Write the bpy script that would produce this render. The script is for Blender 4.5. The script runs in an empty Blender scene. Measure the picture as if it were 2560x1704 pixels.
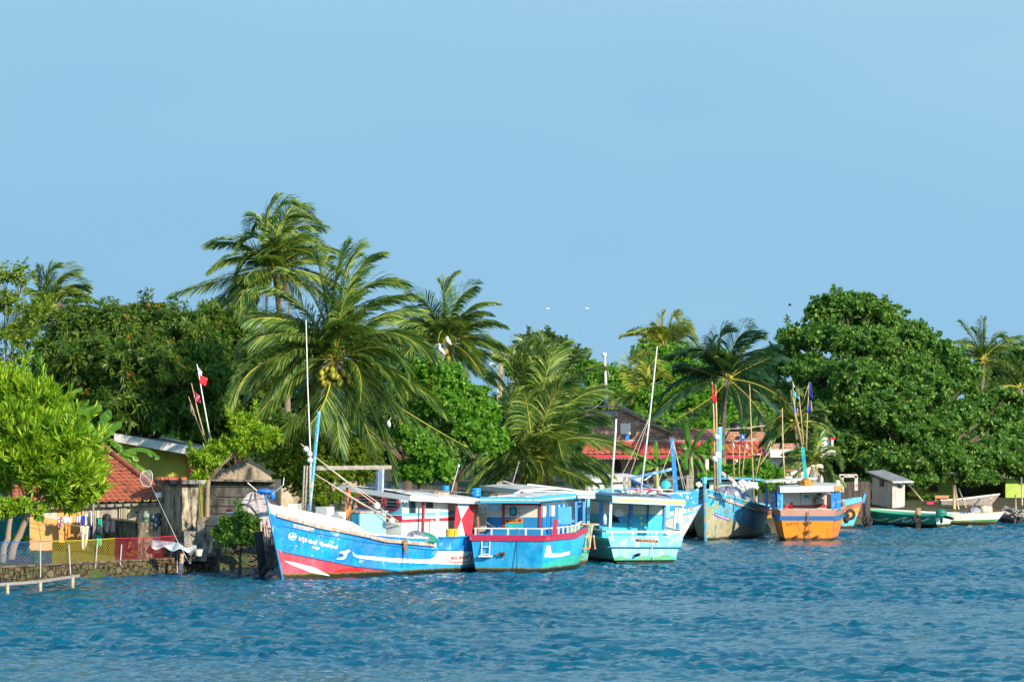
import bpy, math, random
import numpy as np
from mathutils import Vector, Matrix
R = math.radians
sc = bpy.context.scene
rng = np.random.default_rng(7)
random.seed(7)
# ------------------------------------------------------------ camera, sky, sun, exposure
F = 11378.0           # focal length in photo pixels (160 mm lens)
KY = F / 8533.0
CX, HY, CH = 1280.0, 995.0, 6.0
cam = bpy.data.cameras.new('camera')
cam.lens = 160; cam.sensor_width = 36; cam.clip_end = 20000; cam.clip_start = 1
cam.shift_y = (HY - 852) / 2560
co = bpy.data.objects.new('camera', cam); sc.collection.objects.link(co)
co.location = (0, 0, CH); co.rotation_euler = (R(90), 0, 0)
sc.camera = co
SUN_EL, SUN_AZ = 21.0, 141.0
EXPO = 0.62
w = bpy.data.worlds.new('World'); sc.world = w; w.use_nodes = True
nt = w.node_tree
for n in list(nt.nodes): nt.nodes.remove(n)
out = nt.nodes.new('ShaderNodeOutputWorld'); bg = nt.nodes.new('ShaderNodeBackground')
sky = nt.nodes.new('ShaderNodeTexSky'); sky.sky_type = 'NISHITA'; sky.sun_disc = False
sky.sun_elevation = R(SUN_EL); sky.sun_rotation = R(SUN_AZ)
sky.air_density = 1.0; sky.dust_density = 0.3; sky.ozone_density = 4.0; sky.altitude = 0
tint = nt.nodes.new('ShaderNodeMix'); tint.data_type = 'RGBA'; tint.blend_type = 'MULTIPLY'
tint.inputs[0].default_value = 1; tint.inputs[7].default_value = (0.98, 1.02, 0.93, 1)
nt.links.new(sky.outputs[0], tint.inputs[6])
# hazy lower sky (as seen away from the sun) blending into the Nishita dome overhead, by elevation
wtc = nt.nodes.new('ShaderNodeTexCoord'); wsp = nt.nodes.new('ShaderNodeSeparateXYZ'); nt.links.new(wtc.outputs['Generated'], wsp.inputs[0])
wnz = nt.nodes.new('ShaderNodeTexNoise'); wnz.inputs['Scale'].default_value = 3.0; wnz.inputs['Detail'].default_value = 3
wmp = nt.nodes.new('ShaderNodeMapping'); wmp.inputs['Scale'].default_value = (1, 1, 3.5); nt.links.new(wtc.outputs['Generated'], wmp.inputs[0]); nt.links.new(wmp.outputs[0], wnz.inputs[0])
wad = nt.nodes.new('ShaderNodeMath'); wad.operation = 'MULTIPLY_ADD'; wad.inputs[1].default_value = 0.26; nt.links.new(wnz.outputs[0], wad.inputs[0])
wof = nt.nodes.new('ShaderNodeMath'); wof.operation = 'ADD'; wof.inputs[1].default_value = -0.13; nt.links.new(wsp.outputs[2], wof.inputs[0]); nt.links.new(wof.outputs[0], wad.inputs[2])
wrp = nt.nodes.new('ShaderNodeValToRGB'); nt.links.new(wad.outputs[0], wrp.inputs[0]); we = wrp.color_ramp.elements
we[0].position = 0.0; we[0].color = (0.280, 0.540, 0.785, 1); we[1].position = 0.20; we[1].color = (0.440, 0.715, 0.865, 1)
e_ = we.new(0.07); e_.color = (0.330, 0.600, 0.820, 1); e_ = we.new(0.6); e_.color = (0.12, 0.46, 0.86, 1)
wsc = nt.nodes.new('ShaderNodeVectorMath'); wsc.operation = 'SCALE'; wsc.inputs[3].default_value = 1.0 / (0.105 * 2 ** EXPO); nt.links.new(wrp.outputs[0], wsc.inputs[0])
wmr = nt.nodes.new('ShaderNodeMapRange'); wmr.inputs[1].default_value = 0.3; wmr.inputs[2].default_value = 0.75; nt.links.new(wsp.outputs[2], wmr.inputs[0])
wmx = nt.nodes.new('ShaderNodeMix'); wmx.data_type = 'RGBA'; nt.links.new(wmr.outputs[0], wmx.inputs[0]); nt.links.new(wsc.outputs[0], wmx.inputs[6]); nt.links.new(tint.outputs[2], wmx.inputs[7])
# the half of the sky round the sun is brighter than the half away from it
wdt = nt.nodes.new('ShaderNodeVectorMath'); wdt.operation = 'DOT_PRODUCT'; nt.links.new(wtc.outputs['Generated'], wdt.inputs[0])
wdt.inputs[1].default_value = (math.sin(R(SUN_AZ)), math.cos(R(SUN_AZ)), 0.35)
wbr = nt.nodes.new('ShaderNodeMapRange'); wbr.inputs[1].default_value = -0.1; wbr.inputs[2].default_value = 1.0; wbr.inputs[3].default_value = 1.0; wbr.inputs[4].default_value = 2.9; nt.links.new(wdt.outputs['Value'], wbr.inputs[0])
wfn = nt.nodes.new('ShaderNodeVectorMath'); wfn.operation = 'SCALE'; nt.links.new(wmx.outputs[2], wfn.inputs[0]); nt.links.new(wbr.outputs[0], wfn.inputs[3])
nt.links.new(wfn.outputs[0], bg.inputs[0])
bg.inputs[1].default_value = 0.105
nt.links.new(bg.outputs[0], out.inputs[0])
sd = bpy.data.lights.new('sun', 'SUN'); sd.energy = 4.8; sd.angle = R(0.5); sd.color = (1.0, 0.86, 0.66)
so = bpy.data.objects.new('sun', sd); sc.collection.objects.link(so)
sv = Vector((math.sin(R(SUN_AZ)) * math.cos(R(SUN_EL)), math.cos(R(SUN_AZ)) * math.cos(R(SUN_EL)), math.sin(R(SUN_EL))))
so.rotation_euler = sv.to_track_quat('Z', 'Y').to_euler(); so.location = (60, -60, 60)
vs = sc.view_settings; vs.view_transform = 'Standard'; vs.look = 'None'; vs.gamma = 1; vs.exposure = EXPO
sc.cycles.max_bounces = 6; sc.cycles.transparent_max_bounces = 8
sc.cycles.use_denoising = True
# ------------------------------------------------------------ placing helpers
CR = {1: (2.529, 0, 880), 2: (3.267, 640, 980), 3: (3.927, 1140, 1080), 4: (3.408, 1640, 920), 5: (4.126, 2100, 960),
      6: (3.016, 0, 480), 7: (2.178, 560, 480), 8: (3.0205, 1220, 760), 9: (11.78, 700, 1300), 10: (6.817, 0, 1250),
      11: (5.6, 250, 1170), 12: (4.9, 500, 1130), 13: (7.127, 1500, 1180), 14: (5.122, 1740, 1180), 15: (2.903, 1900, 700)}
def q(k, x, y): s, a, b = CR[k]; return (x / s + a, y / s + b)
def P0(px, py, Y): return np.array(((px - CX) * Y / F, Y, CH - (py - HY) * Y / F))
def G(px, py, z=0.0):
    Y = (CH - z) * F / (py - HY); return P0(px, py, Y)
def P(px, py, Y): return P0(px, py, Y * KY)
def PQ(k, x, y, Y): return P(*q(k, x, y), Y)
def SC(Y): return Y * KY / F        # metres per photo pixel
# ------------------------------------------------------------ object helpers
def link(o): sc.collection.objects.link(o); return o
def tag(o, label=None, cat=None, group=None, kind=None):
    if label: o['label'] = label
    if cat: o['category'] = cat
    if group: o['group'] = group
    if kind: o['kind'] = kind
    return o
def thing(name, label, cat, loc=(0, 0, 0), rz=0, group=None):
    o = bpy.data.objects.new(name, None); link(o); o.empty_display_size = 0.3
    o.location = tuple(map(float, loc)); o.rotation_euler = (0, 0, rz)
    return tag(o, label, cat, group)
def mesh_np(name, V, loops, starts, totals, mats, parent=None, smooth=False, midx=None, offset=None):
    me = bpy.data.meshes.new(name)
    V = np.asarray(V, dtype=np.float32)
    if offset is not None: V = V - np.asarray(offset, dtype=np.float32)
    me.vertices.add(len(V)); me.vertices.foreach_set('co', V.ravel())
    loops = np.asarray(loops, dtype=np.int32)
    me.loops.add(len(loops)); me.loops.foreach_set('vertex_index', loops)
    me.polygons.add(len(starts)); me.polygons.foreach_set('loop_start', np.asarray(starts, dtype=np.int32))
    me.polygons.foreach_set('loop_total', np.asarray(totals, dtype=np.int32))
    if midx is not None: me.polygons.foreach_set('material_index', np.asarray(midx, dtype=np.int32))
    me.polygons.foreach_set('use_smooth', np.full(len(starts), bool(smooth)))
    for m in (mats if isinstance(mats, (list, tuple)) else [mats]): me.materials.append(m)
    me.update(calc_edges=True); me.validate(verbose=False)
    o = bpy.data.objects.new(name, me); link(o)
    if parent is not None: o.parent = parent
    return o
class MB:
    def __init__(s): s.v = []; s.f = []; s.m = []; s.n = 0; s.mi = 0
    def add(s, vs, fs):
        b = s.n; s.v.extend([tuple(map(float, v)) for v in vs]); s.n += len(vs)
        for f in fs: s.f.append([b + i for i in f]); s.m.append(s.mi)
        return s
    def box(s, c, d, rz=0, M=None, taper=1.0):
        hx, hy, hz = d[0] / 2, d[1] / 2, d[2] / 2
        vs = []
        for z in (-hz, hz):
            t = taper if z > 0 else 1
            for x, y in ((-hx, -hy), (hx, -hy), (hx, hy), (-hx, hy)): vs.append(Vector((x * t, y * t, z)))
        if M is not None: vs = [M @ v for v in vs]
        if rz: vs = [Matrix.Rotation(rz, 3, 'Z') @ v for v in vs]
        c = Vector(tuple(map(float, c)))
        return s.add([v + c for v in vs], [(3, 2, 1, 0), (4, 5, 6, 7), (0, 1, 5, 4), (1, 2, 6, 5), (2, 3, 7, 6), (3, 0, 4, 7)])
    def hexa(s, bot, top):
        return s.add(list(bot) + list(top), [(3, 2, 1, 0), (4, 5, 6, 7), (0, 1, 5, 4), (1, 2, 6, 5), (2, 3, 7, 6), (3, 0, 4, 7)])
    def bar(s, a, b, w, h=None):            # rectangular bar from a to b
        h = h or w; a = Vector(tuple(map(float, a))); b = Vector(tuple(map(float, b))); d = (b - a).normalized()
        up = Vector((0, 0, 1)) if abs(d.z) < 0.95 else Vector((1, 0, 0))
        sx = d.cross(up).normalized() * w / 2; uy = sx.cross(d).normalized() * h / 2
        return s.hexa([a - sx - uy, a + sx - uy, a + sx + uy, a - sx + uy], [b - sx - uy, b + sx - uy, b + sx + uy, b - sx + uy])
    def tube(s, pts, r, n=8, caps=True, r2=None):
        pts = [Vector(tuple(map(float, p))) for p in pts]; k = len(pts)
        rs = r if isinstance(r, (list, tuple)) else [r + ((r2 if r2 is not None else r) - r) * i / max(1, k - 1) for i in range(k)]
        vs = []; prev = None
        for i, p in enumerate(pts):
            d = (pts[min(i + 1, k - 1)] - pts[max(i - 1, 0)]).normalized()
            if prev is None:
                up = Vector((0, 0, 1)) if abs(d.z) < 0.9 else Vector((1, 0, 0)); sx = d.cross(up).normalized()
            else: sx = (prev - d * prev.dot(d)).normalized()
            prev = sx; sy = d.cross(sx)
            for j in range(n):
                a = 2 * math.pi * j / n; vs.append(p + (sx * math.cos(a) + sy * math.sin(a)) * rs[i])
        fs = [(i * n + j, i * n + (j + 1) % n, (i + 1) * n + (j + 1) % n, (i + 1) * n + j) for i in range(k - 1) for j in range(n)]
        if caps: fs += [tuple(range(n))[::-1], tuple(range((k - 1) * n, k * n))]
        return s.add(vs, fs)
    def sphere(s, c, r, n=12, m=8, sc=(1, 1, 1)):
        vs = [(c[0] + r * sc[0] * math.sin(math.pi * i / m) * math.cos(2 * math.pi * j / n),
               c[1] + r * sc[1] * math.sin(math.pi * i / m) * math.sin(2 * math.pi * j / n),
               c[2] + r * sc[2] * math.cos(math.pi * i / m)) for i in range(m + 1) for j in range(n)]
        return s.add(vs, [(i * n + j, (i + 1) * n + j, (i + 1) * n + (j + 1) % n, i * n + (j + 1) % n) for i in range(m) for j in range(n)])
    def lathe(s, c, prof, n=16, M=None):
        vs = []
        for r, z in prof:
            for j in range(n):
                a = 2 * math.pi * j / n; v = Vector((r * math.cos(a), r * math.sin(a), z))
                if M is not None: v = M @ v
                vs.append(v + Vector(tuple(map(float, c))))
        k = len(prof)
        return s.add(vs, [(i * n + j, i * n + (j + 1) % n, (i + 1) * n + (j + 1) % n, (i + 1) * n + j) for i in range(k - 1) for j in range(n)] + [tuple(range(n))[::-1], tuple(range((k - 1) * n, k * n))])
    def prism(s, poly, d):                   # planar polygon (3d points) pushed by vector d
        n = len(poly); poly = [Vector(tuple(map(float, p))) for p in poly]; d = Vector(tuple(map(float, d)))
        return s.add(poly + [p + d for p in poly], [tuple(range(n))[::-1], tuple(range(n, 2 * n))] + [(i, (i + 1) % n, n + (i + 1) % n, n + i) for i in range(n)])
    def grid(s, fn, nu, nv, flip=False):
        vs = [fn(i / nu, j / nv) for i in range(nu + 1) for j in range(nv + 1)]
        k = nv + 1
        fs = [(i * k + j, (i + 1) * k + j, (i + 1) * k + j + 1, i * k + j + 1) for i in range(nu) for j in range(nv)]
        return s.add(vs, [f[::-1] for f in fs] if flip else fs)
    def build(s, name, mats, parent=None, smooth=False, bevel=0, offset=None):
        tot = [len(f) for f in s.f]; st = np.concatenate([[0], np.cumsum(tot)[:-1]]) if tot else []
        o = mesh_np(name, s.v, [i for f in s.f for i in f], st, tot, mats, parent, smooth, s.m, offset)
        if bevel:
            b = o.modifiers.new('bevel', 'BEVEL'); b.width = bevel; b.segments = 2; b.limit_method = 'ANGLE'
        return o
def solo(mb, name, mats, label, cat, group=None, kind=None, smooth=False, loc=None, bevel=0):
    v = np.array(mb.v); b = np.array(loc, float) if loc is not None else np.array((v[:, 0].mean(), v[:, 1].mean(), v[:, 2].min()))
    o = mb.build(name, mats, None, smooth, bevel, offset=b); o.location = tuple(b)
    return tag(o, label, cat, group, kind)
# ------------------------------------------------------------ material helper
class T:
    def __init__(s, name):
        s.m = bpy.data.materials.new(name); s.m.use_nodes = True; s.t = s.m.node_tree
        s.b = s.t.nodes['Principled BSDF']; s.o = s.t.nodes['Material Output']
        s.tc = s.t.nodes.new('ShaderNodeTexCoord').outputs['Object']; s.sep = None
    def setin(s, sock, v):
        if isinstance(v, bpy.types.NodeSocket): s.t.links.new(v, sock)
        elif isinstance(v, (tuple, list)) and len(v) == 3 and len(getattr(sock, 'default_value', (0,) * 3)) == 4: sock.default_value = (*v, 1)
        else: sock.default_value = v
    def xyz(s):
        if s.sep is None:
            n = s.t.nodes.new('ShaderNodeSeparateXYZ'); s.t.links.new(s.tc, n.inputs[0]); s.sep = n.outputs
        return s.sep[0], s.sep[1], s.sep[2]
    def ma(s, op, a, b=0.0, c=None):
        n = s.t.nodes.new('ShaderNodeMath'); n.operation = op; s.setin(n.inputs[0], a); s.setin(n.inputs[1], b)
        if c is not None: s.setin(n.inputs[2], c)
        return n.outputs[0]
    def step(s, a, e, soft=0.01):            # 1 where a > e
        n = s.t.nodes.new('ShaderNodeMapRange'); n.clamp = True; s.setin(n.inputs[0], a)
        if isinstance(e, bpy.types.NodeSocket):
            s.setin(n.inputs[0], s.ma('SUBTRACT', a, e)); e = 0.0
        n.inputs[1].default_value = e - soft; n.inputs[2].default_value = e + soft
        return n.outputs[0]
    def band(s, a, lo, hi, soft=0.01): return s.ma('MULTIPLY', s.step(a, lo, soft), s.ma('SUBTRACT', 1.0, s.step(a, hi, soft)))
    def vec(s, sx=1, sy=1, sz=1, off=0):
        n = s.t.nodes.new('ShaderNodeMapping'); s.t.links.new(s.tc, n.inputs[0]); n.inputs['Scale'].default_value = (sx, sy, sz)
        n.inputs['Location'].default_value = (off, off * 1.3, off * 0.7); return n.outputs[0]
    def noise(s, scale, detail=4, rough=0.6, st=(1, 1, 1), off=0, dist=0.0):
        n = s.t.nodes.new('ShaderNodeTexNoise'); s.t.links.new(s.vec(*st, off), n.inputs[0])
        n.inputs['Scale'].default_value = scale; n.inputs['Detail'].default_value = detail; n.inputs['Roughness'].default_value = rough
        n.inputs['Distortion'].default_value = dist; return n.outputs[0]
    def mix(s, f, a, b, mode='MIX'):
        n = s.t.nodes.new('ShaderNodeMix'); n.data_type = 'RGBA'; n.blend_type = mode
        s.setin(n.inputs[0], f); s.setin(n.inputs[6], a); s.setin(n.inputs[7], b); return n.outputs[2]
    def ramp(s, f, stops):
        n = s.t.nodes.new('ShaderNodeValToRGB'); s.setin(n.inputs[0], f); e = n.color_ramp.elements
        while len(e) < len(stops): e.new(0.5)
        for i, (p, c) in enumerate(stops): e[i].position = p; e[i].color = (*c, 1)
        return n.outputs[0]
    def wear(s, col, c2, scale, th, soft=0.04, st=(1, 1, 1), off=0, detail=6, amt=1.0):
        f = s.step(s.noise(scale, detail, 0.65, st, off), th, soft)
        if amt != 1.0: f = s.ma('MULTIPLY', f, amt)
        return s.mix(f, col, c2)
    def bump(s, h, dist=0.02, strength=0.5):
        n = s.t.nodes.new('ShaderNodeBump'); s.setin(n.inputs['Height'], h); n.inputs['Distance'].default_value = dist
        n.inputs['Strength'].default_value = strength; s.t.links.new(n.outputs[0], s.b.inputs['Normal'])
    def done(s, col, rough=0.6, spec=0.5, metal=0.0):
        s.setin(s.b.inputs['Base Color'], col); s.setin(s.b.inputs['Roughness'], rough)
        s.b.inputs['Specular IOR Level'].default_value = spec; s.b.inputs['Metallic'].default_value = metal
        return s.m
_pc = {}
def paint(name, col, wears=(), rough=0.5, bump=0.15, var=0.12, spec=0.4):
    if name in _pc: return _pc[name]
    t = T(name); c = t.mix(t.ma('MULTIPLY', t.noise(1.7, 3), 1.0), tuple(min(1, x * (1 - var)) for x in col), tuple(min(1, x * (1 + var)) for x in col))
    for i, wr in enumerate(wears):
        c2, scale, th, *rest = wr; st = rest[0] if rest else (1, 1, 1)
        c = t.wear(c, c2, scale, th, 0.05, st, off=3.1 * (i + 1))
    if bump: t.bump(t.noise(18, 4), 0.01, bump)
    _pc[name] = t.done(c, rough, spec); return _pc[name]
# ------------------------------------------------------------ water
def water_mat():
    t = T('river_water')
    c = t.mix(t.noise(0.08, 3), (0.000, 0.074, 0.145), (0.002, 0.086, 0.125))
    n1 = t.noise(1.6, 4, 0.6, (0.7, 1.2, 1)); n2 = t.noise(5.5, 4, 0.65, (0.55, 1.2, 1), 5)
    t.bump(t.ma('ADD', t.ma('MULTIPLY', n1, 0.6), t.ma('MULTIPLY', n2, 0.42)), 0.17, 0.55)
    t.b.inputs['IOR'].default_value = 1.333
    return t.done(c, 0.06, 0.5)
def grow(a, b, n): return a + (b - a) * (np.linspace(0, 1, n) ** 3)
xs = np.concatenate([-grow(34, 2600, 14)[::-1], np.arange(-33.9, 36, 0.10), grow(36.1, 2600, 14)])
ys = np.concatenate([-grow(-88, 1200, 12)[::-1], np.arange(88.2, 226, 0.18), grow(226.3, 520, 10)])
X, Yg = np.meshgrid(xs, ys, indexing='ij')
Z = np.zeros_like(X)
wr = np.random.default_rng(3)
wx = X + 0.35 * np.sin(Yg * 0.9 + 1.1 * np.sin(X * 0.5)) + 0.2 * np.sin(X * 1.7 + Yg * 0.6)
wy = Yg + 0.30 * np.sin(X * 0.8 + 1.3 * np.sin(Yg * 0.43))
for i in range(64):
    lam = 0.34 * (7.0 ** wr.random()); th = R(-78) + wr.normal(0, 0.50)
    k = 2 * math.pi / lam; ph = wr.random() * 6.28
    a = 0.0086 * lam ** 0.74
    s_ = np.sin(k * (wx * math.cos(th) + wy * math.sin(th)) + ph)
    Z += a * (1.0 - 2.0 * np.abs(s_) ** 0.9) * 0.8 + a * 0.5 * s_
gust = 0.80 + 0.22 * np.sin(Yg * 0.31 + X * 0.05 + 2 * np.sin(X * 0.07)) + 0.30 * np.sin(X * 0.11 + 1.2 * np.sin(Yg * 0.05)) * np.sin(Yg * 0.09 + X * 0.03)
fade = np.clip((X + 34) / 2, 0, 1) * np.clip((36 - X) / 2, 0, 1) * np.clip((Yg - 88) / 3, 0, 1) * np.clip((226 - Yg) / 4, 0, 1)
Z = Z * fade * gust
nx, ny = X.shape
idx = np.arange(nx * ny).reshape(nx, ny)
quads = np.stack([idx[:-1, :-1], idx[1:, :-1], idx[1:, 1:], idx[:-1, 1:]], -1).reshape(-1, 4)
wo = mesh_np('water', np.stack([X, Yg, Z], -1).reshape(-1, 3), quads.ravel(), np.arange(len(quads)) * 4, np.full(len(quads), 4), water_mat(), smooth=True)
tag(wo, kind='structure')
# ------------------------------------------------------------ ground sheet behind the shoreline
SH = [(-400, 1452), (0, 1448), (450, 1424), (640, 1416), (900, 1385), (1300, 1358), (1700, 1338), (2000, 1326), (2120, 1304), (2300, 1299), (2560, 1290), (3000, 1285)]
sh = [G(*p) for p in SH]; sh = [np.array((-900, 144, 0))] + [s + np.array((0, 0.6, 0)) for s in sh] + [np.array((1200, 250, 0))]
def ground_mat():
    t = T('bank_soil'); c = t.mix(t.noise(0.9, 5), (0.10, 0.065, 0.04), (0.05, 0.042, 0.025))
    c = t.wear(c, (0.05, 0.08, 0.02), 0.6, 0.52, 0.08); c = t.wear(c, (0.22, 0.17, 0.12), 2.5, 0.62, 0.05)
    t.bump(t.noise(6, 6), 0.1, 0.7); return t.done(c, 0.95, 0.2)
mb = MB(); offs = [(-0.5, -0.9), (0, 0.12), (0.5, 0.38), (2.5, 0.45), (8, 0.55), (30, 0.8), (90, 1.2), (400, 1.5), (4000, 2.0)]
rows = []
dense = []
for a, b in zip(sh[:-1], sh[1:]):
    n = max(1, min(24, int(np.linalg.norm(b - a) / 1.2)))
    for i in range(n): dense.append(a + (b - a) * i / n)
dense.append(sh[-1])
for i, p in enumerate(dense):
    j = 0.25 * math.sin(i * 2.3) + 0.2 * math.sin(i * 0.9)
    for (d, z) in offs: mb.v.append((p[0], p[1] + d + (j if d < 3 else 0), z)); mb.n += 1
k = len(offs)
for i in range(len(dense) - 1):
    for j in range(k - 1): mb.f.append([i * k + j, (i + 1) * k + j, (i + 1) * k + j + 1, i * k + j + 1]); mb.m.append(0)
tag(mb.build('ground', ground_mat(), smooth=True), kind='structure')
# ------------------------------------------------------------ foliage
def leaf_mat(name, c0, c1, c2, rough=0.42, trans=0.50, tcol=None):
    t = T(name); g = t.t.nodes.new('ShaderNodeNewGeometry')
    col = t.ramp(g.outputs['Random Per Island'], [(0.0, c0), (0.55, c1), (1.0, c2)])
    big = t.noise(0.55, 2, 0.5)
    col = t.mix(t.step(big, 0.5, 0.22), t.mix(1.0, col, (0.80, 0.87, 0.82), 'MULTIPLY'), col)
    t.done(col, rough, 0.35)
    tr = t.t.nodes.new('ShaderNodeBsdfTranslucent'); t.setin(tr.inputs[0], t.mix(1.0, col, tcol or (1.25, 1.3, 0.5), 'MULTIPLY'))
    mx = t.t.nodes.new('ShaderNodeMixShader'); mx.inputs[0].default_value = trans
    t.t.links.new(t.b.outputs[0], mx.inputs[1]); t.t.links.new(tr.outputs[0], mx.inputs[2]); t.t.links.new(mx.outputs[0], t.o.inputs[0])
    return t.m
LM = {
 'mango': leaf_mat('mango_leaves', (0.030, 0.095, 0.020), (0.095, 0.185, 0.026), (0.28, 0.36, 0.045)),
 'almond': leaf_mat('almond_leaves', (0.035, 0.125, 0.030), (0.110, 0.250, 0.045), (0.36, 0.50, 0.10)),
 'bright': leaf_mat('bright_leaves', (0.07, 0.20, 0.012), (0.25, 0.42, 0.02), (0.58, 0.66, 0.05), trans=0.42),
 'mid': leaf_mat('mid_leaves', (0.06, 0.21, 0.022), (0.15, 0.36, 0.034), (0.34, 0.52, 0.06)),
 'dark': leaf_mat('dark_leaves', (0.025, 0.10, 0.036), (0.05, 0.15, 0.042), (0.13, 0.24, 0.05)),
 'olive': leaf_mat('olive_leaves', (0.08, 0.17, 0.018), (0.22, 0.33, 0.028), (0.42, 0.48, 0.045)),
 'orange': leaf_mat('blossom', (0.22, 0.12, 0.02), (0.42, 0.20, 0.03), (0.5, 0.3, 0.06)),
 'far': leaf_mat('far_leaves', (0.05, 0.11, 0.045), (0.11, 0.18, 0.05), (0.20, 0.27, 0.07)),
 'banana': leaf_mat('banana_leaves', (0.06, 0.19, 0.02), (0.13, 0.30, 0.03), (0.26, 0.42, 0.05), rough=0.35, trans=0.45),
}
def bark_mat(name, c1, c2):
    t = T(name); c = t.mix(t.noise(9, 5, st=(1, 1, 0.3)), c1, c2); t.bump(t.noise(14, 5, st=(1, 1, 0.35)), 0.03, 0.8); return t.done(c, 0.9, 0.2)
BARK = bark_mat('bark', (0.16, 0.11, 0.07), (0.06, 0.042, 0.03))
PBARK = bark_mat('palm_bark', (0.30, 0.24, 0.17), (0.13, 0.10, 0.07))
GBARK = bark_mat('pale_bark', (0.36, 0.28, 0.19), (0.16, 0.12, 0.08))
def nrm(a): return a / np.maximum(1e-9, np.linalg.norm(a, axis=-1, keepdims=True))
def rosettes(pos, ax, nl, L, W, spread=0.9, droop=0.2, jit=0.3, r=rng):
    N = len(pos); pos = np.repeat(pos, nl, 0); ax = np.repeat(nrm(ax), nl, 0); M = N * nl
    t = nrm(np.cross(ax, nrm(r.normal(size=(M, 3))))); b = np.cross(ax, t)
    ph = r.random(M) * 6.283; al = spread + r.normal(0, jit, M)
    d = ax * np.cos(al)[:, None] + (t * np.cos(ph)[:, None] + b * np.sin(ph)[:, None]) * np.sin(al)[:, None]
    d[:, 2] -= droop; d = nrm(d)
    l = (L * r.uniform(0.65, 1.2, M))[:, None]; wd = (W * r.uniform(0.7, 1.2, M))[:, None] / 2
    sd_ = nrm(np.cross(d, ax + r.normal(0, 0.25, (M, 3)))); up = np.cross(sd_, d)
    p0 = pos + d * l * 0.06; pm = pos + d * l * 0.55 + up * wd * 0.25
    tip = pos + d * l; tip[:, 2] -= (l[:, 0]) * droop * 0.5
    V = np.stack([p0, pm + sd_ * wd, tip, pm - sd_ * wd], 1)
    return V.reshape(-1, 3)
def leaves_obj(name, V, mat, parent, base):
    n = len(V) // 4
    return mesh_np(name, V, np.arange(4 * n), np.arange(n) * 4, np.full(n, 4), mat, parent, False, None, base)
DENS = 2.7
def blob_pts(blobs, dens, r=rng, shell=(0.72, 1.06), lump=0.12):
    """rosette points on noisy ellipsoid shells; blobs: (x,y,z,rx,ry,rz)"""
    P_, A_ = [], []
    for (x, y, z, rx, ry, rz) in blobs:
        n = int(DENS * dens * 4 * 3.14 * ((rx * rz + rx * ry + ry * rz) / 3))
        d = nrm(r.normal(size=(n, 3))); d = d[(d[:, 2] > -0.75)]
        # sub-clumps: snap half of the directions toward random twig tips so gaps open between them
        nt_ = max(8, int(n / 26)); tw = nrm(r.normal(size=(nt_, 3)))
        ci = r.integers(0, nt_, len(d)); mixf = r.uniform(0.0, 1.0, len(d))[:, None] ** 0.5
        dd = nrm(tw[ci] + r.normal(0, 0.16, (len(d), 3)))
        use = r.random(len(d)) < 0.78
        d = np.where(use[:, None], dd, d)
        rad = r.uniform(shell[0], shell[1], len(d)) + lump * np.sin(d[:, 0] * 7 + x) * np.sin(d[:, 2] * 6 + y) + np.where(use, r.normal(0, 0.05, len(d)) + (r.random(nt_)[ci] - 0.5) * 0.42, 0)
        p = np.array((x, y, z)) + d * rad[:, None] * np.array((rx, ry, rz))
        P_.append(p); A_.append(nrm(d * np.array((1 / rx, 1 / ry, 1 / rz))))
    P_ = np.concatenate(P_); A_ = np.concatenate(A_)
    keep = P_[:, 2] > 0.9
    return P_[keep], A_[keep]
def limb_mesh(base, blobs, r0, mb=None, bend=0.3, seed=1, trunk_top=None, th=8):
    mb = mb or MB(); rd = random.Random(seed)
    tt = trunk_top if trunk_top is not None else np.mean([b[:3] for b in blobs], 0) * 0.45 + np.array(base) * 0.55
    a = np.array(base, float); tt = np.array(tt, float)
    pts = [a + (tt - a) * t + np.array((rd.uniform(-1, 1), rd.uniform(-1, 1), 0)) * bend * r0 * 1.5 * math.sin(3.14 * t) for t in np.linspace(0, 1, 7)]
    pts[0] = a - np.array((0, 0, 0.3)); mb.tube(pts, r0 * 1.15, th, r2=r0 * 0.7)
    for b in blobs:
        e = np.array(b[:3], float); mid = tt + (e - tt) * 0.5 + np.array((rd.uniform(-.4, .4), rd.uniform(-.4, .4), rd.uniform(0, .6))) * 0.6
        mb.tube([tt - (tt - a) * 0.08, tt + (mid - tt) * .5, mid, mid + (e - mid) * .6, e], r0 * 0.34, 6, r2=r0 * 0.10)
        for k_ in range(4):
            d = np.array((rd.gauss(0, 1), rd.gauss(0, 1), rd.uniform(-0.2, 1))); d /= np.linalg.norm(d)
            f = e + d * np.array(b[3:6]) * 0.9; mb.tube([e + (mid - e) * 0.3, (e + f) / 2 + np.array((0, 0, 0.1)), f], r0 * 0.14, 5, r2=r0 * 0.04)
    return mb
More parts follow.
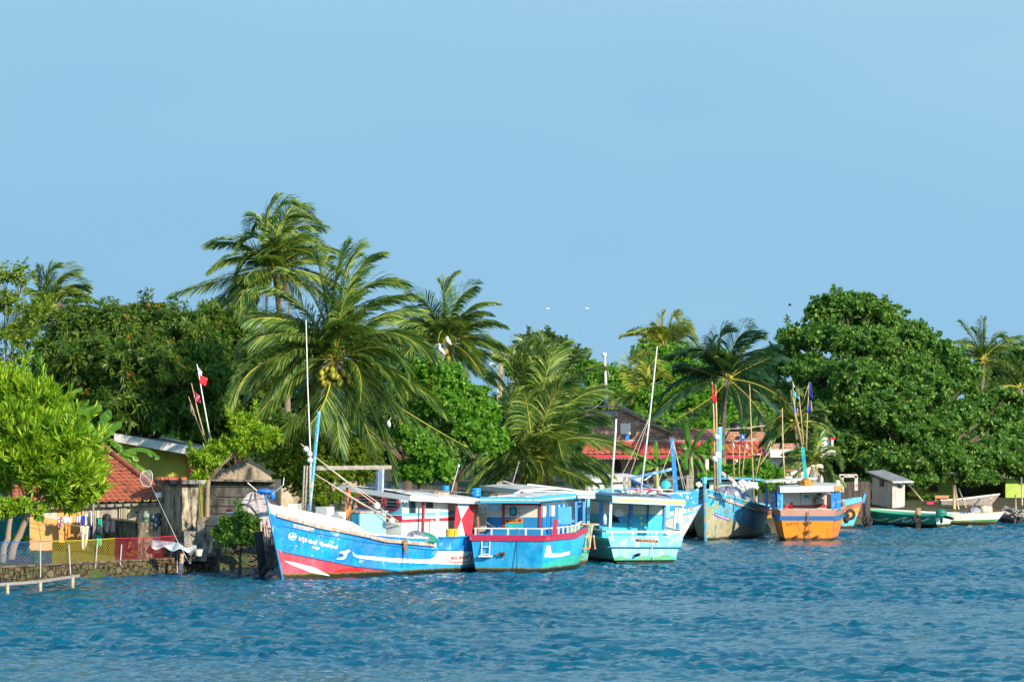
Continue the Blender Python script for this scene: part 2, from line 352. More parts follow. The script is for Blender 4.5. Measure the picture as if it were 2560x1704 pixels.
def tree(name, label, cat, base, blobs, mat, L, W, nl=9, dens=9, spread=0.9, droop=0.2, up=0.35, trunk=0.25, trunk_top=None, bark=None, group=None, inner=None, shell=(0.72, 1.06), extra=None, seed=1, lump=0.12, sub=12, zmin=None, sprig=0.022):
    r = np.random.default_rng(seed + 100)
    root = thing(name, label, cat, base, 0, group)
    big = blobs; blobs = []
    for (x, y, z, rx, ry, rz) in big:          # break every mass into knobbly sub-masses so that light and shade alternate
        blobs.append((x, y, z, rx * .76, ry * .76, rz * .76))
        for k_ in range(sub):
            d = nrm(r.normal(size=3)); d[2] = abs(d[2]) * .9 - .25; f = r.uniform(.24, .46)
            blobs.append((x + d[0] * rx * .84, y + d[1] * ry * .84, z + d[2] * rz * .84, rx * f, ry * f, rz * f * r.uniform(.7, 1.0)))
    pos, ax = blob_pts(blobs, dens * .8, r, shell, lump); ax = nrm(ax * 0.8 + np.array((0, 0, up)) + r.normal(0, 0.25, ax.shape))
    ns = int(len(pos) * sprig); si = r.choice(len(pos), ns); sa = nrm(ax[si] + r.normal(0, .45, (ns, 3)) + np.array((0, 0, .35))); sl = r.uniform(.25, 1.0, ns) * L * 3.2
    stp = np.linspace(.2, 1, 5)[None, :, None]; sp_ = (pos[si][:, None] + sa[:, None] * sl[:, None, None] * stp).reshape(-1, 3)
    pos = np.concatenate([pos, sp_]); ax = np.concatenate([ax, np.repeat(sa, 5, 0)])
    if zmin: k2 = pos[:, 2] > zmin + r.normal(0, .25, len(pos)); pos, ax = pos[k2], ax[k2]
    V = rosettes(pos, ax, nl, L, W, spread, droop, 0.3, r)
    ib = [(b[0], b[1], b[2], b[3] * .62, b[4] * .62, b[5] * .62) for b in big]
    ip, ia = blob_pts(ib, dens * 0.42, r, (0.3, 1.15), 0)
    if zmin: k2 = ip[:, 2] > zmin; ip, ia = ip[k2], ia[k2]
    if len(ip): V = np.concatenate([V, rosettes(ip, ia, 6, L * 1.35, W * 2.2, 1.2, 0.1, 0.4, r)])
    leaves_obj('crown', V, LM[mat], root, base)
    limb_mesh(base, big, trunk, None, seed=seed, trunk_top=trunk_top).build('trunk', bark or BARK, root, True, offset=base)
    if extra:
        m2, n2, L2, W2 = extra; sel = r.choice(len(pos), n2); cen = pos[sel] + ax[sel] * 0.15
        pp = np.repeat(cen, 5, 0) + r.normal(0, 0.1, (n2 * 5, 3))
        leaves_obj('blossom', rosettes(pp, np.repeat(ax[sel], 5, 0), 7, L2, W2, 0.7, -0.1, 0.4, r), LM[m2], root, base)
    return root
def B(lst, Y):                                # blobs from photo pixels: (px, py, rpx, rpy, dY)
    o = []
    for (px, py, rx, ry, dY) in lst:
        p = P(px, py, Y + dY); s = SC(Y + dY); o.append((p[0], p[1], p[2], rx * s, (rx + ry) / 2 * s, ry * s))
    return o
def gz(Y): return 0.5
# ------------------------------------------------------------ broad-leaved trees
def base_at(px, Y, z=0.45): p = P(px, 0, Y); return (p[0], p[1], z)
tree('mango_tree', 'dense dark green mango tree dotted with orange blossom behind the tiled cottage', 'tree', base_at(340, 136),
     B([(205, 830, 80, 62, 0), (300, 830, 85, 70, 0), (375, 815, 90, 72, 1), (450, 840, 80, 72, 0), (250, 920, 100, 80, -2), (360, 920, 100, 85, -3), (470, 930, 90, 85, -2),
        (215, 1010, 85, 75, -1), (320, 1020, 100, 80, -3), (430, 1030, 100, 80, -2), (500, 1000, 70, 80, -1), (150, 900, 70, 70, 0), (130, 985, 60, 60, 0)], 136),
     'mango', 0.33, 0.078, 10, 10, 1.0, 0.38, 0.3, 0.4, extra=('orange', 170, 0.13, 0.05), seed=2)
tree('leafy_tree', 'mid green bushy tree between the mango tree and the tall coconut palms', 'tree', base_at(590, 138),
     B([(525, 800, 42, 50, 0), (575, 850, 70, 60, 0), (640, 880, 60, 60, 1), (560, 930, 75, 70, -1), (640, 960, 70, 70, 0), (580, 1020, 80, 70, -1), (650, 1050, 70, 60, 0), (525, 1080, 60, 50, 0), (600, 1100, 70, 40, 0)], 138),
     'mango', 0.26, 0.085, 9, 11, 0.9, 0.15, 0.4, 0.28, seed=3)
tree('sparse_tree', 'tall sparse tree with twiggy branches and small yellow green leaves at the picture edge', 'tree', base_at(20, 142),
     B([(10, 690, 55, 40, 0), (50, 690, 45, 45, 0), (20, 760, 60, 55, 0), (80, 780, 55, 50, 0), (110, 760, 35, 40, 0), (30, 850, 60, 60, 0), (95, 850, 55, 50, 0), (5, 930, 60, 60, 0), (70, 900, 60, 50, 0), (-60, 760, 60, 70, 0)], 142),
     'olive', 0.11, 0.055, 8, 11, 0.9, 0.05, 0.3, 0.11, seed=4, shell=(0.5, 1.1), sub=3)
tree('yellow_green_tree', 'light yellow green tree rising behind the glossy tree at the left edge', 'tree', base_at(10, 132),
     B([(10, 935, 60, 40, 0), (45, 960, 50, 40, 0), (75, 985, 30, 35, 0), (0, 990, 60, 50, 0)], 132),
     'bright', 0.12, 0.06, 9, 12, 0.9, 0.0, 0.4, 0.18, seed=5)
tree('breadfruit_tree', 'bright glossy tree with upright leaf tufts beside the orange cottage wall', 'tree', base_at(22, 117),
     B([(20, 985, 60, 55, 0), (85, 1010, 60, 55, 0), (125, 1060, 55, 55, 0), (170, 1105, 55, 55, -1), (40, 1070, 85, 70, -1), (110, 1120, 80, 65, -1), (195, 1160, 48, 55, 0), (60, 1150, 85, 60, -1),
        (150, 1190, 85, 55, -1), (205, 1215, 45, 50, 0), (0, 1190, 50, 45, 0), (155, 1245, 55, 28, 0), (205, 1255, 30, 22, 0)], 117),
     'bright', 0.40, 0.070, 11, 9.5, 0.6, -0.12, 0.8, 0.13, trunk_top=P(75, 1275, 117), bark=GBARK, seed=6, inner=1)
tree('low_branch_tree', 'slim pale trunk carrying low drooping leaf sprays in front of the green netting wall', 'tree', base_at(5, 115.5),
     B([(25, 1275, 42, 22, 0), (60, 1262, 30, 18, 0), (-10, 1260, 30, 25, 0), (95, 1285, 20, 12, 0)], 115.5),
     'bright', 0.2, 0.07, 10, 12, 0.9, 0.1, 0.3, 0.11, trunk_top=P(28, 1285, 115.5), bark=GBARK, seed=8)
tree('round_leaf_tree', 'rounded mid green tree with yellow flecks between two coconut palms', 'tree', base_at(1130, 133),
     B([(1070, 925, 48, 42, 0), (1115, 950, 60, 50, 0), (1165, 990, 60, 50, 0), (1200, 1030, 50, 50, 0), (1120, 1020, 70, 55, -1), (1190, 1090, 62, 55, -1), (1235, 1100, 32, 50, 0), (1130, 1100, 50, 45, 0), (1060, 980, 50, 50, 1)], 133),
     'mid', 0.15, 0.105, 8, 19, 1.0, 0.15, 0.35, 0.2, extra=('orange', 14, 0.07, 0.05), seed=9)
tree('low_round_tree', 'small round leafed tree drooping over the blue white cabin roof', 'tree', base_at(1060, 131),
     B([(1065, 1135, 62, 48, 0), (1050, 1180, 55, 40, 0), (1110, 1165, 45, 45, 0), (1020, 1085, 40, 35, 0)], 131),
     'mid', 0.15, 0.1, 8, 19, 1.0, 0.15, 0.35, 0.14, seed=10)
tree('feathery_bush', 'tall feathery light green bush growing behind the bow mast', 'bush', base_at(790, 130),
     B([(720, 1090, 55, 42, 0), (760, 1120, 60, 55, 0), (820, 1100, 55, 45, 0), (870, 1130, 55, 50, 0), (700, 1150, 50, 50, 0), (790, 1180, 80, 50, -1), (870, 1190, 60, 45, 0), (740, 1210, 60, 45, 0), (830, 1240, 70, 40, -1), (930, 1170, 40, 40, 0), (920, 1120, 35, 35, 0)], 130),
     'olive', 0.115, 0.035, 13, 20, 0.8, 0.0, 0.5, 0.1, seed=11, bark=BARK)
tree('far_dome_tree', 'distant domed tree on the skyline beyond the utility pole', 'tree', base_at(1370, 230),
     B([(1345, 862, 65, 38, 0), (1400, 885, 60, 42, 0), (1310, 885, 40, 36, 0), (1440, 920, 45, 40, 0), (1360, 920, 80, 50, -2)], 230),
     'far', 0.28, 0.14, 8, 7, 0.9, 0.1, 0.3, 0.4, seed=12)
tree('skyline_tree', 'bright mid green tree behind the antenna mast on the brick house', 'tree', base_at(1530, 190),
     B([(1490, 935, 50, 38, 0), (1540, 955, 50, 42, 0), (1480, 990, 60, 45, -1), (1560, 1000, 60, 45, -1), (1600, 1040, 60, 40, 0), (1500, 1040, 60, 40, -1)], 190),
     'mid', 0.2, 0.1, 8, 10, 0.9, 0.1, 0.3, 0.25, seed=13)
tree('rounded_tree', 'round topped green tree under the wind bent yellow palm', 'tree', base_at(1650, 195),
     B([(1620, 895, 42, 30, 0), (1670, 890, 50, 36, 0), (1700, 915, 50, 40, 0), (1640, 935, 60, 45, -1), (1700, 970, 60, 45, -1)], 195),
     'mid', 0.22, 0.12, 8, 10, 0.9, 0.1, 0.3, 0.25, seed=14)
tree('shrubby_tree', 'tangled green shrubs growing behind the tiled brick parapet', 'tree', base_at(1680, 178),
     B([(1640, 1000, 55, 40, 0), (1700, 1010, 60, 40, 0), (1750, 940, 50, 50, 4), (1800, 900, 40, 40, 6), (1790, 1000, 60, 50, 2), (1560, 1075, 60, 22, -1), (1680, 1060, 80, 28, -1), (1790, 1060, 70, 30, -1), (1600, 1050, 50, 25, -1), (1880, 1040, 60, 50, 0)], 178),
     'mid', 0.18, 0.1, 8, 10, 0.9, 0.1, 0.3, 0.2, seed=15)
tree('almond_tree', 'huge spreading sea almond tree towering over the grey hut and moored skiffs', 'tree', base_at(2235, 186),
     B([(2090, 775, 70, 48, 0), (2150, 770, 60, 42, 0), (2210, 790, 60, 45, 0), (2060, 800, 45, 35, 0), (2240, 830, 50, 40, 0), (2000, 850, 60, 42, 0), (2080, 850, 75, 50, -2), (2170, 860, 80, 55, -2),
        (2280, 850, 50, 42, 0), (2310, 890, 45, 38, 0), (2250, 920, 80, 55, -2), (1960, 910, 50, 42, 1), (2030, 930, 75, 55, -2), (2130, 950, 85, 60, -4), (2350, 930, 55, 42, 0), (2310, 980, 80, 55, -3),
        (2400, 965, 50, 32, 0), (2440, 1010, 45, 35, 0), (2210, 1030, 95, 60, -5), (2070, 1020, 80, 60, -3), (1980, 1010, 60, 55, 0), (2390, 1050, 75, 50, -3), (2480, 1070, 50, 38, -1), (2300, 1080, 85, 50, -5),
        (2140, 1110, 80, 60, -4), (2040, 1100, 60, 60, -1), (2220, 1150, 85, 45, -6), (2360, 1150, 85, 45, -6), (2460, 1140, 65, 45, -4), (2530, 1120, 55, 55, -2), (2550, 1170, 50, 38, -3), (2310, 1195, 60, 25, -6), (2440, 1195, 60, 20, -5),
        (1990, 1100, 40, 60, 2), (2100, 1170, 50, 45, 0), (2560, 1060, 30, 30, 0), (1900, 960, 50, 40, 3), (1910, 1040, 50, 50, 3), (2510, 1010, 55, 40, 0), (2545, 1090, 50, 45, 0), (2345, 885, 50, 45, 0), (2385, 925, 55, 45, 0), (2285, 845, 55, 50, 0), (2100, 830, 80, 60, 1), (2180, 920, 90, 70, 1), (2300, 1020, 90, 60, 0), (2120, 1050, 90, 70, 0)], 185),
     'almond', 0.25, 0.12, 8, 9.5, 1.0, 0.0, 0.7, 0.45, trunk_top=P(2300, 1180, 181), seed=16, zmin=1.55)
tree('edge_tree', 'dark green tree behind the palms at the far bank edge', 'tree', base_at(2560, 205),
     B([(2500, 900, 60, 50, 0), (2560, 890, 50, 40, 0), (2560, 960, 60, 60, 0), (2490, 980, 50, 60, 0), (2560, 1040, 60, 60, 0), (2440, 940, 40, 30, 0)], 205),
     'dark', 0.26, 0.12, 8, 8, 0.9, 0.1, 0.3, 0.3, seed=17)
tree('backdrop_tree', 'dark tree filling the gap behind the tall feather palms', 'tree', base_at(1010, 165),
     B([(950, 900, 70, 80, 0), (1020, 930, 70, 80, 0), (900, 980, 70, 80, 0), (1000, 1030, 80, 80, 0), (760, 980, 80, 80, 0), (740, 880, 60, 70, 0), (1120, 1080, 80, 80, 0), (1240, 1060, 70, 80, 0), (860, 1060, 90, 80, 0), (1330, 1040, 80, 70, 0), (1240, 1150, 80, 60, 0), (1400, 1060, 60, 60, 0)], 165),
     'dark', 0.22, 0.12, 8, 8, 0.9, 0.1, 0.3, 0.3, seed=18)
tree('shore_shrubs', 'dense leafy shrub thicket along the wall in front of the brick house', 'bush', base_at(1860, 152),
     B([(1770, 1205, 40, 28, 0), (1830, 1190, 50, 32, 0), (1890, 1175, 50, 36, 0), (1930, 1195, 45, 32, 0), (1860, 1215, 70, 28, -1), (1740, 1225, 30, 22, 0)], 152),
     'mid', 0.14, 0.08, 8, 20, 0.9, 0.1, 0.4, 0.06, seed=19)
tree('mangrove_bush', 'small mangrove bush standing in the shallows beside the red bottomed bow', 'bush', base_at(600, 119, 0.1),
     B([(575, 1320, 32, 32, 0), (615, 1310, 35, 35, 0), (600, 1360, 48, 35, -0.3), (640, 1345, 25, 40, 0), (570, 1365, 32, 30, 0), (560, 1388, 26, 18, 0), (625, 1392, 30, 18, 0), (590, 1300, 14, 22, 0), (550, 1335, 14, 18, 0)], 119),
     'almond', 0.17, 0.07, 9, 20, 0.75, -0.1, 0.6, 0.05, seed=20, shell=(0.5, 1.05), sub=3, sprig=.06, trunk_top=P(600, 1385, 119))
tree('mallow_tree', 'small crooked tree with feathery leaf sprays beside the grey block shed', 'tree', base_at(509, 122, 0.5),
     B([(612, 1065, 40, 32, 0), (645, 1100, 38, 30, 0), (600, 1110, 30, 26, 0), (515, 1150, 34, 28, 0), (500, 1190, 20, 14, 0), (560, 1130, 25, 20, 0), (680, 1090, 22, 20, 0)], 122),
     'bright', 0.22, 0.045, 13, 20, 0.95, 0.0, 0.35, 0.1, trunk_top=P(523, 1190, 122), bark=GBARK, seed=21)
# ------------------------------------------------------------ palms
def frond_mat(name, c0, c1, c2):
    t = T(name); g = t.t.nodes.new('ShaderNodeNewGeometry')
    col = t.ramp(g.outputs['Random Per Island'], [(0.0, c0), (0.5, c1), (1.0, c2)])
    col = t.mix(t.step(t.noise(1.6, 3, .6), .5, .12), t.mix(1.0, col, (.42, .58, .55), 'MULTIPLY'), col)
    t.done(col, 0.30, 0.7)
    tr = t.t.nodes.new('ShaderNodeBsdfTranslucent'); t.setin(tr.inputs[0], t.mix(1.0, col, (1.3, 1.3, 0.5), 'MULTIPLY'))
    mx = t.t.nodes.new('ShaderNodeMixShader'); mx.inputs[0].default_value = 0.36
    t.t.links.new(t.b.outputs[0], mx.inputs[1]); t.t.links.new(tr.outputs[0], mx.inputs[2]); t.t.links.new(mx.outputs[0], t.o.inputs[0])
    return t.m
FM = {'green': frond_mat('palm_leaflets', (0.035, 0.11, 0.025), (0.15, 0.25, 0.04), (0.52, 0.56, 0.14)),
      'dark': frond_mat('dark_palm_leaflets', (0.015, 0.07, 0.04), (0.035, 0.11, 0.045), (0.10, 0.17, 0.04)),
      'yellow': frond_mat('yellow_palm_leaflets', (0.16, 0.20, 0.02), (0.33, 0.36, 0.04), (0.5, 0.48, 0.08))}
FM['dead'] = frond_mat('dead_palm_leaflets', (0.16, 0.10, 0.05), (0.28, 0.19, 0.09), (0.40, 0.30, 0.14))
RACH = paint('frond_rib', (0.42, 0.38, 0.05), rough=0.45)
NUT = paint('coconut_husk', (0.42, 0.30, 0.03), [((0.2, 0.26, 0.03), 6, 0.5)], rough=0.4)
def frond(p0, p1, p2, LL, n=56, wind=(0.25, 0, 0), r=None, LV=None, RV=None, droop=0.55, width=0.055, twist=0.0):
    t = np.linspace(0.0, 1, n)[:, None]
    C = (1 - t) ** 2 * p0 + 2 * t * (1 - t) * p1 + t * t * p2
    Tn = nrm(2 * (1 - t) * (p1 - p0) + 2 * t * (p2 - p1))
    bn = nrm(p1 - (p0 + p2) / 2 + np.array((0, 0, 0.15)))               # outer side of the bend
    S = nrm(np.cross(Tn, bn)); U = np.cross(S, Tn)
    if twist: S = nrm(S * math.cos(twist) + U * math.sin(twist)); U = np.cross(S, Tn)
    RV.append((C, np.linspace(0.045, 0.008, n)))
    for sd_ in (-1, 1):
        i = np.arange(int(n * 0.10), n); tt = t[i]; f = (tt[:, 0] - 0.1) / 0.9
        l = LL * 1.38 * (np.sin(math.pi * np.clip(0.16 + 0.74 * f, 0, 1)) ** 0.6) * r.uniform(0.82, 1.08, len(i)); l = l[:, None]
        d = nrm(S[i] * sd_ * (0.95 - 0.45 * tt) + Tn[i] * (0.62 + 0.75 * tt) + U[i] * (0.25) + r.normal(0, 0.08, (len(i), 3)) + np.array(wind) * 0.8)
        dn = np.array((wind[0] * 0.9, wind[1], -1.0))
        m1 = C[i] + nrm(d + dn * droop * 0.35) * l * 0.42
        m2 = m1 + nrm(d + dn * droop * 0.75) * l * 0.33
        tp = m2 + nrm(d + dn * droop * 1.25) * l * 0.25
        wv = nrm(Tn[i] * 0.9 + U[i] * 0.3) * width / 2
        V = np.stack([C[i] - wv * 0.6, C[i] + wv * 0.6, m1 + wv, m1 - wv, m2 + wv * .75, m2 - wv * .75, tp], 1)
        LV.append(V)
def leaf7(name, LV, mat, root, base):
    V = np.concatenate([v.reshape(-1, 7, 3) for v in LV]); m = len(V); b = (np.arange(m) * 7)[:, None]
    loops = np.concatenate([b + np.array([0, 1, 2, 3]), b + np.array([3, 2, 4, 5]), b + np.array([5, 4, 6])], 1)
    st = (np.arange(m) * 11)[:, None] + np.array([0, 4, 8]); tot = np.tile([4, 4, 3], m)
    return mesh_np(name, V.reshape(-1, 3), loops.ravel(), st.ravel(), tot, mat, root, False, None, base)
def palm(name, label, base, c, fr, Y, col='green', LL=0.85, auto=10, autoL=3.6, nuts=0, group=None, seed=1, trunk=0.16, wind=(0.10, 0, 0), n=56, width=0.058, droop=0.62, cat='palm tree', autoel=(-0.5, 1.2)):
    r = np.random.default_rng(seed + 50); c = np.array(c, float)
    root = thing(name, label, cat, base, 0, group); LV, RV = [], []
    n = int(n * 1.55)
    for f in fr:
        (k, mx, my, tx, ty, dy) = f[:6]
        tip = PQ(k, tx, ty, Y + dy) if k else P(tx, ty, Y + dy); mid = PQ(k, mx, my, Y + dy * 0.5) if k else P(mx, my, Y + dy * 0.5)
        s0 = c + nrm(mid - c) * 0.12
        frond(s0, mid + (mid - (s0 + tip) / 2) * 0.55, tip, LL * (f[6] if len(f) > 6 else 1), n, wind, r, LV, RV, droop, width, twist=r.normal(0, 0.35))
    for i in range(int(auto * 1.9)):
        az = 6.283 * (i + r.random() * 0.8) / max(1, auto); el = r.uniform(*autoel); L = autoL * r.uniform(0.8, 1.08)
        h = np.array((math.cos(az), math.sin(az), 0)); d0 = h * math.cos(el) + np.array((0, 0, math.sin(el)))
        p1 = c + d0 * L * 0.55; p2 = p1 + nrm(d0 * 0.55 + h * 0.45 + np.array((wind[0], 0, -0.95 + 0.35 * (el > 0.7)))) * L * 0.5
        frond(c + d0 * 0.1, p1, p2, LL, n, wind, r, LV, RV, droop, width, twist=r.normal(0, 0.4))
    dead = []
    if nuts:
        for i in range(4):
            az = r.uniform(3.4, 6.0); h = np.array((math.cos(az), math.sin(az), 0)); frond(c + h * .1, c + h * .9 + (0, 0, -.3), c + h * r.uniform(.5, .9) + (0, 0, -r.uniform(1.7, 2.6)), LL * .7, 40, (0, 0, 0), r, dead, [], 1.2, width, 0)
    cr = leaf7('crown', LV, FM[col], root, base)
    if dead: leaf7('dead_fronds', dead, FM['dead'], root, base)
    mb = MB()
    for C, rr in RV: mb.tube(C[::4], [float(x) for x in rr[::4]], 4)
    mb.build('frond_ribs', RACH, cr, True, offset=base)
    mb = MB(); b0 = np.array(base, float); pts = []
    for t in np.linspace(0, 1, 14):
        p = b0 + (c - b0) * t; p[0] += 0.25 * math.sin(3.14 * t) * (1 if seed % 2 else -1); pts.append(p)
    pts[0][2] -= 0.4
    mb.tube(pts, [trunk * 0.75 * (1.35 - 0.5 * t) * (1 + 0.05 * (i % 2)) for i, t in enumerate(np.linspace(0, 1, 14))], 10); mb.build('trunk', PBARK, root, True, offset=base)
    if nuts:
        for i in range(nuts):
            a = -1.57 + r.uniform(-1.3, 1.3); mb = MB(); rad = r.uniform(0.22, 0.55)
            pc = c + np.array((math.cos(a) * rad * 1.5, -abs(math.sin(a)) * rad - .45, -0.35 - r.uniform(0, 0.7)))
            mb.sphere(pc, 0.115, 8, 6, (1, 1, 1.25)); mb.tube([pc + np.array((0, 0, .12)), c + (pc - c) * 0.3 + np.array((0, 0, 0.1))], 0.012, 4)
            mb.build('coconut', NUT, root, True, offset=base)
    return root
palm('coconut_palm', 'tallest coconut palm with windswept crown rising highest against the sky', base_at(720, 146), PQ(7, 275, 430, 146),
     [(7, 215, 190, 275, 45, -1), (7, 255, 90, 400, 70, 0), (7, 300, 120, 500, 150, -1), (7, 340, 190, 535, 190, 1), (7, 380, 230, 520, 290, 0), (7, 330, 300, 490, 340, -2), (7, 200, 230, 90, 290, 0),
      (7, 190, 310, 80, 420, 0), (7, 150, 430, -250, 545, 0, 1.1), (7, 90, 480, -160, 700, 1), (7, 200, 400, 110, 470, -2), (7, 400, 370, 560, 350, 0), (7, 420, 420, 640, 520, 0), (7, 150, 560, 60, 700, 0), (7, 230, 130, 150, 200, 1), (7, 250, 350, 215, 350, -2), (7, 340, 60, 470, 120, 2)],
     146, auto=10, autoL=3.4, nuts=8, seed=1, trunk=0.17, LL=0.8, n=64)
palm('coconut_palm', 'biggest coconut palm with yellow ribs and golden coconuts behind the blue and white boat', base_at(830, 132), PQ(7, 598, 915, 129),
     [(7, 575, 600, 655, 310, 0, 1.1), (7, 655, 520, 810, 350, -1, 1.1), (7, 700, 540, 945, 495, -1, 1.1), (7, 690, 640, 1010, 560, -1, 1.1), (7, 770, 700, 1040, 640, 1), (7, 850, 730, 1090, 860, -1.5, 1.15), (7, 950, 780, 1130, 900, 1),
      (7, 930, 960, 1185, 1190, -1.5), (7, 800, 1120, 925, 1560, -2, 1.1), (7, 610, 1180, 632, 1390, -2), (7, 490, 1130, 290, 1300, -1.5, 1.1), (7, 200, 900, 55, 1130, -1.5, 1.1), (7, 260, 740, 90, 900, 0), (7, 430, 600, 180, 530, -1, 1.1), (7, 500, 560, 340, 440, 0),
      (7, 420, 830, 190, 620, 0, 1.1), (7, 740, 930, 740, 1150, -2), (7, 800, 880, 960, 1120, -2), (7, 960, 1180, 1330, 1390, -0.5), (7, 430, 940, 160, 1240, 0), (7, 640, 480, 730, 330, 1), (7, 560, 1130, 470, 1260, -2), (7, 700, 1130, 830, 1400, -1), (7, 540, 500, 500, 350, 0),
      (7, 880, 820, 1000, 1000, -2), (7, 500, 800, 330, 780, -2), (7, 620, 700, 690, 480, -2)],
     129, auto=11, autoL=4.0, nuts=22, seed=2, trunk=0.2, LL=0.95, n=76)
palm('coconut_palm', 'coconut palm with two white egrets perched in its blue green crown', base_at(1120, 146), PQ(7, 1215, 820, 146),
     [(7, 1190, 580, 1250, 460, 0), (7, 1250, 600, 1370, 510, -1), (7, 1310, 640, 1460, 600, 0), (7, 1350, 700, 1510, 720, -1), (7, 1110, 600, 1030, 560, 0), (7, 1130, 680, 1020, 640, 0), (7, 1380, 780, 1550, 860, 0), (7, 1310, 860, 1400, 980, -1),
      (7, 1270, 950, 1290, 980, -2), (7, 1380, 900, 1520, 1090, 0), (7, 1080, 700, 920, 700, 0), (7, 1050, 830, 900, 850, -1), (7, 1210, 620, 1180, 500, 0), (7, 1350, 850, 1480, 900, 0)],
     146, auto=10, autoL=3.0, nuts=6, seed=3, LL=0.75, n=60)
palm('coconut_palm', 'low stemmed coconut palm with golden fruit above the moored cabin roofs', base_at(1335, 139), P(1335, 1150, 139),
     [(3, 560, 60, 760, 350, -2), (8, 330, 600, 380, 330, 0, 1.1), (8, 260, 560, 290, 340, 0), (8, 420, 560, 540, 310, -1), (8, 480, 650, 690, 380, 0, 1.1), (8, 560, 620, 790, 490, -1, 1.1), (8, 560, 760, 870, 640, 0), (8, 560, 880, 840, 850, -1, 1.1),
      (8, 620, 980, 1040, 1080, -1, 1.1), (8, 640, 1120, 850, 1210, -1), (8, 560, 1250, 760, 1340, -2), (8, 700, 1180, 860, 1340, -1), (8, 180, 680, 60, 560, 0), (8, 200, 800, 30, 780, 0), (8, 120, 1010, 20, 1180, 0), (8, 60, 1210, -100, 1330, -1), (8, 220, 560, 130, 430, 0),
      (8, 450, 760, 600, 560, -2), (8, 300, 800, 270, 640, -2), (8, 480, 900, 560, 1180, -2), (8, 130, 900, -30, 980, 0), (8, 330, 520, 300, 300, 1), (8, 460, 500, 400, 300, 1)],
     139, auto=8, autoL=3.4, nuts=16, seed=4, LL=0.95, n=70, trunk=0.2)
palm('coconut_palm', 'yellowish palm bent by wind on the skyline above the white boat mast', base_at(1665, 205), P(1662, 868, 205),
     [(8, 1310, 160, 1320, 90, 0), (8, 1380, 110, 1410, 95, 0), (8, 1420, 130, 1520, 170, 0), (8, 1480, 200, 1600, 350, 0), (8, 1460, 260, 1580, 380, 0), (8, 1430, 160, 1560, 240, 0), (8, 1230, 270, 1195, 350, 0), (8, 1240, 300, 1200, 290, 0), (8, 1440, 300, 1500, 390, 0)],
     205, 'yellow', auto=5, autoL=2.8, seed=5, LL=0.75, n=44)
palm('coconut_palm', 'dark teal palm standing left of the giant spreading tree', base_at(1820, 168), P(1818, 948, 168),
     [(8, 1720, 320, 1790, 220, 0, 1.2), (8, 1850, 300, 1940, 210, 0, 1.2), (8, 1910, 330, 2010, 260, 0, 1.2), (8, 1980, 400, 2130, 330, 0, 1.2), (8, 1960, 480, 2140, 400, 0), (8, 1700, 420, 1700, 290, 0), (8, 1600, 500, 1480, 480, 0, 1.1), (8, 1620, 590, 1410, 690, 0, 1.1), (8, 1680, 720, 1360, 900, 0, 1.1),
      (8, 1960, 560, 2060, 560, 0), (8, 1780, 700, 1700, 800, 0), (8, 1900, 700, 1920, 860, 0), (8, 2000, 500, 2090, 540, 0), (8, 1750, 460, 1690, 330, 0)],
     168, 'dark', auto=8, autoL=3.8, seed=6, LL=0.9, n=56)
palm('coconut_palm', 'sunlit yellow green palm behind the tall thin white mast', base_at(1640, 182), P(1625, 1000, 182),
     [(8, 1110, 440, 1200, 380, 0), (8, 1060, 520, 1100, 400, 0), (8, 1200, 470, 1250, 470, 0), (8, 1180, 560, 1120, 640, 0), (8, 1320, 640, 1420, 760, 0), (8, 1340, 800, 1400, 880, 0), (8, 1300, 720, 1290, 900, 0), (8, 1250, 560, 1330, 560, 0)],
     182, 'yellow', auto=6, autoL=2.8, seed=7, LL=0.8, n=48)
palm('coconut_palm', 'palm showing above the far treetops at the extreme end of the bank', base_at(2470, 200), PQ(15, 1625, 590, 200),
     [(15, 1620, 400, 1625, 300, 0), (15, 1550, 430, 1470, 320, 0), (15, 1690, 400, 1780, 440, 0), (15, 1700, 480, 1870, 410, 0), (15, 1540, 540, 1445, 525, 0), (15, 1740, 500, 1900, 480, 0), (15, 1680, 600, 1740, 680, 0), (15, 1590, 440, 1560, 380, 0), (15, 1560, 620, 1520, 680, 0)],
     200, auto=6, autoL=2.8, seed=8, LL=0.75, n=48)
palm('coconut_palm', 'smaller palm with a thin trunk in front of the dark trees at the right end', base_at(2552, 192), PQ(15, 1890, 790, 192),
     [(15, 1860, 640, 1800, 560, 0), (15, 1900, 640, 1960, 560, 0), (15, 1820, 700, 1760, 620, 0), (15, 1800, 830, 1700, 830, 0), (15, 1850, 900, 1830, 980, 0), (15, 1930, 860, 1980, 950, 0)],
     192, auto=5, autoL=2.6, seed=9, LL=0.75, n=48)
palm('coconut_palm', 'palm with a windblown crown peeking over the mango tree', base_at(120, 158), PQ(6, 400, 900, 158),
     [(6, 330, 680, 400, 580, 0, 1.1), (6, 420, 650, 540, 610, 0, 1.1), (6, 470, 700, 630, 710, 0, 1.1), (6, 520, 800, 770, 830, 0, 1.1), (6, 600, 860, 750, 900, 0), (6, 350, 700, 330, 600, 0), (6, 430, 760, 640, 780, 0), (6, 300, 720, 280, 680, 0), (6, 500, 880, 650, 930, 0)],
     158, auto=5, autoL=2.8, seed=10, LL=0.8, n=52)
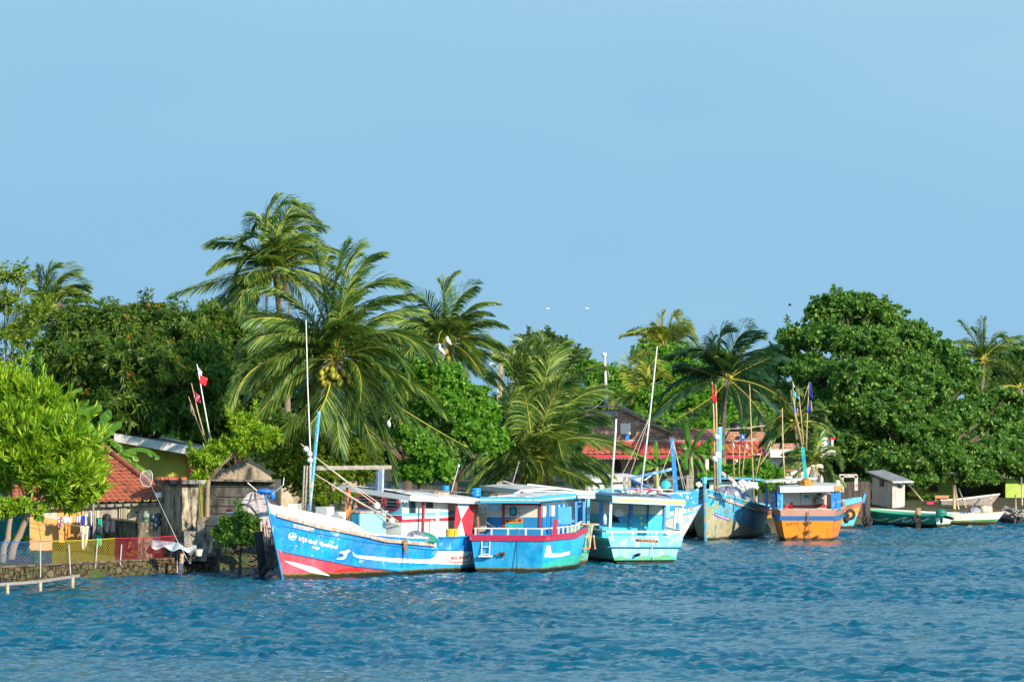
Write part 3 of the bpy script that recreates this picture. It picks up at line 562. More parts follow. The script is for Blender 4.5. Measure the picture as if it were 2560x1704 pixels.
palm('feather_palm', 'bushy feather palm with a smooth pale trunk in front of the white villa wing', base_at(1985, 160), P(1986, 1062, 160),
     [(4, 1100, 300, 1060, 230, 0), (4, 1180, 260, 1200, 220, 0), (4, 1300, 290, 1400, 340, 0), (4, 1330, 360, 1420, 410, 0), (4, 1060, 380, 950, 540, 0), (4, 1080, 480, 940, 600, 0), (4, 1300, 460, 1490, 560, 0), (4, 1020, 520, 950, 660, 0), (4, 1250, 540, 1330, 640, 0), (4, 1120, 560, 1080, 640, 0), (4, 1060, 300, 1040, 250, 0)],
     160, auto=7, autoL=1.9, seed=11, LL=0.5, n=40, wind=(0.05, 0, 0), trunk=0.11, cat='palm tree')
palm('feather_palm', 'low feather palm arching over the stern of the orange boat', base_at(2035, 157), P(2032, 1165, 157),
     [(4, 1330, 640, 1360, 560, 0), (4, 1420, 690, 1520, 690, 0, 1.1), (4, 1480, 720, 1560, 830, 0, 1.1), (4, 1420, 800, 1500, 940, 0, 1.1), (4, 1260, 740, 1150, 740, 0), (4, 1240, 820, 1090, 850, 0), (4, 1300, 700, 1250, 620, 0), (4, 1390, 620, 1400, 580, 0)],
     157, auto=5, autoL=1.7, seed=12, LL=0.5, n=40, wind=(0.05, 0, 0), trunk=0.09, cat='palm tree')

# ------------------------------------------------------------ thicket behind everything
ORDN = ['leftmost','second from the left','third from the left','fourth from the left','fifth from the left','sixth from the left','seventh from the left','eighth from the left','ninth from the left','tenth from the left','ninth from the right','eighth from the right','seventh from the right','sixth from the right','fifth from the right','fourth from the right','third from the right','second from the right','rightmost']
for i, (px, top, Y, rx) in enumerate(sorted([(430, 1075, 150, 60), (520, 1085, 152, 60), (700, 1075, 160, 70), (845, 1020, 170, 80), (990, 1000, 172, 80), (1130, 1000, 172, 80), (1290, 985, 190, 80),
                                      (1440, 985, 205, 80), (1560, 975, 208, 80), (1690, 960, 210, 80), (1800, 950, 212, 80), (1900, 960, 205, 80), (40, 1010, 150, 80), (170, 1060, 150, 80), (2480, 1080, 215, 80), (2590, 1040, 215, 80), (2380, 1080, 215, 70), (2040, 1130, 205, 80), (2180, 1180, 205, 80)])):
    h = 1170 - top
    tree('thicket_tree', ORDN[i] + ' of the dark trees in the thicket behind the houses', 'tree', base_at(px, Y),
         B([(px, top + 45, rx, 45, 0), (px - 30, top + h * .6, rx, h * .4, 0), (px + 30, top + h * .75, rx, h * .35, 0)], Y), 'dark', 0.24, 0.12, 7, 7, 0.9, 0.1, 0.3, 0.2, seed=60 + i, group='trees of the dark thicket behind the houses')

for i, (px, top, Y, rx, lb) in enumerate([(2720, 1010, 190, 90, 'tree past the far end of the bank, nearest the lime house'), (2880, 960, 200, 100, 'tree past the far end of the bank, taller one'), (3050, 1020, 195, 90, 'tree past the far end of the bank, lower one'), (3230, 980, 205, 100, 'last tree along the far end of the bank'),
                                          (-170, 900, 140, 90, 'tree beyond the orange cottage, outermost but one'), (-340, 940, 138, 90, 'outermost tree beyond the orange cottage')]):
    tree('bank_tree', lb, 'tree', base_at(px, Y), B([(px, top + 60, rx, 60, 0), (px - 40, top + 120, rx, 60, 0), (px + 40, top + 140, rx, 55, 0)], Y), 'mid', 0.22, 0.1, 8, 8, 0.9, 0.1, 0.3, 0.25, seed=90 + i)
rw = np.random.default_rng(77); n_ = 9000; fx = rw.uniform(-420, 620, n_); fy = 460 + rw.uniform(-12, 12, n_) + .15 * fx; hh = 6.3 + 1.1 * np.sin(fx * .09) + .8 * np.sin(fx * .23 + 1) + .5 * np.sin(fx * .61); fz = hh * rw.random(n_) ** .6
fw = leaves_obj('far_wood', rosettes(np.stack([fx, fy, fz], 1), rw.normal(0, .5, (n_, 3)) + np.array((0, -.6, .5)), 7, 1.3, .7, 1.0, .1, .4, rw), LM['far'], None, (0, 460, 0)); fw.location = (0, 460, 0)
tag(fw, 'low distant wood closing the horizon behind all houses and trees', 'wood', kind='stuff')
# ------------------------------------------------------------ boats
def proj(p):
    p = np.asarray(p, float); return np.stack([CX + F * p[..., 0] / p[..., 1], HY - F * (p[..., 2] - CH) / p[..., 1]], -1)
_tc = {}
def text2d(s, bold=0.0):                       # letters as triangles in a unit-height strip
    key = (s, bold)
    if key in _tc: return _tc[key]
    cu = bpy.data.curves.new('t', 'FONT'); cu.body = s; cu.size = 1.0; cu.offset = bold; cu.resolution_u = 3
    o = bpy.data.objects.new('t', cu); sc.collection.objects.link(o)
    me = bpy.data.meshes.new_from_object(o.evaluated_get(bpy.context.evaluated_depsgraph_get()))
    v = np.array([tuple(x.co)[:2] for x in me.vertices]); f = [tuple(p.vertices) for p in me.polygons]
    bpy.data.objects.remove(o); bpy.data.curves.remove(cu); bpy.data.meshes.remove(me)
    v[:, 0] -= v[:, 0].min(); v[:, 1] -= v[:, 1].min(); W = v[:, 0].max(); H = v[:, 1].max(); v[:, 0] /= W; v[:, 1] /= H
    _tc[key] = (v, f); return v, f
def ribbon2d(pts, w, closed=False):
    pts = np.array(pts, float); n = len(pts)
    if closed: t = np.roll(pts, -1, 0) - np.roll(pts, 1, 0)
    else: t = np.gradient(pts, axis=0)
    t = nrm(t); nn = np.stack([-t[:, 1], t[:, 0]], 1) * w / 2
    V = np.concatenate([pts + nn, pts - nn]); m = n if closed else n - 1
    return V, [(i, (i + 1) % n, n + (i + 1) % n, n + i) for i in range(m)]
class Boat:
    def __init__(s, name, label, cat, L, B, head, anchor, anchor_at='bow', group=None, **k):
        s.L, s.B = L, B; s.st = k.get('st', .86); s.rake = k.get('rake', .9); s.tr = k.get('tr', .1); s.bw = k.get('bw', .8)
        s.bp = k.get('bp', 2.4); s.wp = k.get('wp', 1.7); s.zb = k.get('zb', 2.4); s.um = k.get('um', .4); s.fl = k.get('fl', .9)
        a = R(head); s.rot = a; s.ca, s.sa = math.cos(a), math.sin(a)
        lx, ly = {'bow': (L, 0), 'stern': (0, 0), 'sternR': (0, -B / 2 * s.st * s.bw), 'sternL': (0, B / 2 * s.st * s.bw)}[anchor_at]
        s.loc = np.array(anchor, float) - np.array((lx * s.ca - ly * s.sa, lx * s.sa + ly * s.ca, 0)); s.loc[2] = 0
        s.root = thing(name, label, cat, s.loc, a, group)
        s.U = np.linspace(0, 1, 61); s.sheer = np.full(61, 1.2); s.near = k.get('near', 1)
    def W(s, p):
        p = np.asarray(p, float); x, y, z = p[..., 0], p[..., 1], p[..., 2]
        return np.stack([x * s.ca - y * s.sa + s.loc[0], x * s.sa + y * s.ca + s.loc[1], z + s.loc[2]], -1)
    def Li(s, p):
        p = np.asarray(p, float) - s.loc; x, y, z = p[..., 0], p[..., 1], p[..., 2]
        return np.stack([x * s.ca + y * s.sa, -x * s.sa + y * s.ca, z], -1)
    def at(s, px, py, ax, val):                # the photo pixel's point on a plane of the boat's own frame
        o = s.Li(np.array((0, 0, CH))); d = s.Li(P(px, py, 100.0)) - o; i = 'xyz'.index(ax)
        return o + d * (val - o[i]) / d[i]
    def zs(s, u): return np.interp(u, s.U, s.sheer)
    def S(s, u, z, side, zt=None):
        u = np.asarray(u, float); z = np.asarray(z, float); zt = s.zs(u) if zt is None else zt; um = s.um
        a = np.clip((u - um) / (1 - um), 0, 1)
        aft = s.st + (1 - s.st) * np.sin(np.clip(u / um, 0, 1) * math.pi / 2)
        bt = s.B / 2 * np.where(u < um, aft, 1 - a ** s.bp); bl = s.B / 2 * s.bw * np.where(u < um, aft, 1 - a ** s.wp)
        w = z / zt; hb = np.where(w >= 0, bl + (bt - bl) * np.clip(w, 0, 1.3) ** s.fl, bl * (1 + 0.9 * np.clip(w, -1, 0)))
        x = s.L * u + s.rake * np.clip(z / s.zb, -.3, 1.3) * u ** 5 - s.tr * z * (1 - u) ** 4
        return np.stack([x, side * np.maximum(hb, 0.03), z + 0 * u], -1)
    def fit(s, poly, side, first=False):       # z(u) of a line seen in the photo along this side
        poly = np.array(sorted(poly), float); out = np.zeros(61)
        lo = np.full(61, -0.4); hi = np.full(61, 4.0)
        for _ in range(30):
            m = (lo + hi) / 2; pr = proj(s.W(s.S(s.U, m, side, zt=(m.clip(.3) if first else None))))
            ty = np.interp(pr[:, 0], poly[:, 0], poly[:, 1]); up = pr[:, 1] < ty
            hi = np.where(up, m, hi); lo = np.where(up, lo, m)
        return m
    def setsheer(s, poly, side=None):
        side = side or s.near
        s.sheer = s.fit(poly, side, True).clip(.3)
        for _ in range(2): s.sheer = np.convolve(np.pad(s.sheer, 1, 'edge'), [.25, .5, .25], 'valid')
    def pick(s, px, py, side):
        px = np.atleast_1d(np.asarray(px, float)); py = np.atleast_1d(np.asarray(py, float))
        gu, gw = np.meshgrid(np.linspace(0, 1, 50), np.linspace(0, 1, 30), indexing='ij'); gzz = gw * s.zs(gu)
        pr = proj(s.W(s.S(gu, gzz, side))).reshape(-1, 2)
        j = ((pr[None] - np.stack([px, py], -1)[:, None]) ** 2).sum(-1).argmin(1); u = gu.ravel()[j].copy(); z = gzz.ravel()[j].copy()
        for _ in range(8):
            f = lambda uu, zz: proj(s.W(s.S(uu, zz, side)))
            p0 = f(u, z); pu = (f(u + 1e-3, z) - p0) / 1e-3; pz = (f(u, z + 1e-3) - p0) / 1e-3
            ex, ey = px - p0[:, 0], py - p0[:, 1]; det = pu[:, 0] * pz[:, 1] - pz[:, 0] * pu[:, 1]; det = np.where(np.abs(det) < 1e-6, 1e-6, det)
            u = np.clip(u + np.clip((ex * pz[:, 1] - pz[:, 0] * ey) / det, -.08, .08), 0, 1); z = z + np.clip((pu[:, 0] * ey - ex * pu[:, 1]) / det, -.3, .3)
        return u, z
    def out(s, u, z, side, off):
        u = np.asarray(u, float); z = np.asarray(z, float); p = s.S(u, z, side); e = 2e-3
        a = s.S(np.minimum(u + e, 1), z, side) - s.S(u - e, z, side); b = s.S(u, z + e, side) - s.S(u, z - e, side)
        n = nrm(np.cross(b, a)); n = np.where((n[..., 1:2] * side) < 0, -n, n)
        return p + n * off
    def decal(s, name, V2, faces, mat, side=None, off=0.008, parent=None):
        side = side or s.near; V2 = np.asarray(V2, float)
        u, z = s.pick(V2[:, 0], V2[:, 1], side); V = s.out(u, z, side, off)
        tot = [len(f) for f in faces]; return mesh_np(name, V, [i for f in faces for i in f], np.concatenate([[0], np.cumsum(tot)[:-1]]), tot, mat, parent or s.hull)
    def text(s, txt, p0, p1, h, mat, side=None, shear=None, name='lettering', bold=0.02, plane=None, off=0.008):
        v, f = text2d(txt, bold); p0, p1 = np.array(p0, float), np.array(p1, float)
        V2 = p0 + v[:, :1] * (p1 - p0) + v[:, 1:] * np.array(shear if shear is not None else (0, -h), float)
        return s.flat(name, V2, f, mat, plane, off) if plane else s.decal(name, V2, f, mat, side, off)
    def flat(s, name, V2, faces, mat, plane, off=0.01, parent=None):
        ax, val = plane; sg = 1 if val >= 0 else -1; i = 'xyz'.index(ax); V = np.array([s.at(x, y, ax, val + 0) for x, y in V2])
        o = s.Li(np.array((0, 0, CH))); V[:, i] += off * np.sign(o[i] - val)
        tot = [len(t) for t in faces]; return mesh_np(name, V, [i for t in faces for i in t], np.concatenate([[0], np.cumsum(tot)[:-1]]), tot, mat, parent or s.root)
    def quadpatch(s, name, c4, mat, side=None, off=0.007, n=8, parent=None):   # 4 photo corners on the hull
        c = np.array(c4, float); V2 = []; 
        for i in range(n + 1):
            for j in range(4):
                t, w_ = i / n, j / 3; V2.append((c[0] * (1 - t) + c[1] * t) * (1 - w_) + (c[3] * (1 - t) + c[2] * t) * w_)
        return s.decal(name, V2, [(i * 4 + j, (i + 1) * 4 + j, (i + 1) * 4 + j + 1, i * 4 + j + 1) for i in range(n) for j in range(3)], mat, side, off, parent)
    def make_hull(s, mat, tmat=None, attrs=None, deck=None, bul=0.5, inner=None, cap=None, capw=0.09, nu=90, nv=26, zbot=-0.45):
        u = np.linspace(0, 1, nu + 1) ; v = np.linspace(0, 1, nv + 1); UU, VV = np.meshgrid(u, v, indexing='ij'); zt = s.zs(UU)
        ZZ = zbot + (zt - zbot) * VV; attrs = dict(attrs or {}); attrs['sh'] = s.sheer; V, Fc, At = [], [], {k_: [] for k_ in attrs}
        for sd_ in (1, -1):
            V.append(s.S(UU, ZZ, sd_).reshape(-1, 3))
            for k_, a in attrs.items(): At[k_].append((ZZ - np.interp(UU, s.U, a)).ravel())
        n = (nu + 1) * (nv + 1); idx = np.arange(n).reshape(nu + 1, nv + 1)
        q1 = np.stack([idx[:-1, :-1], idx[:-1, 1:], idx[1:, 1:], idx[1:, :-1]], -1).reshape(-1, 4); q2 = q1[:, ::-1] + n
        # q1: port side must face +y
        stem = np.stack([idx[-1, :-1], idx[-1, 1:], idx[-1, 1:] + n, idx[-1, :-1] + n], -1)
        Q = np.concatenate([q1[:, ::-1] if False else q1, q2, stem])
        s.hull = mesh_np('hull', np.concatenate(V), Q.ravel(), np.arange(len(Q)) * 4, np.full(len(Q), 4), mat, s.root, True)
        for k_, a in At.items():
            at_ = s.hull.data.attributes.new(k_, 'FLOAT', 'POINT'); at_.data.foreach_set('value', np.concatenate(a).astype(np.float32))
        mb = MB()
        def tf(a, b):
            z = zbot + (s.zs(0) - zbot) * b; p = s.S(0.0, z, 1); return (p[0] + 0.0, p[1] * (1 - 2 * a), z)
        mb.grid(tf, 14, 14, True); s.transom = mb.build('transom', tmat or mat, s.root, False)
        s.zd = lambda uu: s.zs(uu) - bul
        if deck: 
            mb = MB(); mb.grid(lambda a, b: tuple(s.S(a * .985, s.zd(a * .985), 1) * np.array((1, 0.985 * (1 - 2 * b), 1))), 30, 6); mb.build('deck', deck, s.root)
        if inner:
            mb = MB(); t = 0.05
            for sd_ in (1, -1):
                def fi(a, b):
                    z = s.zd(a) + (s.zs(a) - s.zd(a)) * b; p = s.S(a * .99, z, 1); return (p[0], sd_ * max(p[1] - t, 0.01), z)
                mb.grid(fi, 40, 2, sd_ > 0)
            p = lambda a, b: tuple(s.S(0.0, s.zd(0) + (s.zs(0) - s.zd(0)) * b, 1) * np.array((1, 0.98 * (1 - 2 * a), 1)) + np.array((t, 0, 0)))
            mb.grid(p, 2, 2); s.inner = mb.build('bulwark_lining', inner, s.root, False)
        if cap:
            mb = MB(); z0 = s.zs(s.U) + 0.015
            for sd_ in (1, -1):
                pts = s.S(s.U, s.zs(s.U), sd_); pts[:, 2] += 0.02; pts[:, 1] -= sd_ * 0.02
                s.strip(mb, pts, capw, 0.05, sd_)
            a = s.S(0.0, s.zs(0), 1); mb.bar((a[0] + .0, a[1] + .03, a[2] + .022), (a[0] + .0, -a[1] - .03, a[2] + .022), capw, 0.052)
            mb.build('gunwale', cap, s.root)
        return s.hull
    def strip(s, mb, pts, w_, h, sd_):
        n = len(pts); vs = []
        for p in pts:
            for dy, dz in ((-w_ / 2, -h / 2), (w_ / 2, -h / 2), (w_ / 2, h / 2), (-w_ / 2, h / 2)): vs.append((p[0], p[1] + dy, p[2] + dz))
        mb.add(vs, [(i * 4 + j, i * 4 + (j + 1) % 4, (i + 1) * 4 + (j + 1) % 4, (i + 1) * 4 + j) for i in range(n - 1) for j in range(4)] + [(3, 2, 1, 0), ((n - 1) * 4, (n - 1) * 4 + 1, (n - 1) * 4 + 2, (n - 1) * 4 + 3)])
    def rail(s, name, zline, mat, w_=0.07, h=0.09, u0=0, u1=1, off=0.0, sides=(1, -1)):
        mb = MB(); uu = np.linspace(u0, u1, 40); zz = np.interp(uu, s.U, zline) if not np.isscalar(zline) else np.full(40, zline)
        for sd_ in sides:
            pts = s.S(uu, zz, sd_); pts[:, 1] += sd_ * off; s.strip(mb, pts, w_, h, sd_)
        return mb.build(name, mat, s.root)
    def box(s, name, lo, hi, mat, bevel=0, parent=None):
        mb = MB(); lo, hi = np.array(lo, float), np.array(hi, float); mb.box((lo + hi) / 2, np.abs(hi - lo)); return mb.build(name, mat, parent or s.root, False, bevel)
    def slab(s, name, corners, th, mat, parent=None, camber=0.0, n=6):     # roof from 4 local corners FL, FR, RR, RL ; camber across
        c = np.array(corners, float); mb = MB()
        def f(top):
            def g(a, b):
                p = (c[0] * (1 - a) + c[3] * a) * (1 - b) + (c[1] * (1 - a) + c[2] * a) * b; p = p.copy(); p[2] += camber * 4 * b * (1 - b) + (0 if top else -th); return tuple(p)
            return g
        mb.grid(f(True), n, n, False); mb.grid(f(False), n, n, True); k = n + 1; m = k * k
        e = [i * k for i in range(k)], [i * k + n for i in range(k)], list(range(k)), [n * k + i for i in range(k)]
        for E in e:
            for a, b in zip(E[:-1], E[1:]): mb.f.append([a, b, m + b, m + a]); mb.m.append(0)
        o = mb.build(name, mat, parent or s.root); 
        bm = None
        return o
def attr(t, name):
    n = t.t.nodes.new('ShaderNodeAttribute'); n.attribute_name = name; return n.outputs['Fac']
def hullmat(name, base, bands=(), wears=(), rough=0.45, algae=True, streak=(0.30, 0.12, 0.04), seam=True, grime=0.5):
    """bands: (attribute, colour, sign) painted where sign*(z-line)>0; wears: (colour, scale, threshold, stretch)"""
    t = T(name); n1 = t.noise(1.1, 3); x, y, z = t.xyz()
    c = t.mix(n1, tuple(v * .82 for v in base), tuple(min(1, v * 1.15) for v in base))
    for i, wr in enumerate(wears):
        if len(wr) < 5: c = t.wear(c, wr[0], wr[1], wr[2], 0.04, wr[3] if len(wr) > 3 else (1, 1, 1), off=2.7 * (i + 1))
    for i, (a, col, sg) in enumerate(bands):
        d = t.ma('ADD', attr(t, a), t.ma('MULTIPLY', t.ma('SUBTRACT', t.noise(5, 4), 0.5), 0.012))
        f = t.step(d, 0.0, 0.006) if sg > 0 else t.ma('SUBTRACT', 1.0, t.step(d, 0.0, 0.006))
        col2 = t.mix(t.noise(2.2, 5, off=7), tuple(v * .8 for v in col), tuple(min(1, v * 1.12) for v in col))
        c = t.mix(f, c, col2)
    for i, wr in enumerate(wears):
        if len(wr) >= 5: c = t.wear(c, wr[0], wr[1], wr[2], 0.05, wr[3], off=1.9 * (i + 1))
    # rust / dirt runs, fine vertical streaks
    c = t.mix(t.ma('MULTIPLY', t.step(t.noise(2.3, 6, 0.7, (3.2, 3.2, 0.35), 11), 0.66, 0.05), grime), c, streak)
    c = t.mix(t.ma('MULTIPLY', t.step(t.noise(7, 5, 0.7, (2, 2, 0.25), 4), 0.62, 0.08), 0.10), c, (0.8, 0.85, 0.85))
    if seam:      # plank seams and scuffs down to bare wood
        fr = t.ma('FRACT', t.ma('MULTIPLY', attr(t, 'sh'), 4.2)); c = t.mix(t.ma('MULTIPLY', t.step(fr, .955, .012), t.ma('MULTIPLY', t.noise(3, 3, off=9), .75)), c, tuple(v * .25 for v in base))
        c = t.mix(t.ma('MULTIPLY', t.step(t.noise(2.6, 8, .75, (1, 1, 1.6), 13), .655, .03), .85), c, (.40, .31, .24)); c = t.mix(t.ma('MULTIPLY', t.step(t.noise(1.1, 5, .7, off=17), .57, .10), .18), c, tuple(min(1, v * .55 + .28) for v in base))
    if algae:
        nz = t.ma('ADD', z, t.ma('MULTIPLY', t.ma('SUBTRACT', t.noise(6, 6, 0.7, (1, 1, 0.8), 3), 0.5), 0.16))
        c = t.mix(t.ma('SUBTRACT', 1.0, t.step(nz, 0.07, 0.02)), c, (0.16, 0.13, 0.03)); c = t.mix(t.ma('SUBTRACT', 1.0, t.step(nz, 0.025, 0.015)), c, (0.03, 0.028, 0.015))
    t.bump(t.ma('ADD', t.noise(1.3, 2, st=(1, 1, 2.5)), t.ma('MULTIPLY', t.noise(22, 4), 0.12)), 0.04, 0.3)
    return t.done(c, rough, 0.45)
WHITE = paint('white_paint', (0.66, 0.64, 0.58), [((0.50, 0.42, 0.30), 3, 0.64), ((0.30, 0.14, 0.06), 5, 0.70, (1, 1, 0.4))])
WOOD = paint('weathered_wood', (0.36, 0.25, 0.18), [((0.60, 0.42, 0.34), 6, 0.5), ((0.16, 0.10, 0.07), 8, 0.6, (1, 1, 3))], rough=0.85)
GREYW = paint('grey_wood', (0.34, 0.30, 0.26), [((0.18, 0.15, 0.12), 6, 0.52, (1, 4, 4))], rough=0.9)
BLUEP = paint('blue_paint', (0.02, 0.20, 0.52), [((0.25, 0.45, 0.60), 4, 0.62)])
CYANP = paint('sky_blue_paint', (0.10, 0.42, 0.66), [((0.5, 0.65, 0.72), 4, 0.62), ((0.3, 0.2, 0.12), 6, 0.70)])
REDP = paint('red_paint', (0.52, 0.03, 0.05), [((0.6, 0.4, 0.38), 5, 0.68)])
DARKRED = paint('maroon_paint', (0.34, 0.03, 0.05), [((0.5, 0.3, 0.28), 5, 0.66)])
RUST = paint('rusty_iron', (0.30, 0.12, 0.05), [((0.12, 0.06, 0.03), 7, 0.5)], rough=0.8)
ROPE = paint('rope', (0.50, 0.43, 0.30), rough=0.95)
DARK = paint('dark_opening', (0.012, 0.014, 0.016), rough=0.4)
GLASS = paint('window_glass', (0.02, 0.045, 0.05), rough=0.08, bump=0)
YELP = paint('yellow_plastic', (0.75, 0.58, 0.02), rough=0.35)
BLKR = paint('black_rubber', (0.015, 0.015, 0.016), [((0.05, 0.045, 0.04), 5, 0.55)], rough=0.75)
FLOAT = paint('white_float', (0.66, 0.65, 0.60), [((0.28, 0.26, 0.2), 9, 0.60)], rough=0.55)
TARP = paint('blue_tarp', (0.02, 0.16, 0.62), rough=0.4)
NETG = paint('green_net', (0.02, 0.24, 0.17), [((0.01, 0.12, 0.10), 12, 0.5), ((0.05, 0.4, 0.3), 15, 0.62)], rough=0.9, bump=0.8)
DECK = paint('deck_boards', (0.30, 0.26, 0.21), [((0.12, 0.10, 0.08), 5, 0.55)], rough=0.9)
ROOFW = paint('roof_white', (0.66, 0.65, 0.61), [((0.32, 0.30, 0.26), 3.5, 0.56), ((0.15, 0.13, 0.1), 7, 0.66)], rough=0.6)
LTEAL = paint('teal_paint', (0.03, 0.36, 0.38), [((0.4, 0.6, 0.6), 5, 0.66)])
BLACKL = paint('black_lettering', (0.03, 0.015, 0.01), rough=0.6, bump=0)
ORNG = paint('orange_plate', (0.80, 0.30, 0.05), rough=0.5)
def net_heap(name, label, cat, p, r, mat, seed=0, M=None, n=20, group=None, sc_=(1.3, 1.0, 0.55)):
    rd = random.Random(seed); mb = MB(); ph = [rd.uniform(0, 6) for _ in range(6)]
    def f(a, b):
        th = a * 6.2832; el = b * 1.57; k = 1 + 0.13 * math.sin(3 * th + ph[0]) + 0.09 * math.sin(7 * th + ph[1] + 4 * el) + 0.06 * math.sin(13 * th + 9 * el + ph[2])
        return (p[0] + r * sc_[0] * k * math.cos(th) * math.cos(el), p[1] + r * sc_[1] * k * math.sin(th) * math.cos(el), p[2] + r * sc_[2] * math.sin(el) * (1 + 0.1 * math.sin(9 * th + ph[3])))
    mb.grid(f, n * 2, n); return solo(mb, name, mat, label, cat, group, smooth=True, loc=p)
_fl = {}
def flt(px, py, Y, r, label, group='white fishing floats on the boats', mat=None):
    p = P(px, py, Y); key = round(r, 2)
    if key not in _fl:
        mb = MB(); mb.sphere((0, 0, 0), r, 14, 10, (1, 1, 1.05)); mb.tube([(0, 0, -r * 1.25), (0, 0, r * 1.25)], r * 0.16, 8); _fl[key] = mb
    o = _fl[key].build('net_float', mat or FLOAT, None, True); o.location = tuple(p); o.rotation_euler = (px * 7.1 % 3, py * 3.3 % 3, 0)
    return tag(o, label, 'float', group)
def rope(name, label, pts, r=0.018, sag=0.0, mat=None, cat='rope', parent=None):
    pts = [np.array(p, float) for p in pts]
    if len(pts) == 2 and sag: pts = [pts[0] + (pts[1] - pts[0]) * t - np.array((0, 0, sag * 4 * t * (1 - t))) for t in np.linspace(0, 1, 9)]
    mb = MB(); mb.tube(pts, r, 5)
    if parent is not None: return mb.build(name, mat or ROPE, parent, True)
    return solo(mb, name, mat or ROPE, label, cat, smooth=True)
def bbar(b, name, k, p0, p1, plane, w_, mat, h=None, round_=False, parent=None, r2=None):
    a = b.at(*q(k, *p0), *plane) if len(p0) == 2 else np.array(p0); c = b.at(*q(k, *p1), *plane) if len(p1) == 2 else np.array(p1)
    mb = MB()
    if round_: mb.tube([a, (a + c) / 2, c], w_ / 2, 8, r2=(r2 or w_) / 2)
    else: mb.bar(a, c, w_, h)
    return mb.build(name, mat, parent or b.root, round_)
def wallmat(name, base=None, bands=(), dirt=(0.35, 0.27, 0.18)):
    if name in _pc: return _pc[name]
    t = T(name); x, y, z = t.xyz(); c = t.mix(t.noise(1.6, 4), tuple(v * .85 for v in base), tuple(min(1, v * 1.05) for v in base))
    zz = t.ma('ADD', z, t.ma('MULTIPLY', t.ma('SUBTRACT', t.noise(9, 3), .5), .012))
    for lo, hi, col in bands: c = t.mix(t.band(zz, lo, hi, 0.006), c, col)
    c = t.mix(t.ma('MULTIPLY', t.step(t.noise(3, 6, .7, (2.5, 2.5, .4), 5), .64, .05), .6), c, dirt)
    t.bump(t.noise(15, 4), .01, .2); _pc[name] = t.done(c, 0.5, 0.4); return _pc[name]
def ringwin(b, k, cx, cy, rx, ry, plane, fm, bars=0, fw=0.3, sq=3.2, frame_t=0.05, glass=None):
    def pts(s, off):
        out = []
        for i in range(24):
            a = 2 * math.pi * i / 24; c_, s_ = math.cos(a), math.sin(a); r = (abs(c_) ** sq + abs(s_) ** sq) ** (-1 / sq)
            p = b.at(*q(k, cx + rx * s * c_ * r, cy + ry * s * s_ * r), *plane); i_ = 'xyz'.index(plane[0]); p[i_] += off; out.append(p)
        return out
    o = b.Li(np.array((0, 0, CH))); sg = np.sign(o['xyz'.index(plane[0])] - plane[1])
    mb = MB(); A, Bq, C_, D = pts(1, 0), pts(1 - fw, 0), pts(1, sg * frame_t), pts(1 - fw, sg * frame_t)
    n = 24; mb.add(A + Bq + C_ + D, [(2 * n + i, 2 * n + (i + 1) % n, 3 * n + (i + 1) % n, 3 * n + i) for i in range(n)] + [(i, (i + 1) % n, 2 * n + (i + 1) % n, 2 * n + i) for i in range(n)] + [(n + i, 3 * n + i, 3 * n + (i + 1) % n, n + (i + 1) % n) for i in range(n)])
    w_ = mb.build('window', fm, b.root); g = MB(); g.add(pts(1 - fw * .9, sg * 0.012), [tuple(range(n))]); g.build('pane', glass or GLASS, w_)
    if bars:
        m2 = MB(); 
        for i in range(bars):
            yy = cy - ry * .6 + ry * 1.2 * i / (bars - 1); a = b.at(*q(k, cx - rx * .9, yy), *plane); c = b.at(*q(k, cx + rx * .95, yy + 3), *plane)
            j = 'xyz'.index(plane[0]); a[j] += sg * 0.06; c[j] += sg * 0.06; m2.bar(a, c, 0.018)
        m2.build('window_bars', GREYW, w_)
    return w_
def panel(b, name, k, poly, plane, mat, th=0.03, parent=None):
    p = [b.at(*q(k, *v), *plane) for v in poly]; j = 'xyz'.index(plane[0]); o = b.Li(np.array((0, 0, CH))); sg = np.sign(o[j] - plane[1])
    d = np.zeros(3); d[j] = sg * th; mb = MB(); mb.prism(p, d); return mb.build(name, mat, parent or b.root)
def L1(k, pts): return [q(k, *p) for p in pts]
# ===================================================== BOAT 1 : blue, white and red trawler
b = Boat('fishing_boat', 'long blue fishing boat with red bottom, white bow and white letters on its side', 'fishing boat', 10.0, 3.1, 235, G(706, 1439), 'bow', rake=.87, bw=.8, st=.88, tr=.05, zb=2.62, bp=2.5, wp=1.8, near=1)
b.setsheer([(668, 1254), (686, 1264), (793, 1286), (888, 1308), (912, 1334), (1040, 1345), (1140, 1343), (1215, 1338)])
zw = b.fit(L1(2, [(80, 970), (155, 1003), (300, 1022), (500, 1080), (700, 1130), (880, 1160)]) + [(960, 1320), (1220, 1200)], 1)
zr = b.fit([(700, 1372)] + L1(2, [(200, 1299), (500, 1358), (800, 1418), (1000, 1440), (1250, 1470), (1500, 1500), (1900, 1560)]), 1)
zr2 = b.fit(L1(2, [(215, 1520), (600, 1480), (700, 1442), (850, 1415), (1000, 1440), (1900, 1560)]), 1)
zt1 = b.fit(L1(2, [(100, 1415), (800, 1422), (1000, 1428), (1250, 1430), (1400, 1405), (1850, 1405)]), 1)
BL = (0.0, 0.20, 0.55)
HM1 = hullmat('boat_hull_blue', BL, [('tl', (0.02, 0.36, 0.62), -1), ('red', (0.52, 0.055, 0.075), -1), ('red2', (0.58, 0.015, 0.02), -1), ('wh', (0.68, 0.65, 0.58), 1)],
              [((0.0, 0.29, 0.66), 0.9, 0.50), ((0.35, 0.62, 0.76), 1.6, 0.64), ((0.60, 0.72, 0.78), 3.2, 0.70), ((0.62, 0.50, 0.40), 3.5, 0.70, (1, 1, 1), 1)])
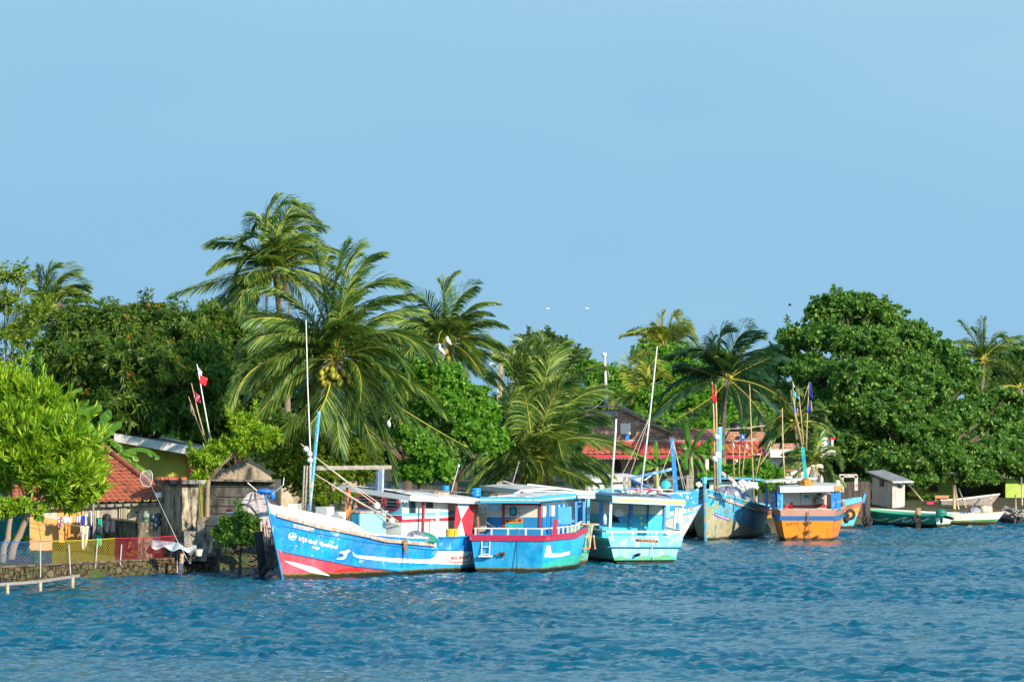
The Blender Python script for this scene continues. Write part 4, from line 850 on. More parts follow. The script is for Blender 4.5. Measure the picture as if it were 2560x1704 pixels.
b.make_hull(HM1, HM1, {'wh': zw, 'red': zr, 'red2': zr2, 'tl': zt1}, DECK, 0.55, paint('lining_grey', (0.45, 0.5, 0.5), [((.2, .18, .15), 4, .55)]), None)
b.rail('rub_rail', b.fit([(690, 1286)] + L1(2, [(230, 1022), (500, 1095), (880, 1166)]) + [(960, 1350), (1220, 1372)], 1), WOOD, .09, .12, .33, .985, .035)
b.rail('lower_rub_rail', b.fit(L1(2, [(130, 1068), (500, 1150), (900, 1222), (1400, 1281), (1850, 1292)]), 1), paint('blue_rail', (0.01, 0.17, 0.42), [((.3, .2, .12), 6, .62)]), .04, .035, .0, .97, .012)
b.rail('bottom_rail', zr + 0.01, paint('blue_rail', ()), .05, .05, .5, .985, .02)
b.rail('gunwale', b.sheer + .015, WHITE, .09, .05, .345, .97, -.02)
b.rail('aft_gunwale', b.sheer + .015, paint('blue_rail', ()), .1, .05, 0, .31, -.01)
mb = MB(); t_ = b.S(np.full(9, 1.), np.linspace(-.4, b.sheer[-1] + .32, 9), 1); t_[:, 1] = 0; t_[:, 0] += .02; mb.tube(t_, .038, 6); mb.build('stem_post', paint('stem_teal', (0.03, 0.30, 0.36), [((.5, .5, .45), 5, .6), ((0.02, .2, .5), 3, .5)]), b.root)
# stripes, eye, letters
STR = paint('stripe_white', (0.80, 0.78, 0.70), [((0.30, 0.50, 0.60), 3.5, 0.62), ((0.45, 0.25, 0.12), 4, 0.70, (1, 1, .4))])
def stripe(b, top, bot, name='stripe', mat=STR, n=36, off=.006):
    top = np.array(top, float); bot = np.array(bot, float); xs_ = np.linspace(top[0, 0], top[-1, 0], n); xb = np.linspace(bot[0, 0], bot[-1, 0], n)
    yt = np.interp(xs_, top[:, 0], top[:, 1]); yb = np.interp(xb, bot[:, 0], bot[:, 1]); V2 = []
    for i in range(n):
        for j in range(4): w_ = j / 3; V2.append((xs_[i] * (1 - w_) + xb[i] * w_, yt[i] * (1 - w_) + yb[i] * w_))
    return b.decal(name, V2, [(i * 4 + j, (i + 1) * 4 + j, (i + 1) * 4 + j + 1, i * 4 + j + 1) for i in range(n - 1) for j in range(3)], mat, off=off)
stripe(b, L1(2, [(788, 1303), (800, 1325), (1100, 1352), (1400, 1364), (1455, 1350), (1480, 1296), (1842, 1296)]), L1(2, [(794, 1330), (830, 1352), (1100, 1384), (1450, 1400), (1600, 1404), (1812, 1402)]))
stripe(b, L1(2, [(230, 1374), (300, 1384), (480, 1430), (600, 1494)]), L1(2, [(231, 1378), (300, 1412), (450, 1470), (598, 1498)]), 'bow_wave_mark')
MRED = paint('sign_red', (0.50, 0.05, 0.03), bump=0)
b.text('MERIL MARINE', q(2, 1590, 1366), q(2, 1738, 1358), 0, MRED, shear=(2 / 3.27, -28 / 3.27), off=.012)
ov = [q(2, 1665 + 92 * c_ * r_, 1354 + 30 * s_ * r_ - 0.02 * 92 * c_) for c_, s_, r_ in [(math.cos(a), math.sin(a), (abs(math.cos(a)) ** 5 + abs(math.sin(a)) ** 5) ** -.2) for a in np.linspace(-.9, 3.0, 30)]]
V, Fc = ribbon2d(ov, 2.2); b.decal('lettering', V, Fc, MRED, off=.013)
b.quadpatch('number_plate', L1(9, [(400, 105), (1010, 235), (975, 340), (390, 195)]), paint('plate_white', (0.72, 0.68, 0.66), [((0.45, .35, .35), 9, .55)], bump=0), off=.009)
b.text('IMUL-A-0104 NBO', q(9, 405, 190), q(9, 975, 325), 0, BLACKL, shear=(1.0, -66 / 11.78), off=.014, bold=0)
LW = paint('letter_white', (0.82, 0.82, 0.80), bump=0)
def glyph(pts, k, ox, oy, sx, sy, wd, dx=0.0):       # strokes in unit cell, slanted along the sheer
    for st_ in pts:
        st_ = np.array(st_, float); 
        if len(st_) > 2:      # smooth the stroke
            for _ in range(2):
                st_ = np.concatenate([st_[:1], np.stack([st_[:-1] * .75 + st_[1:] * .25, st_[:-1] * .25 + st_[1:] * .75], 1).reshape(-1, 2), st_[-1:]])
        xs_ = ox + st_[:, 0] * sx; ys_ = oy + st_[:, 1] * sy + st_[:, 0] * sx * 0.235
        V, Fc = ribbon2d([q(k, a, c) for a, c in zip(xs_, ys_)], wd); GV.append((V, Fc))
def flush(b, name, mat, off=.012, plane=None):
    V = np.concatenate([v for v, _ in GV]); Fc = []; n = 0
    for v, f in GV: Fc += [tuple(i + n for i in t_) for t_ in f]; n += len(v)
    GV.clear(); return b.flat(name, V, Fc, mat, plane, off) if plane else b.decal(name, V, Fc, mat, off=off)
GV = []
CIR = lambda cx, cy, r, a0=0, a1=6.283, n=14: [(cx + r * math.cos(a), cy + r * math.sin(a)) for a in np.linspace(a0, a1, n)]
KO = [CIR(.35, .68, .28, 6.0, 0.2), [(.62, .6), (.6, .2), (.3, .05), (.1, .25)], ]                       # e-sign
DA = [[(.95, .12), (.5, .0), (.15, .2), (.2, .5), (.6, .45), (.3, .6), (.2, .85), (.55, 1.05), (.9, .85)], [(.6, 1.05), (.5, 1.3), (.8, 1.35)]]
NA = [[(.05, .5), (.3, .3), (.4, .6), (.15, .8), (.1, .5)], [(.3, .35), (.7, .1), (.95, .45), (.9, .9), (.5, 1.0), (.15, .85)], CIR(.62, .62, .16)]
TA = [[(.05, .7), (.3, .4), (.42, .7), (.2, .9), (.05, .65)], [(.3, .45), (.65, .35), (.9, .6), (.8, .95), (.3, .98)], [(.85, .6), (1.0, .2), (.85, -.15)]]
AE = [CIR(.3, .55, .25), [(.55, .5), (.6, .1), (.2, .1), (.1, .35)], [(.5, .8), (.55, 1.2), (.35, 1.25)], [(.75, .4), (.95, .6), (.75, .8), (1.0, 1.05)]]
xx = 548
for g_, wd_ in ((KO, 78), (DA, 85), (KO, 95), (NA, 115), (TA, 140)): glyph(g_, 9, xx, 475 + (xx - 548) * .235, wd_, 105, 2.1); xx += wd_ * 1.04 + 2
xx = 1165
for g_, wd_ in ((AE, 140), (TA, 130), (NA, 120), (TA, 120)): glyph(g_, 9, xx, 475 + (xx - 548) * .235, wd_, 95, 2.2); xx += wd_ * 1.03
xx = 945
for g_, wd_ in ((KO, 45), (NA, 55), (DA, 45), (TA, 55)): glyph(g_, 9, xx, 745 + (xx - 945) * .235, wd_, 60, 1.5); xx += wd_ * 1.03
flush(b, 'lettering', LW)
V, Fc = ribbon2d([q(9, 360 + 112 * math.cos(a), 470 + 100 * math.sin(a)) for a in np.linspace(0, 6.283, 31)[:-1]], 1.5, True); GV.append((V, Fc))
for ox in (290, 385): glyph([[(0, 1), (.15, .1)], [(.15, .1), (.5, .7)], [(.5, .7), (.85, .1)], [(.85, .1), (1, 1)]], 9, ox, 425, 62, 90, 1.3)
V, Fc = ribbon2d([q(9, 330, 568), q(9, 385, 375)], 1.2); GV.append((V, Fc)); flush(b, 'boat_logo', LW)
EYE = L1(9, [(1735, 945), (1800, 905), (1930, 890), (2010, 850), (2080, 905), (2010, 930), (1965, 1010), (1930, 1110), (1830, 1150), (1640, 1130), (1760, 1090), (1880, 1060), (1880, 1000), (1820, 965)])
b.decal('painted_bird_eye', np.array(EYE), [(0, 1, 2, 13), (2, 3, 4, 5), (2, 5, 6, 13), (13, 6, 12), (12, 6, 7, 11), (11, 7, 8, 10), (10, 8, 9)], LW, off=.01)
V = [q(9, 1830 + 52 * math.cos(a) - 30, 1030 + 42 * math.sin(a) - 8) for a in np.linspace(0, 6.283, 16)[:-1]]; b.decal('painted_bird_eye', V, [tuple(range(15))], paint('eye_dark', (0.02, .10, .16), bump=0), off=.013)
# cabin
PLF, PLS = ('x', 4.5), ('y', .95)
zz_ = lambda x, y, pl, k=2: b.at(*q(k, x, y), *pl)[2]
CW = (0.76, 0.72, 0.62)
MC1 = wallmat('cabin_wall_cream', CW, [(zz_(1250, 1012, PLS), zz_(1250, 985, PLS), (0.12, 0.45, 0.60)), (zz_(1250, 1062, PLS), zz_(1250, 1035, PLS), (0.42, 0.03, 0.06))])
MF1 = wallmat('cabin_front_paint', (0.70, 0.66, 0.60), [(-5, zz_(1180, 945, PLF), (0.10, 0.42, 0.60)), (-5, zz_(1180, 1000, PLF), (.70, .66, .6)), (-5, zz_(1180, 1006, PLF), (0.36, 0.03, 0.06)), (-5, zz_(1180, 1062, PLF), (.70, .66, .6))])
b.box('cabin_wall', (1.75, -.95, .6), (4.46, .95, 2.6), MC1); b.box('cabin_wall', (0.75, -.95, .6), (1.75, .55, 2.45), MC1)
mb = MB(); mb.hexa([(4.462, -.95, .6), (4.5, -.95, .6), (4.5, .948, .6), (4.462, .948, .6)], [(4.462, -.95, 2.78), (4.5, -.95, 2.78), (4.5, .948, 2.55), (4.462, .948, 2.55)]); mb.build('front_panel', MF1, b.root)
for cx_, cy_, rx_, ry_ in ((884, 884, 60, 62), (996, 886, 48, 58), (1112, 905, 62, 66)): ringwin(b, 2, cx_, cy_, rx_, ry_, PLF, paint('maroon_frame', (0.40, 0.05, 0.09)), 4, .3)
panel(b, 'cabin_window', 2, [(1250, 872), (1302, 872), (1302, 985), (1250, 985)], PLS, GLASS, .02); panel(b, 'cabin_window', 2, [(1388, 890), (1443, 890), (1443, 945), (1388, 945)], PLS, DARK, .02)
panel(b, 'door_edge', 2, [(1468, 900), (1490, 900), (1490, 1190), (1468, 1190)], PLS, paint('cream_trim', (0.78, .74, .64)), .03)
ringwin(b, 2, 1213, 897, 17, 35, PLS, paint('teal_paint', ()), 0, .35, 2.0, .02, WHITE)
# painted board at the stern
PB = ('y', 1.28)
bd = panel(b, 'painted_board', 2, [(1632, 902), (1780, 908), (1755, 1200), (1612, 1192)], PB, REDP, .03)
SKY2 = paint('pale_blue_board', (0.42, 0.66, 0.76)); PB2 = ('y', 1.315)
panel(b, 'board_wedge', 2, [(1642, 906), (1748, 910), (1676, 1040)], PB2, SKY2, .006, bd); panel(b, 'board_wedge', 2, [(1676, 1040), (1712, 1196), (1618, 1190)], PB2, SKY2, .006, bd)
# roof
rf = b.slab('roof', [(4.75, -1.45, 2.98), (4.25, 1.5, 2.62), (0.05, 1.5, 2.40), (.2, -1.45, 2.62)], .03, ROOFW, camber=.07)
def strip_quad(name, a, c, h, th, mat, parent): 
    a, c = np.array(a, float), np.array(c, float); d = nrm(np.array((-(c - a)[1], (c - a)[0], 0))) * th; mb = MB(); up = np.array((0, 0, h)); mb.hexa([a - up, c - up, c - up + d, a - up + d], [a, c, c + d, a + d]); return mb.build(name, mat, parent)
strip_quad('fascia', (4.78, 1.53, 2.63), (4.98, -1.47, 2.99), .17, .03, paint('shaded_fascia', (0.42, .46, .48)), rf)  # front fascia's shade is put into its colour as grey
strip_quad('fascia', (0.02, 1.53, 2.42), (4.78, 1.53, 2.645), .18, .03, paint('fascia_white', (0.80, 0.77, 0.70)), rf)
strip_quad('fascia', (0.02, -1.45, 2.64), (0.02, 1.53, 2.42), .16, .03, WHITE, rf)
for x_, y_ in ((3.3, -.3), (1.6, .5)):
    mb = MB(); mb.lathe((x_, y_, 2.66 - (3.3 - x_) * .03), [(.33, 0), (.33, .08), (.24, .08), (.24, .03)], 16); h_ = mb.build('roof_hatch', WOOD, rf)
mb = MB(); 
for i in range(5): mb.bar((.5 + i * .75, -1.2, 2.76), (.6 + i * .75, 1.2, 2.66 + .03 * i), .05, .03)
mb.build('roof_batten', GREYW, rf)
mb = MB(); mb.bar((4.7, .2, 2.75), (4.66, .2, 3.55), .16, .1); mb.bar((4.5, -.1, 2.75), (4.45, -.1, 3.5), .12, .1); mb.build('beam_post', paint('post_blue_grey', (0.28, 0.38, 0.50), [((.5, .5, .5), 5, .55)]), b.root)
bbar(b, 'boom', 2, (8.15, 0, 3.62), (4.0, .1, 3.60), PLF, .1, GREYW, .14)
bbar(b, 'roof_post', 2, (1368, 885), (1360, 1165), ('y', 1.2), .08, DARKRED); bbar(b, 'roof_post', 2, (1800, 905), (1812, 1198), ('y', 1.3), .1, paint('brown_post', (0.30, .13, .10)))
bbar(b, 'roof_post', 2, (1435, 1040), (1448, 1190), ('y', 1.1), .06, WHITE)
# masts on the foredeck
PM = ('y', 0.0)
bbar(b, 'mast', 2, (515, 155), (432, 1000), PM, .075, paint('mast_blue', (0.10, .38, .60), [((.45, .55, .6), 5, .55)]), .09)
mb = MB(); mb.tube([b.at(765, 800, *PM), b.at(769, 960, *PM), b.at(777, 1160, *PM), b.at(773, 1284, *PM)], .018, 6, r2=.035); mb.build('aerial', WHITE, b.root, True)
for xa, xb_ in ((395, 378), (418, 398), (440, 438)): bbar(b, 'mast_stay_pole', 2, (xa, 600), (xb_, 995), ('y', .15), .07, GREYW, round_=True)
for i, (x_, y_) in enumerate(((408, 463), (437, 503), (440, 555))): 
    o = flt(*q(2, x_, y_), 0, .1, 'white net float, %s of three lashed to the bow mast' % ('topmost', 'middle one', 'lowest')[i]); o.location = tuple(b.W(b.at(*q(2, x_, y_), 'y', .1)))
mb = MB(); mb.bar(b.at(*q(2, 365, 420), *PM), b.at(*q(2, 455, 500), *PM), .03); mb.build('mast_peg', WOOD, b.root)
for a_, c_ in (((480, 525), (1010, 910)), ((480, 525), (1235, 1110)), ((470, 660), (1200, 1095)), ((590, 740), (1195, 1100))):
    p0 = b.at(*q(2, *a_), *PM); p1 = b.at(*q(2, *c_), 'y', .9); mb = MB(); mb.tube([p0, p0 * .5 + p1 * .5 - np.array((0, 0, .04)), p1], .016, 5); mb.build('rigging_line', ROPE, b.root)
# deck gear
def gear(b, name, lo, hi, mat, label, cat, bevel=.01, group=None, rz=0):
    lo, hi = np.array(lo, float), np.array(hi, float); c = (lo + hi) / 2; d = hi - lo; mb = MB(); mb.box((0, 0, d[2] / 2), d); o = mb.build(name, mat, None, False, bevel)
    p = b.W(np.array((c[0], c[1], lo[2]))); o.location = tuple(p); o.rotation_euler = (0, 0, b.rot + rz); return tag(o, label, cat, group)
BOXM = wallmat('painted_box', (0.26, 0.54, 0.63), [], (0.25, .38, .42)); 
bx = b.at(*q(2, 850, 1155), 'y', .5); bt_ = b.at(*q(2, 850, 985), 'y', .5)[2]
o = gear(b, 'deck_box', (bx[0] - 1.5, -.95, .8), (bx[0], .5, bt_), BOXM, 'big pale blue storage box with worn lid in front of the cabin', 'storage box')
l_ = MB(); l_.box((0, 0, bt_ - .8 + .025), (1.6, 1.55, .05)); l_.build('lid', WOOD, o)
l_ = MB(); l_.box((.756, 0, (bt_ - .8) / 2), (.012, 1.41, bt_ - .82)); l_.build('front_panel', paint('box_blue', (0.02, .25, .52), [((.05, .35, .42), 4, .52)]), o)
l_ = MB(); l_.box((.764, -.68, (bt_ - .8) / 2), (.01, .04, bt_ - .82)); l_.box((.764, .68, (bt_ - .8) / 2), (.01, .04, bt_ - .82)); l_.build('edge_batten', CYANP, o)
gear(b, 'hatch_board', (8.75, -.1, 1.7), (9.75, -.04, 2.42), WHITE, 'white hatch board leaning on the foredeck near the stem', 'board', rz=.25)
gear(b, 'white_crate', (7.7, -.05, 1.6), (8.1, .45, 2.3), WHITE, 'white box with green drips, closer to the mast on the foredeck', 'crate'); gear(b, 'white_crate', (7.25, .15, 1.6), (7.6, .6, 2.12), WHITE, 'shorter white box behind the mast with green drips', 'crate')
net_heap('grey_tarpaulin', 'grey tarpaulin folded over nets between the mast and the storage box', 'tarpaulin', b.W(b.at(*q(2, 615, 1035), 'y', .3)), .4, paint('grey_tarp', (0.16, .17, .2), rough=.6), 3, sc_=(.9, .7, .62))
net_heap('grey_tarpaulin', 'dark tarpaulin bundle on the deck beside the cabin door', 'tarpaulin', b.W(np.array((3.9, 1.1, 1.02))), .45, paint('grey_tarp', ()), 5, sc_=(1.1, .7, .8))
net_heap('green_net', 'teal green fishing net spilling over the gunwale below the cabin', 'fishing net', b.W(np.array((3.7, 1.2, 1.0))), .55, NETG, 6, sc_=(1.1, .6, .62))
mb = MB(); mb.lathe((0, 0, 0), [(.17, 0), (.19, .1), (.185, .38), (.2, .4), (.2, .42), (.16, .42)], 16); o = mb.build('yellow_drum', YELP, None, True); o.location = tuple(b.W(np.array((1.75, 1.15, 1.0)))); tag(o, 'yellow plastic drum standing beside the painted board at the stern', 'drum')
o = flt(*q(2, 985, 928), 0, .13, 'white float hanging on the stay in front of the cabin windows'); o.location = tuple(b.W(b.at(*q(2, 985, 928), 'y', .6)))
o = flt(*q(2, 1108, 1050), 0, .12, 'white float lying against the cabin wall above the dark tarpaulin'); o.location = tuple(b.W(b.at(*q(2, 1108, 1050), 'y', .9)))
def cloth(name, label, cat, A, Bp, n, hfun, mat, Wf, wob=.03, group=None, loc=None):        # sheet hanging from the line A-B
    A, Bp = np.array(A, float), np.array(Bp, float); d = Bp - A; nn = nrm(np.array((-d[1], d[0], 0.0))) 
    mb = MB(); f = lambda a, b_: tuple(Wf(A + d * a + np.array((0, 0, -1)) * hfun(a) * b_ + nn * wob * math.sin(a * 9 + b_ * 3) * b_))
    mb.grid(f, n, 6); o = solo(mb, name, mat, label, cat, group, smooth=True); 
    s_ = o.modifiers.new('thick', 'SOLIDIFY'); s_.thickness = .012; return o
cloth('signal_flag', 'ragged black and orange flag drooping from the front corner of the roof', 'flag', b.at(*q(2, 722, 770), 'y', .2), b.at(*q(2, 772, 790), 'y', .2), 6, lambda a: 1.0 + .6 * a, paint('flag_orange_black', (0.75, .22, .05), [((.03, .03, .03), 3.5, .48)], bump=0), b.W, .08)
cloth('white_rag', 'white rag thrown over the rail next to the green net', 'rag', b.at(*q(2, 1290, 1165), 'y', 1.42), b.at(*q(2, 1355, 1175), 'y', 1.42), 6, lambda a: .3 - .15 * a, WHITE, b.W, .04)
cloth('torn_net', 'brown torn netting dangling down the blue side amidships', 'torn net', b.out(*[x[0] for x in b.pick([1000], [1345], 1)], 1, .05), b.out(*[x[0] for x in b.pick([1015], [1346], 1)], 1, .05), 6, lambda a: .15 + .75 * a ** 3, paint('brown_net', (0.20, .13, .08), rough=.95), b.W, .06)
B1 = b
# tarp wrapped gear on the stem head
mb = MB(); p = b.W(np.array((10.9, 0, 2.75))); mb.sphere(p + np.array((-.05, 0, .12)), .23, 14, 8, (1.2, .9, .42)); mb.sphere(p + np.array((.22, 0, .0)), .12, 10, 6, (.8, .8, 1.5))
solo(mb, 'blue_tarpaulin', TARP, 'bright blue plastic sheet tied over the stem head of the bow', 'tarpaulin', smooth=True)
mb = MB(); mb.tube([p + np.array((-.15, .1, 0)), P(619, 1206, 114.5)], .02, 6); mb.tube([p + np.array((.1, 0, -.05)), P(708, 1212, 114.5), P(710, 1193, 114.5)], .02, 6, r2=.015)
solo(mb, 'bent_rods', WHITE, 'two thin white rods crossing under the blue sheet at the stem', 'rods')
rope('mooring_line', 'thin mooring line from the stem across to the shore shed', [p + np.array((0, 0, -.1)), P(500, 1232, 122)], .012, .15)
# ===================================================== BOAT 2 : blue with crimson rail
def sternpost(b, name, k, x0, y0, x1, y1, pl, w_, mat): return bbar(b, name, k, (x0, y0), (x1, y1), pl, w_, mat)
b = Boat('fishing_boat', 'blue fishing boat with crimson rim and maroon framed cabin door, stern to the river', 'fishing boat', 9.5, 3.0, 75.5, G(1353, 1424), 'sternR', st=.88, bw=.9, tr=.12, zb=2.2, bp=2.4, near=-1)
b.setsheer(L1(3, [(835, 1010), (900, 1010), (1000, 1012), (1100, 1008), (1180, 985), (1245, 935)]), -1); b.sheer = np.maximum.accumulate(b.sheer)
zs_ = float(b.sheer[0]); ztop = b.sheer - .22
zg = b.fit(L1(3, [(835, 1300), (1140, 1205)]), -1)
H2 = hullmat('hull_blue_green', (0.005, 0.31, 0.60), [('gr', (0.02, 0.48, 0.36), -1)], [((0.01, .40, .68), 1.2, .5), ((0.30, .58, .7), 3, .70)], rough=.4)
T2 = hullmat('transom_blue_green', (0.005, 0.25, 0.50), [], [((0.02, .33, .58), 1.3, .5)], rough=.4)
b.make_hull(H2, T2, {'gr': zg}, DECK, .5, BLUEP, None)
b.rail('rim_rail', b.sheer - .10, paint('crimson_rim', (0.40, .02, .07), [((.55, .2, .25), 5, .64)]), .07, .20, 0, .97, .03)
a = b.S(0., zs_ - .1, 1); mb = MB(); mb.bar((a[0] - .01, a[1] + .04, zs_ - .1), (a[0] - .01, -a[1] - .04, zs_ - .1), .07, .20); mb.build('rim_rail', paint('crimson_rim', ()), b.root)
mb = MB(); mb.bar((-.05, 1.3, zs_ - .26), (-.05, -1.3, zs_ - .26), .05, .03); mb.build('seam_batten', paint('dark_teal', (0.01, .10, .14)), b.root)
PT = ('x', -.12)
stripe(b, L1(3, [(888, 1112), (928, 1112), (930, 1188), (1030, 1185), (1120, 1165)]), L1(3, [(864, 1222), (940, 1225), (1040, 1219), (1116, 1198)]), 'stripe', LW)
mb = MB(); zr_ = zs_ + .22
pts = [b.at(*q(3, 160, 955), 'x', .05)] ; pts[0][2] = zr_
R2 = [np.array((.05, 1.25, zr_)), np.array((.05, -1.25, zr_))]
def railing(b, pts, z0f, mat, r=.03, posts=(), name='railing'):
    mb = MB(); mb.tube(pts, r, 6)
    for p in posts: mb.bar((p[0], p[1], z0f(p)), p, .05, .05)
    return mb.build(name, mat, b.root)
side = [tuple(b.S(u, b.zs(u), -1) + np.array((0, .08, zr_ - zs_ - (.0)))) for u in np.linspace(0.02, .55, 10)]
railing(b, R2 + side, lambda p: p[2] - .3, WHITE, .028, [(.05, y, zr_) for y in (1.2, .62, .02, -.62, -1.2)] + side[2:9])
# ladder and outlets on the transom
mb = MB(); y0_, y1_ = b.at(*q(3, 255, 1100), *PT)[1], b.at(*q(3, 333, 1100), *PT)[1]; zt_, zb_ = b.at(*q(3, 333, 1012), *PT)[2], b.at(*q(3, 333, 1215), *PT)[2]
for y_ in (y0_, y1_): mb.bar((-.18, y_, zb_), (-.10, y_, zt_), .03)
for i in range(3): mb.bar((-.16, y0_, zb_ + (zt_ - zb_) * (.1 + .35 * i)), (-.16, y1_, zb_ + (zt_ - zb_) * (.1 + .35 * i)), .025)
mb.box((-.2, (y0_ + y1_) / 2, zb_), (.22, abs(y0_ - y1_) * 1.6, .05)); mb.build('boarding_ladder', WHITE, b.root)
p = b.at(*q(3, 460, 1194), *PT); mb = MB(); mb.box(p + np.array((-.02, 0, 0)), (.06, .15, .15)); mb.build('outlet_plate', RUST, b.root); mb = MB(); mb.tube([p, p + np.array((-.12, 0, -.02))], .045, 8); mb.build('exhaust_pipe', BLKR, b.root)
p = b.at(*q(3, 408, 1197), *PT); mb = MB(); mb.tube([p, p + np.array((-.06, 0, 0))], .04, 8); mb.build('outlet_pipe', RUST, b.root)
# cabin back wall
xb = 2.1; PW = ('x', xb); zz_ = lambda x, y: b.at(*q(3, x, y), *PW)[2]; yl, yr = b.at(*q(3, 215, 900), *PW)[1], b.at(*q(3, 838, 900), *PW)[1]
M2 = wallmat('cabin_back_paint', (0.66, 0.63, 0.52), [(-3, zz_(500, 832), (0.015, 0.20, 0.46))], (0.4, .36, .25))
b.box('cabin_wall', (xb, yl, .6), (xb + 3.6, yr, zz_(600, 690)), M2)
for (x0, x1, y0, y1) in ((458, 480, 700, 945), (818, 838, 700, 940), (458, 838, 700, 716)): panel(b, 'door_frame', 3, [(x0, y0), (x1, y0), (x1, y1), (x0, y1)], PW, DARKRED, .05)
ringwin(b, 3, 563, 776, 36, 45, PW, paint('window_blue_black', (0.01, .05, .08)), 0, .25, 4, .03, paint('teal_glass', (0.03, .30, .32), rough=.2))
STAR = lambda cx, cy, r, n=5: [(cx + (r if i % 2 == 0 else r * .42) * math.sin(math.pi * i / n), cy - (r if i % 2 == 0 else r * .42) * math.cos(math.pi * i / n)) for i in range(2 * n)]
OLV = paint('star_olive', (0.35, .32, .12), bump=0)
for cx_, cy_ in ((500, 745), (625, 745), (625, 790), (500, 790), (240, 750), (290, 750), (290, 800)): b.flat('painted_star', [q(3, *v) for v in STAR(cx_, cy_, 15)], [tuple(range(10))], OLV, PW, .012)
panel(b, 'lower_board', 3, [(484, 890), (655, 884), (655, 940), (484, 940)], PW, paint('teal_paint', ()), .03)
panel(b, 'name_plate', 3, [(484, 850), (657, 842), (657, 886), (484, 892)], ('x', xb - .03), ORNG, .02); b.text('IMUL-A-0513 NBO', q(3, 492, 884), q(3, 650, 879), 0, BLACKL, shear=(0, -32 / 3.93), plane=('x', xb - .052), off=.006)
PR = ('x', .4)
zr1 = b.at(*q(3, 300, 660), 'x', 0.3)[2]; yA, yB = b.at(*q(3, 250, 640), 'x', .3)[1], b.at(*q(3, 815, 640), 'x', .3)[1]
for (x, y0, y1, m_) in ((905, 695, 935, BLUEP), (990, 695, 1010, BLUEP), (1038, 695, 1010, BLUEP), (1082, 695, 1005, BLUEP)): bbar(b, 'roof_post', 3, (x, y0), (x - 2, y1), ('y', yB + .1), .1, m_)
panel(b, 'red_board', 3, [(960, 850), (995, 850), (985, 1010), (948, 1010)], ('x', .5), REDP, .04)

rf = b.slab('roof', [(5.6, yA, zr1 + .10), (5.6, yB, zr1 + .10), (.3, yB, zr1 + .06), (.3, yA, zr1 + .06)], .05, ROOFW, camber=.1)
FC = wallmat('fascia_cyan', (0.06, 0.42, 0.62), [(zr1 - .02, zr1 + .015, (0.72, 0.74, 0.70))], (.2, .4, .5))
mb = MB(); mb.box((.28, (yA + yB) / 2, zr1 - .01), (.05, abs(yA - yB) + .06, .21)); mb.build('fascia', FC, rf); mb = MB(); mb.box((2.95, yB - .02, zr1 + .03), (5.3, .05, .21)); mb.build('fascia', FC, rf)
for x_ in (370, 520, 610, 690, 760): b.flat('painted_star', [q(3, *v) for v in ((x_ - 18, 664), (x_, 658), (x_ + 18, 664), (x_, 671))], [(0, 1, 2, 3)], paint('gold_mark', (0.6, .42, .08), bump=0), ('x', .255), .006, rf)
panel(b, 'crate_basket', 3, [(328, 708), (444, 708), (440, 752), (332, 752)], ('x', 1.4), CYANP, .25)
mb = MB(); c = b.at(*q(3, 250, 870), 'x', 1.6)
for i in range(7): mb.tube([c + np.array((0, .17 * math.cos(a), .17 * math.sin(a) + .05 * i - .2)) for a in np.linspace(0, 6.28, 10)], .03, 5)
mb.build('rope_coil', ROPE, b.root)
mb = MB(); mb.tube([b.at(*q(3, 270, 860), 'x', 1.5), b.at(*q(3, 330, 905), 'x', 1.2), b.at(*q(3, 400, 945), 'x', .3)], .02, 5); mb.build('rope_end', ROPE, b.root)
panel(b, 'inner_board', 3, [(1010, 735), (1135, 730), (1135, 900), (1010, 900)], ('x', 2.4), CYANP, .05)
rope('hanging_line', 'dark rope hanging down the stern of the crimson rimmed boat', [b.W(b.at(*q(3, 598, 940), 'x', -.05)), b.W(b.at(*q(3, 600, 1015), 'x', -.14)), b.W(b.at(*q(3, 596, 1340), 'x', -.16))], .014, mat=paint('dark_rope', (0.03, .10, .12)))
B2 = b
def drum(px, py, Y, r, h, mat, label, name='plastic_drum'):
    mb = MB(); mb.lathe((0, 0, 0), [(r * .92, 0), (r, h * .06), (r, h * .3), (r * .96, h * .33), (r, h * .36), (r, h * .66), (r * .96, h * .7), (r, h * .74), (r, h * .94), (r * .8, h), (r * .3, h * 1.01)], 18)
    o = mb.build(name, mat, None, True); p = P(px, py, Y); o.location = tuple(p); return tag(o, label, 'drum')
drum(*q(3, 196, 632), 125.5, .19, .32, paint('blue_plastic', (0.01, .22, .62), rough=.35), 'blue plastic drum on the roof between the two big blue boats')
drum(*q(2, 1547, 815), 124.6, .15, .24, paint('blue_plastic', ()), 'blue drum showing behind the long white cabin roof')
for i, (x, y) in enumerate(((552, 628), (590, 605), (617, 590), (640, 632), (600, 635), (575, 612))): flt(*q(3, x, y), 122.2, .075, 'white float in the small cluster on the star trimmed roof, %s' % ('at its near end', 'standing high in it', 'topmost of all', 'beside the red strut', 'lowest in front', 'behind the nearest one')[i])
mb = MB(); mb.bar(PQ(3, 640, 590, 122.2), PQ(3, 750, 640, 121.5), .08); solo(mb, 'red_strut', REDP, 'red wooden strut propped beside the float cluster', 'strut')
net_heap('green_net', 'green net lying in a low heap on the star trimmed roof', 'fishing net', PQ(3, 820, 622, 122.6), .3, NETG, 61, sc_=(1.6, 1.0, .45)); net_heap('brown_net', 'brown net heap near the far edge of the star trimmed roof', 'fishing net', PQ(3, 460, 628, 123.5), .3, paint('brown_net', ()), 62, sc_=(1.7, 1.0, .4))
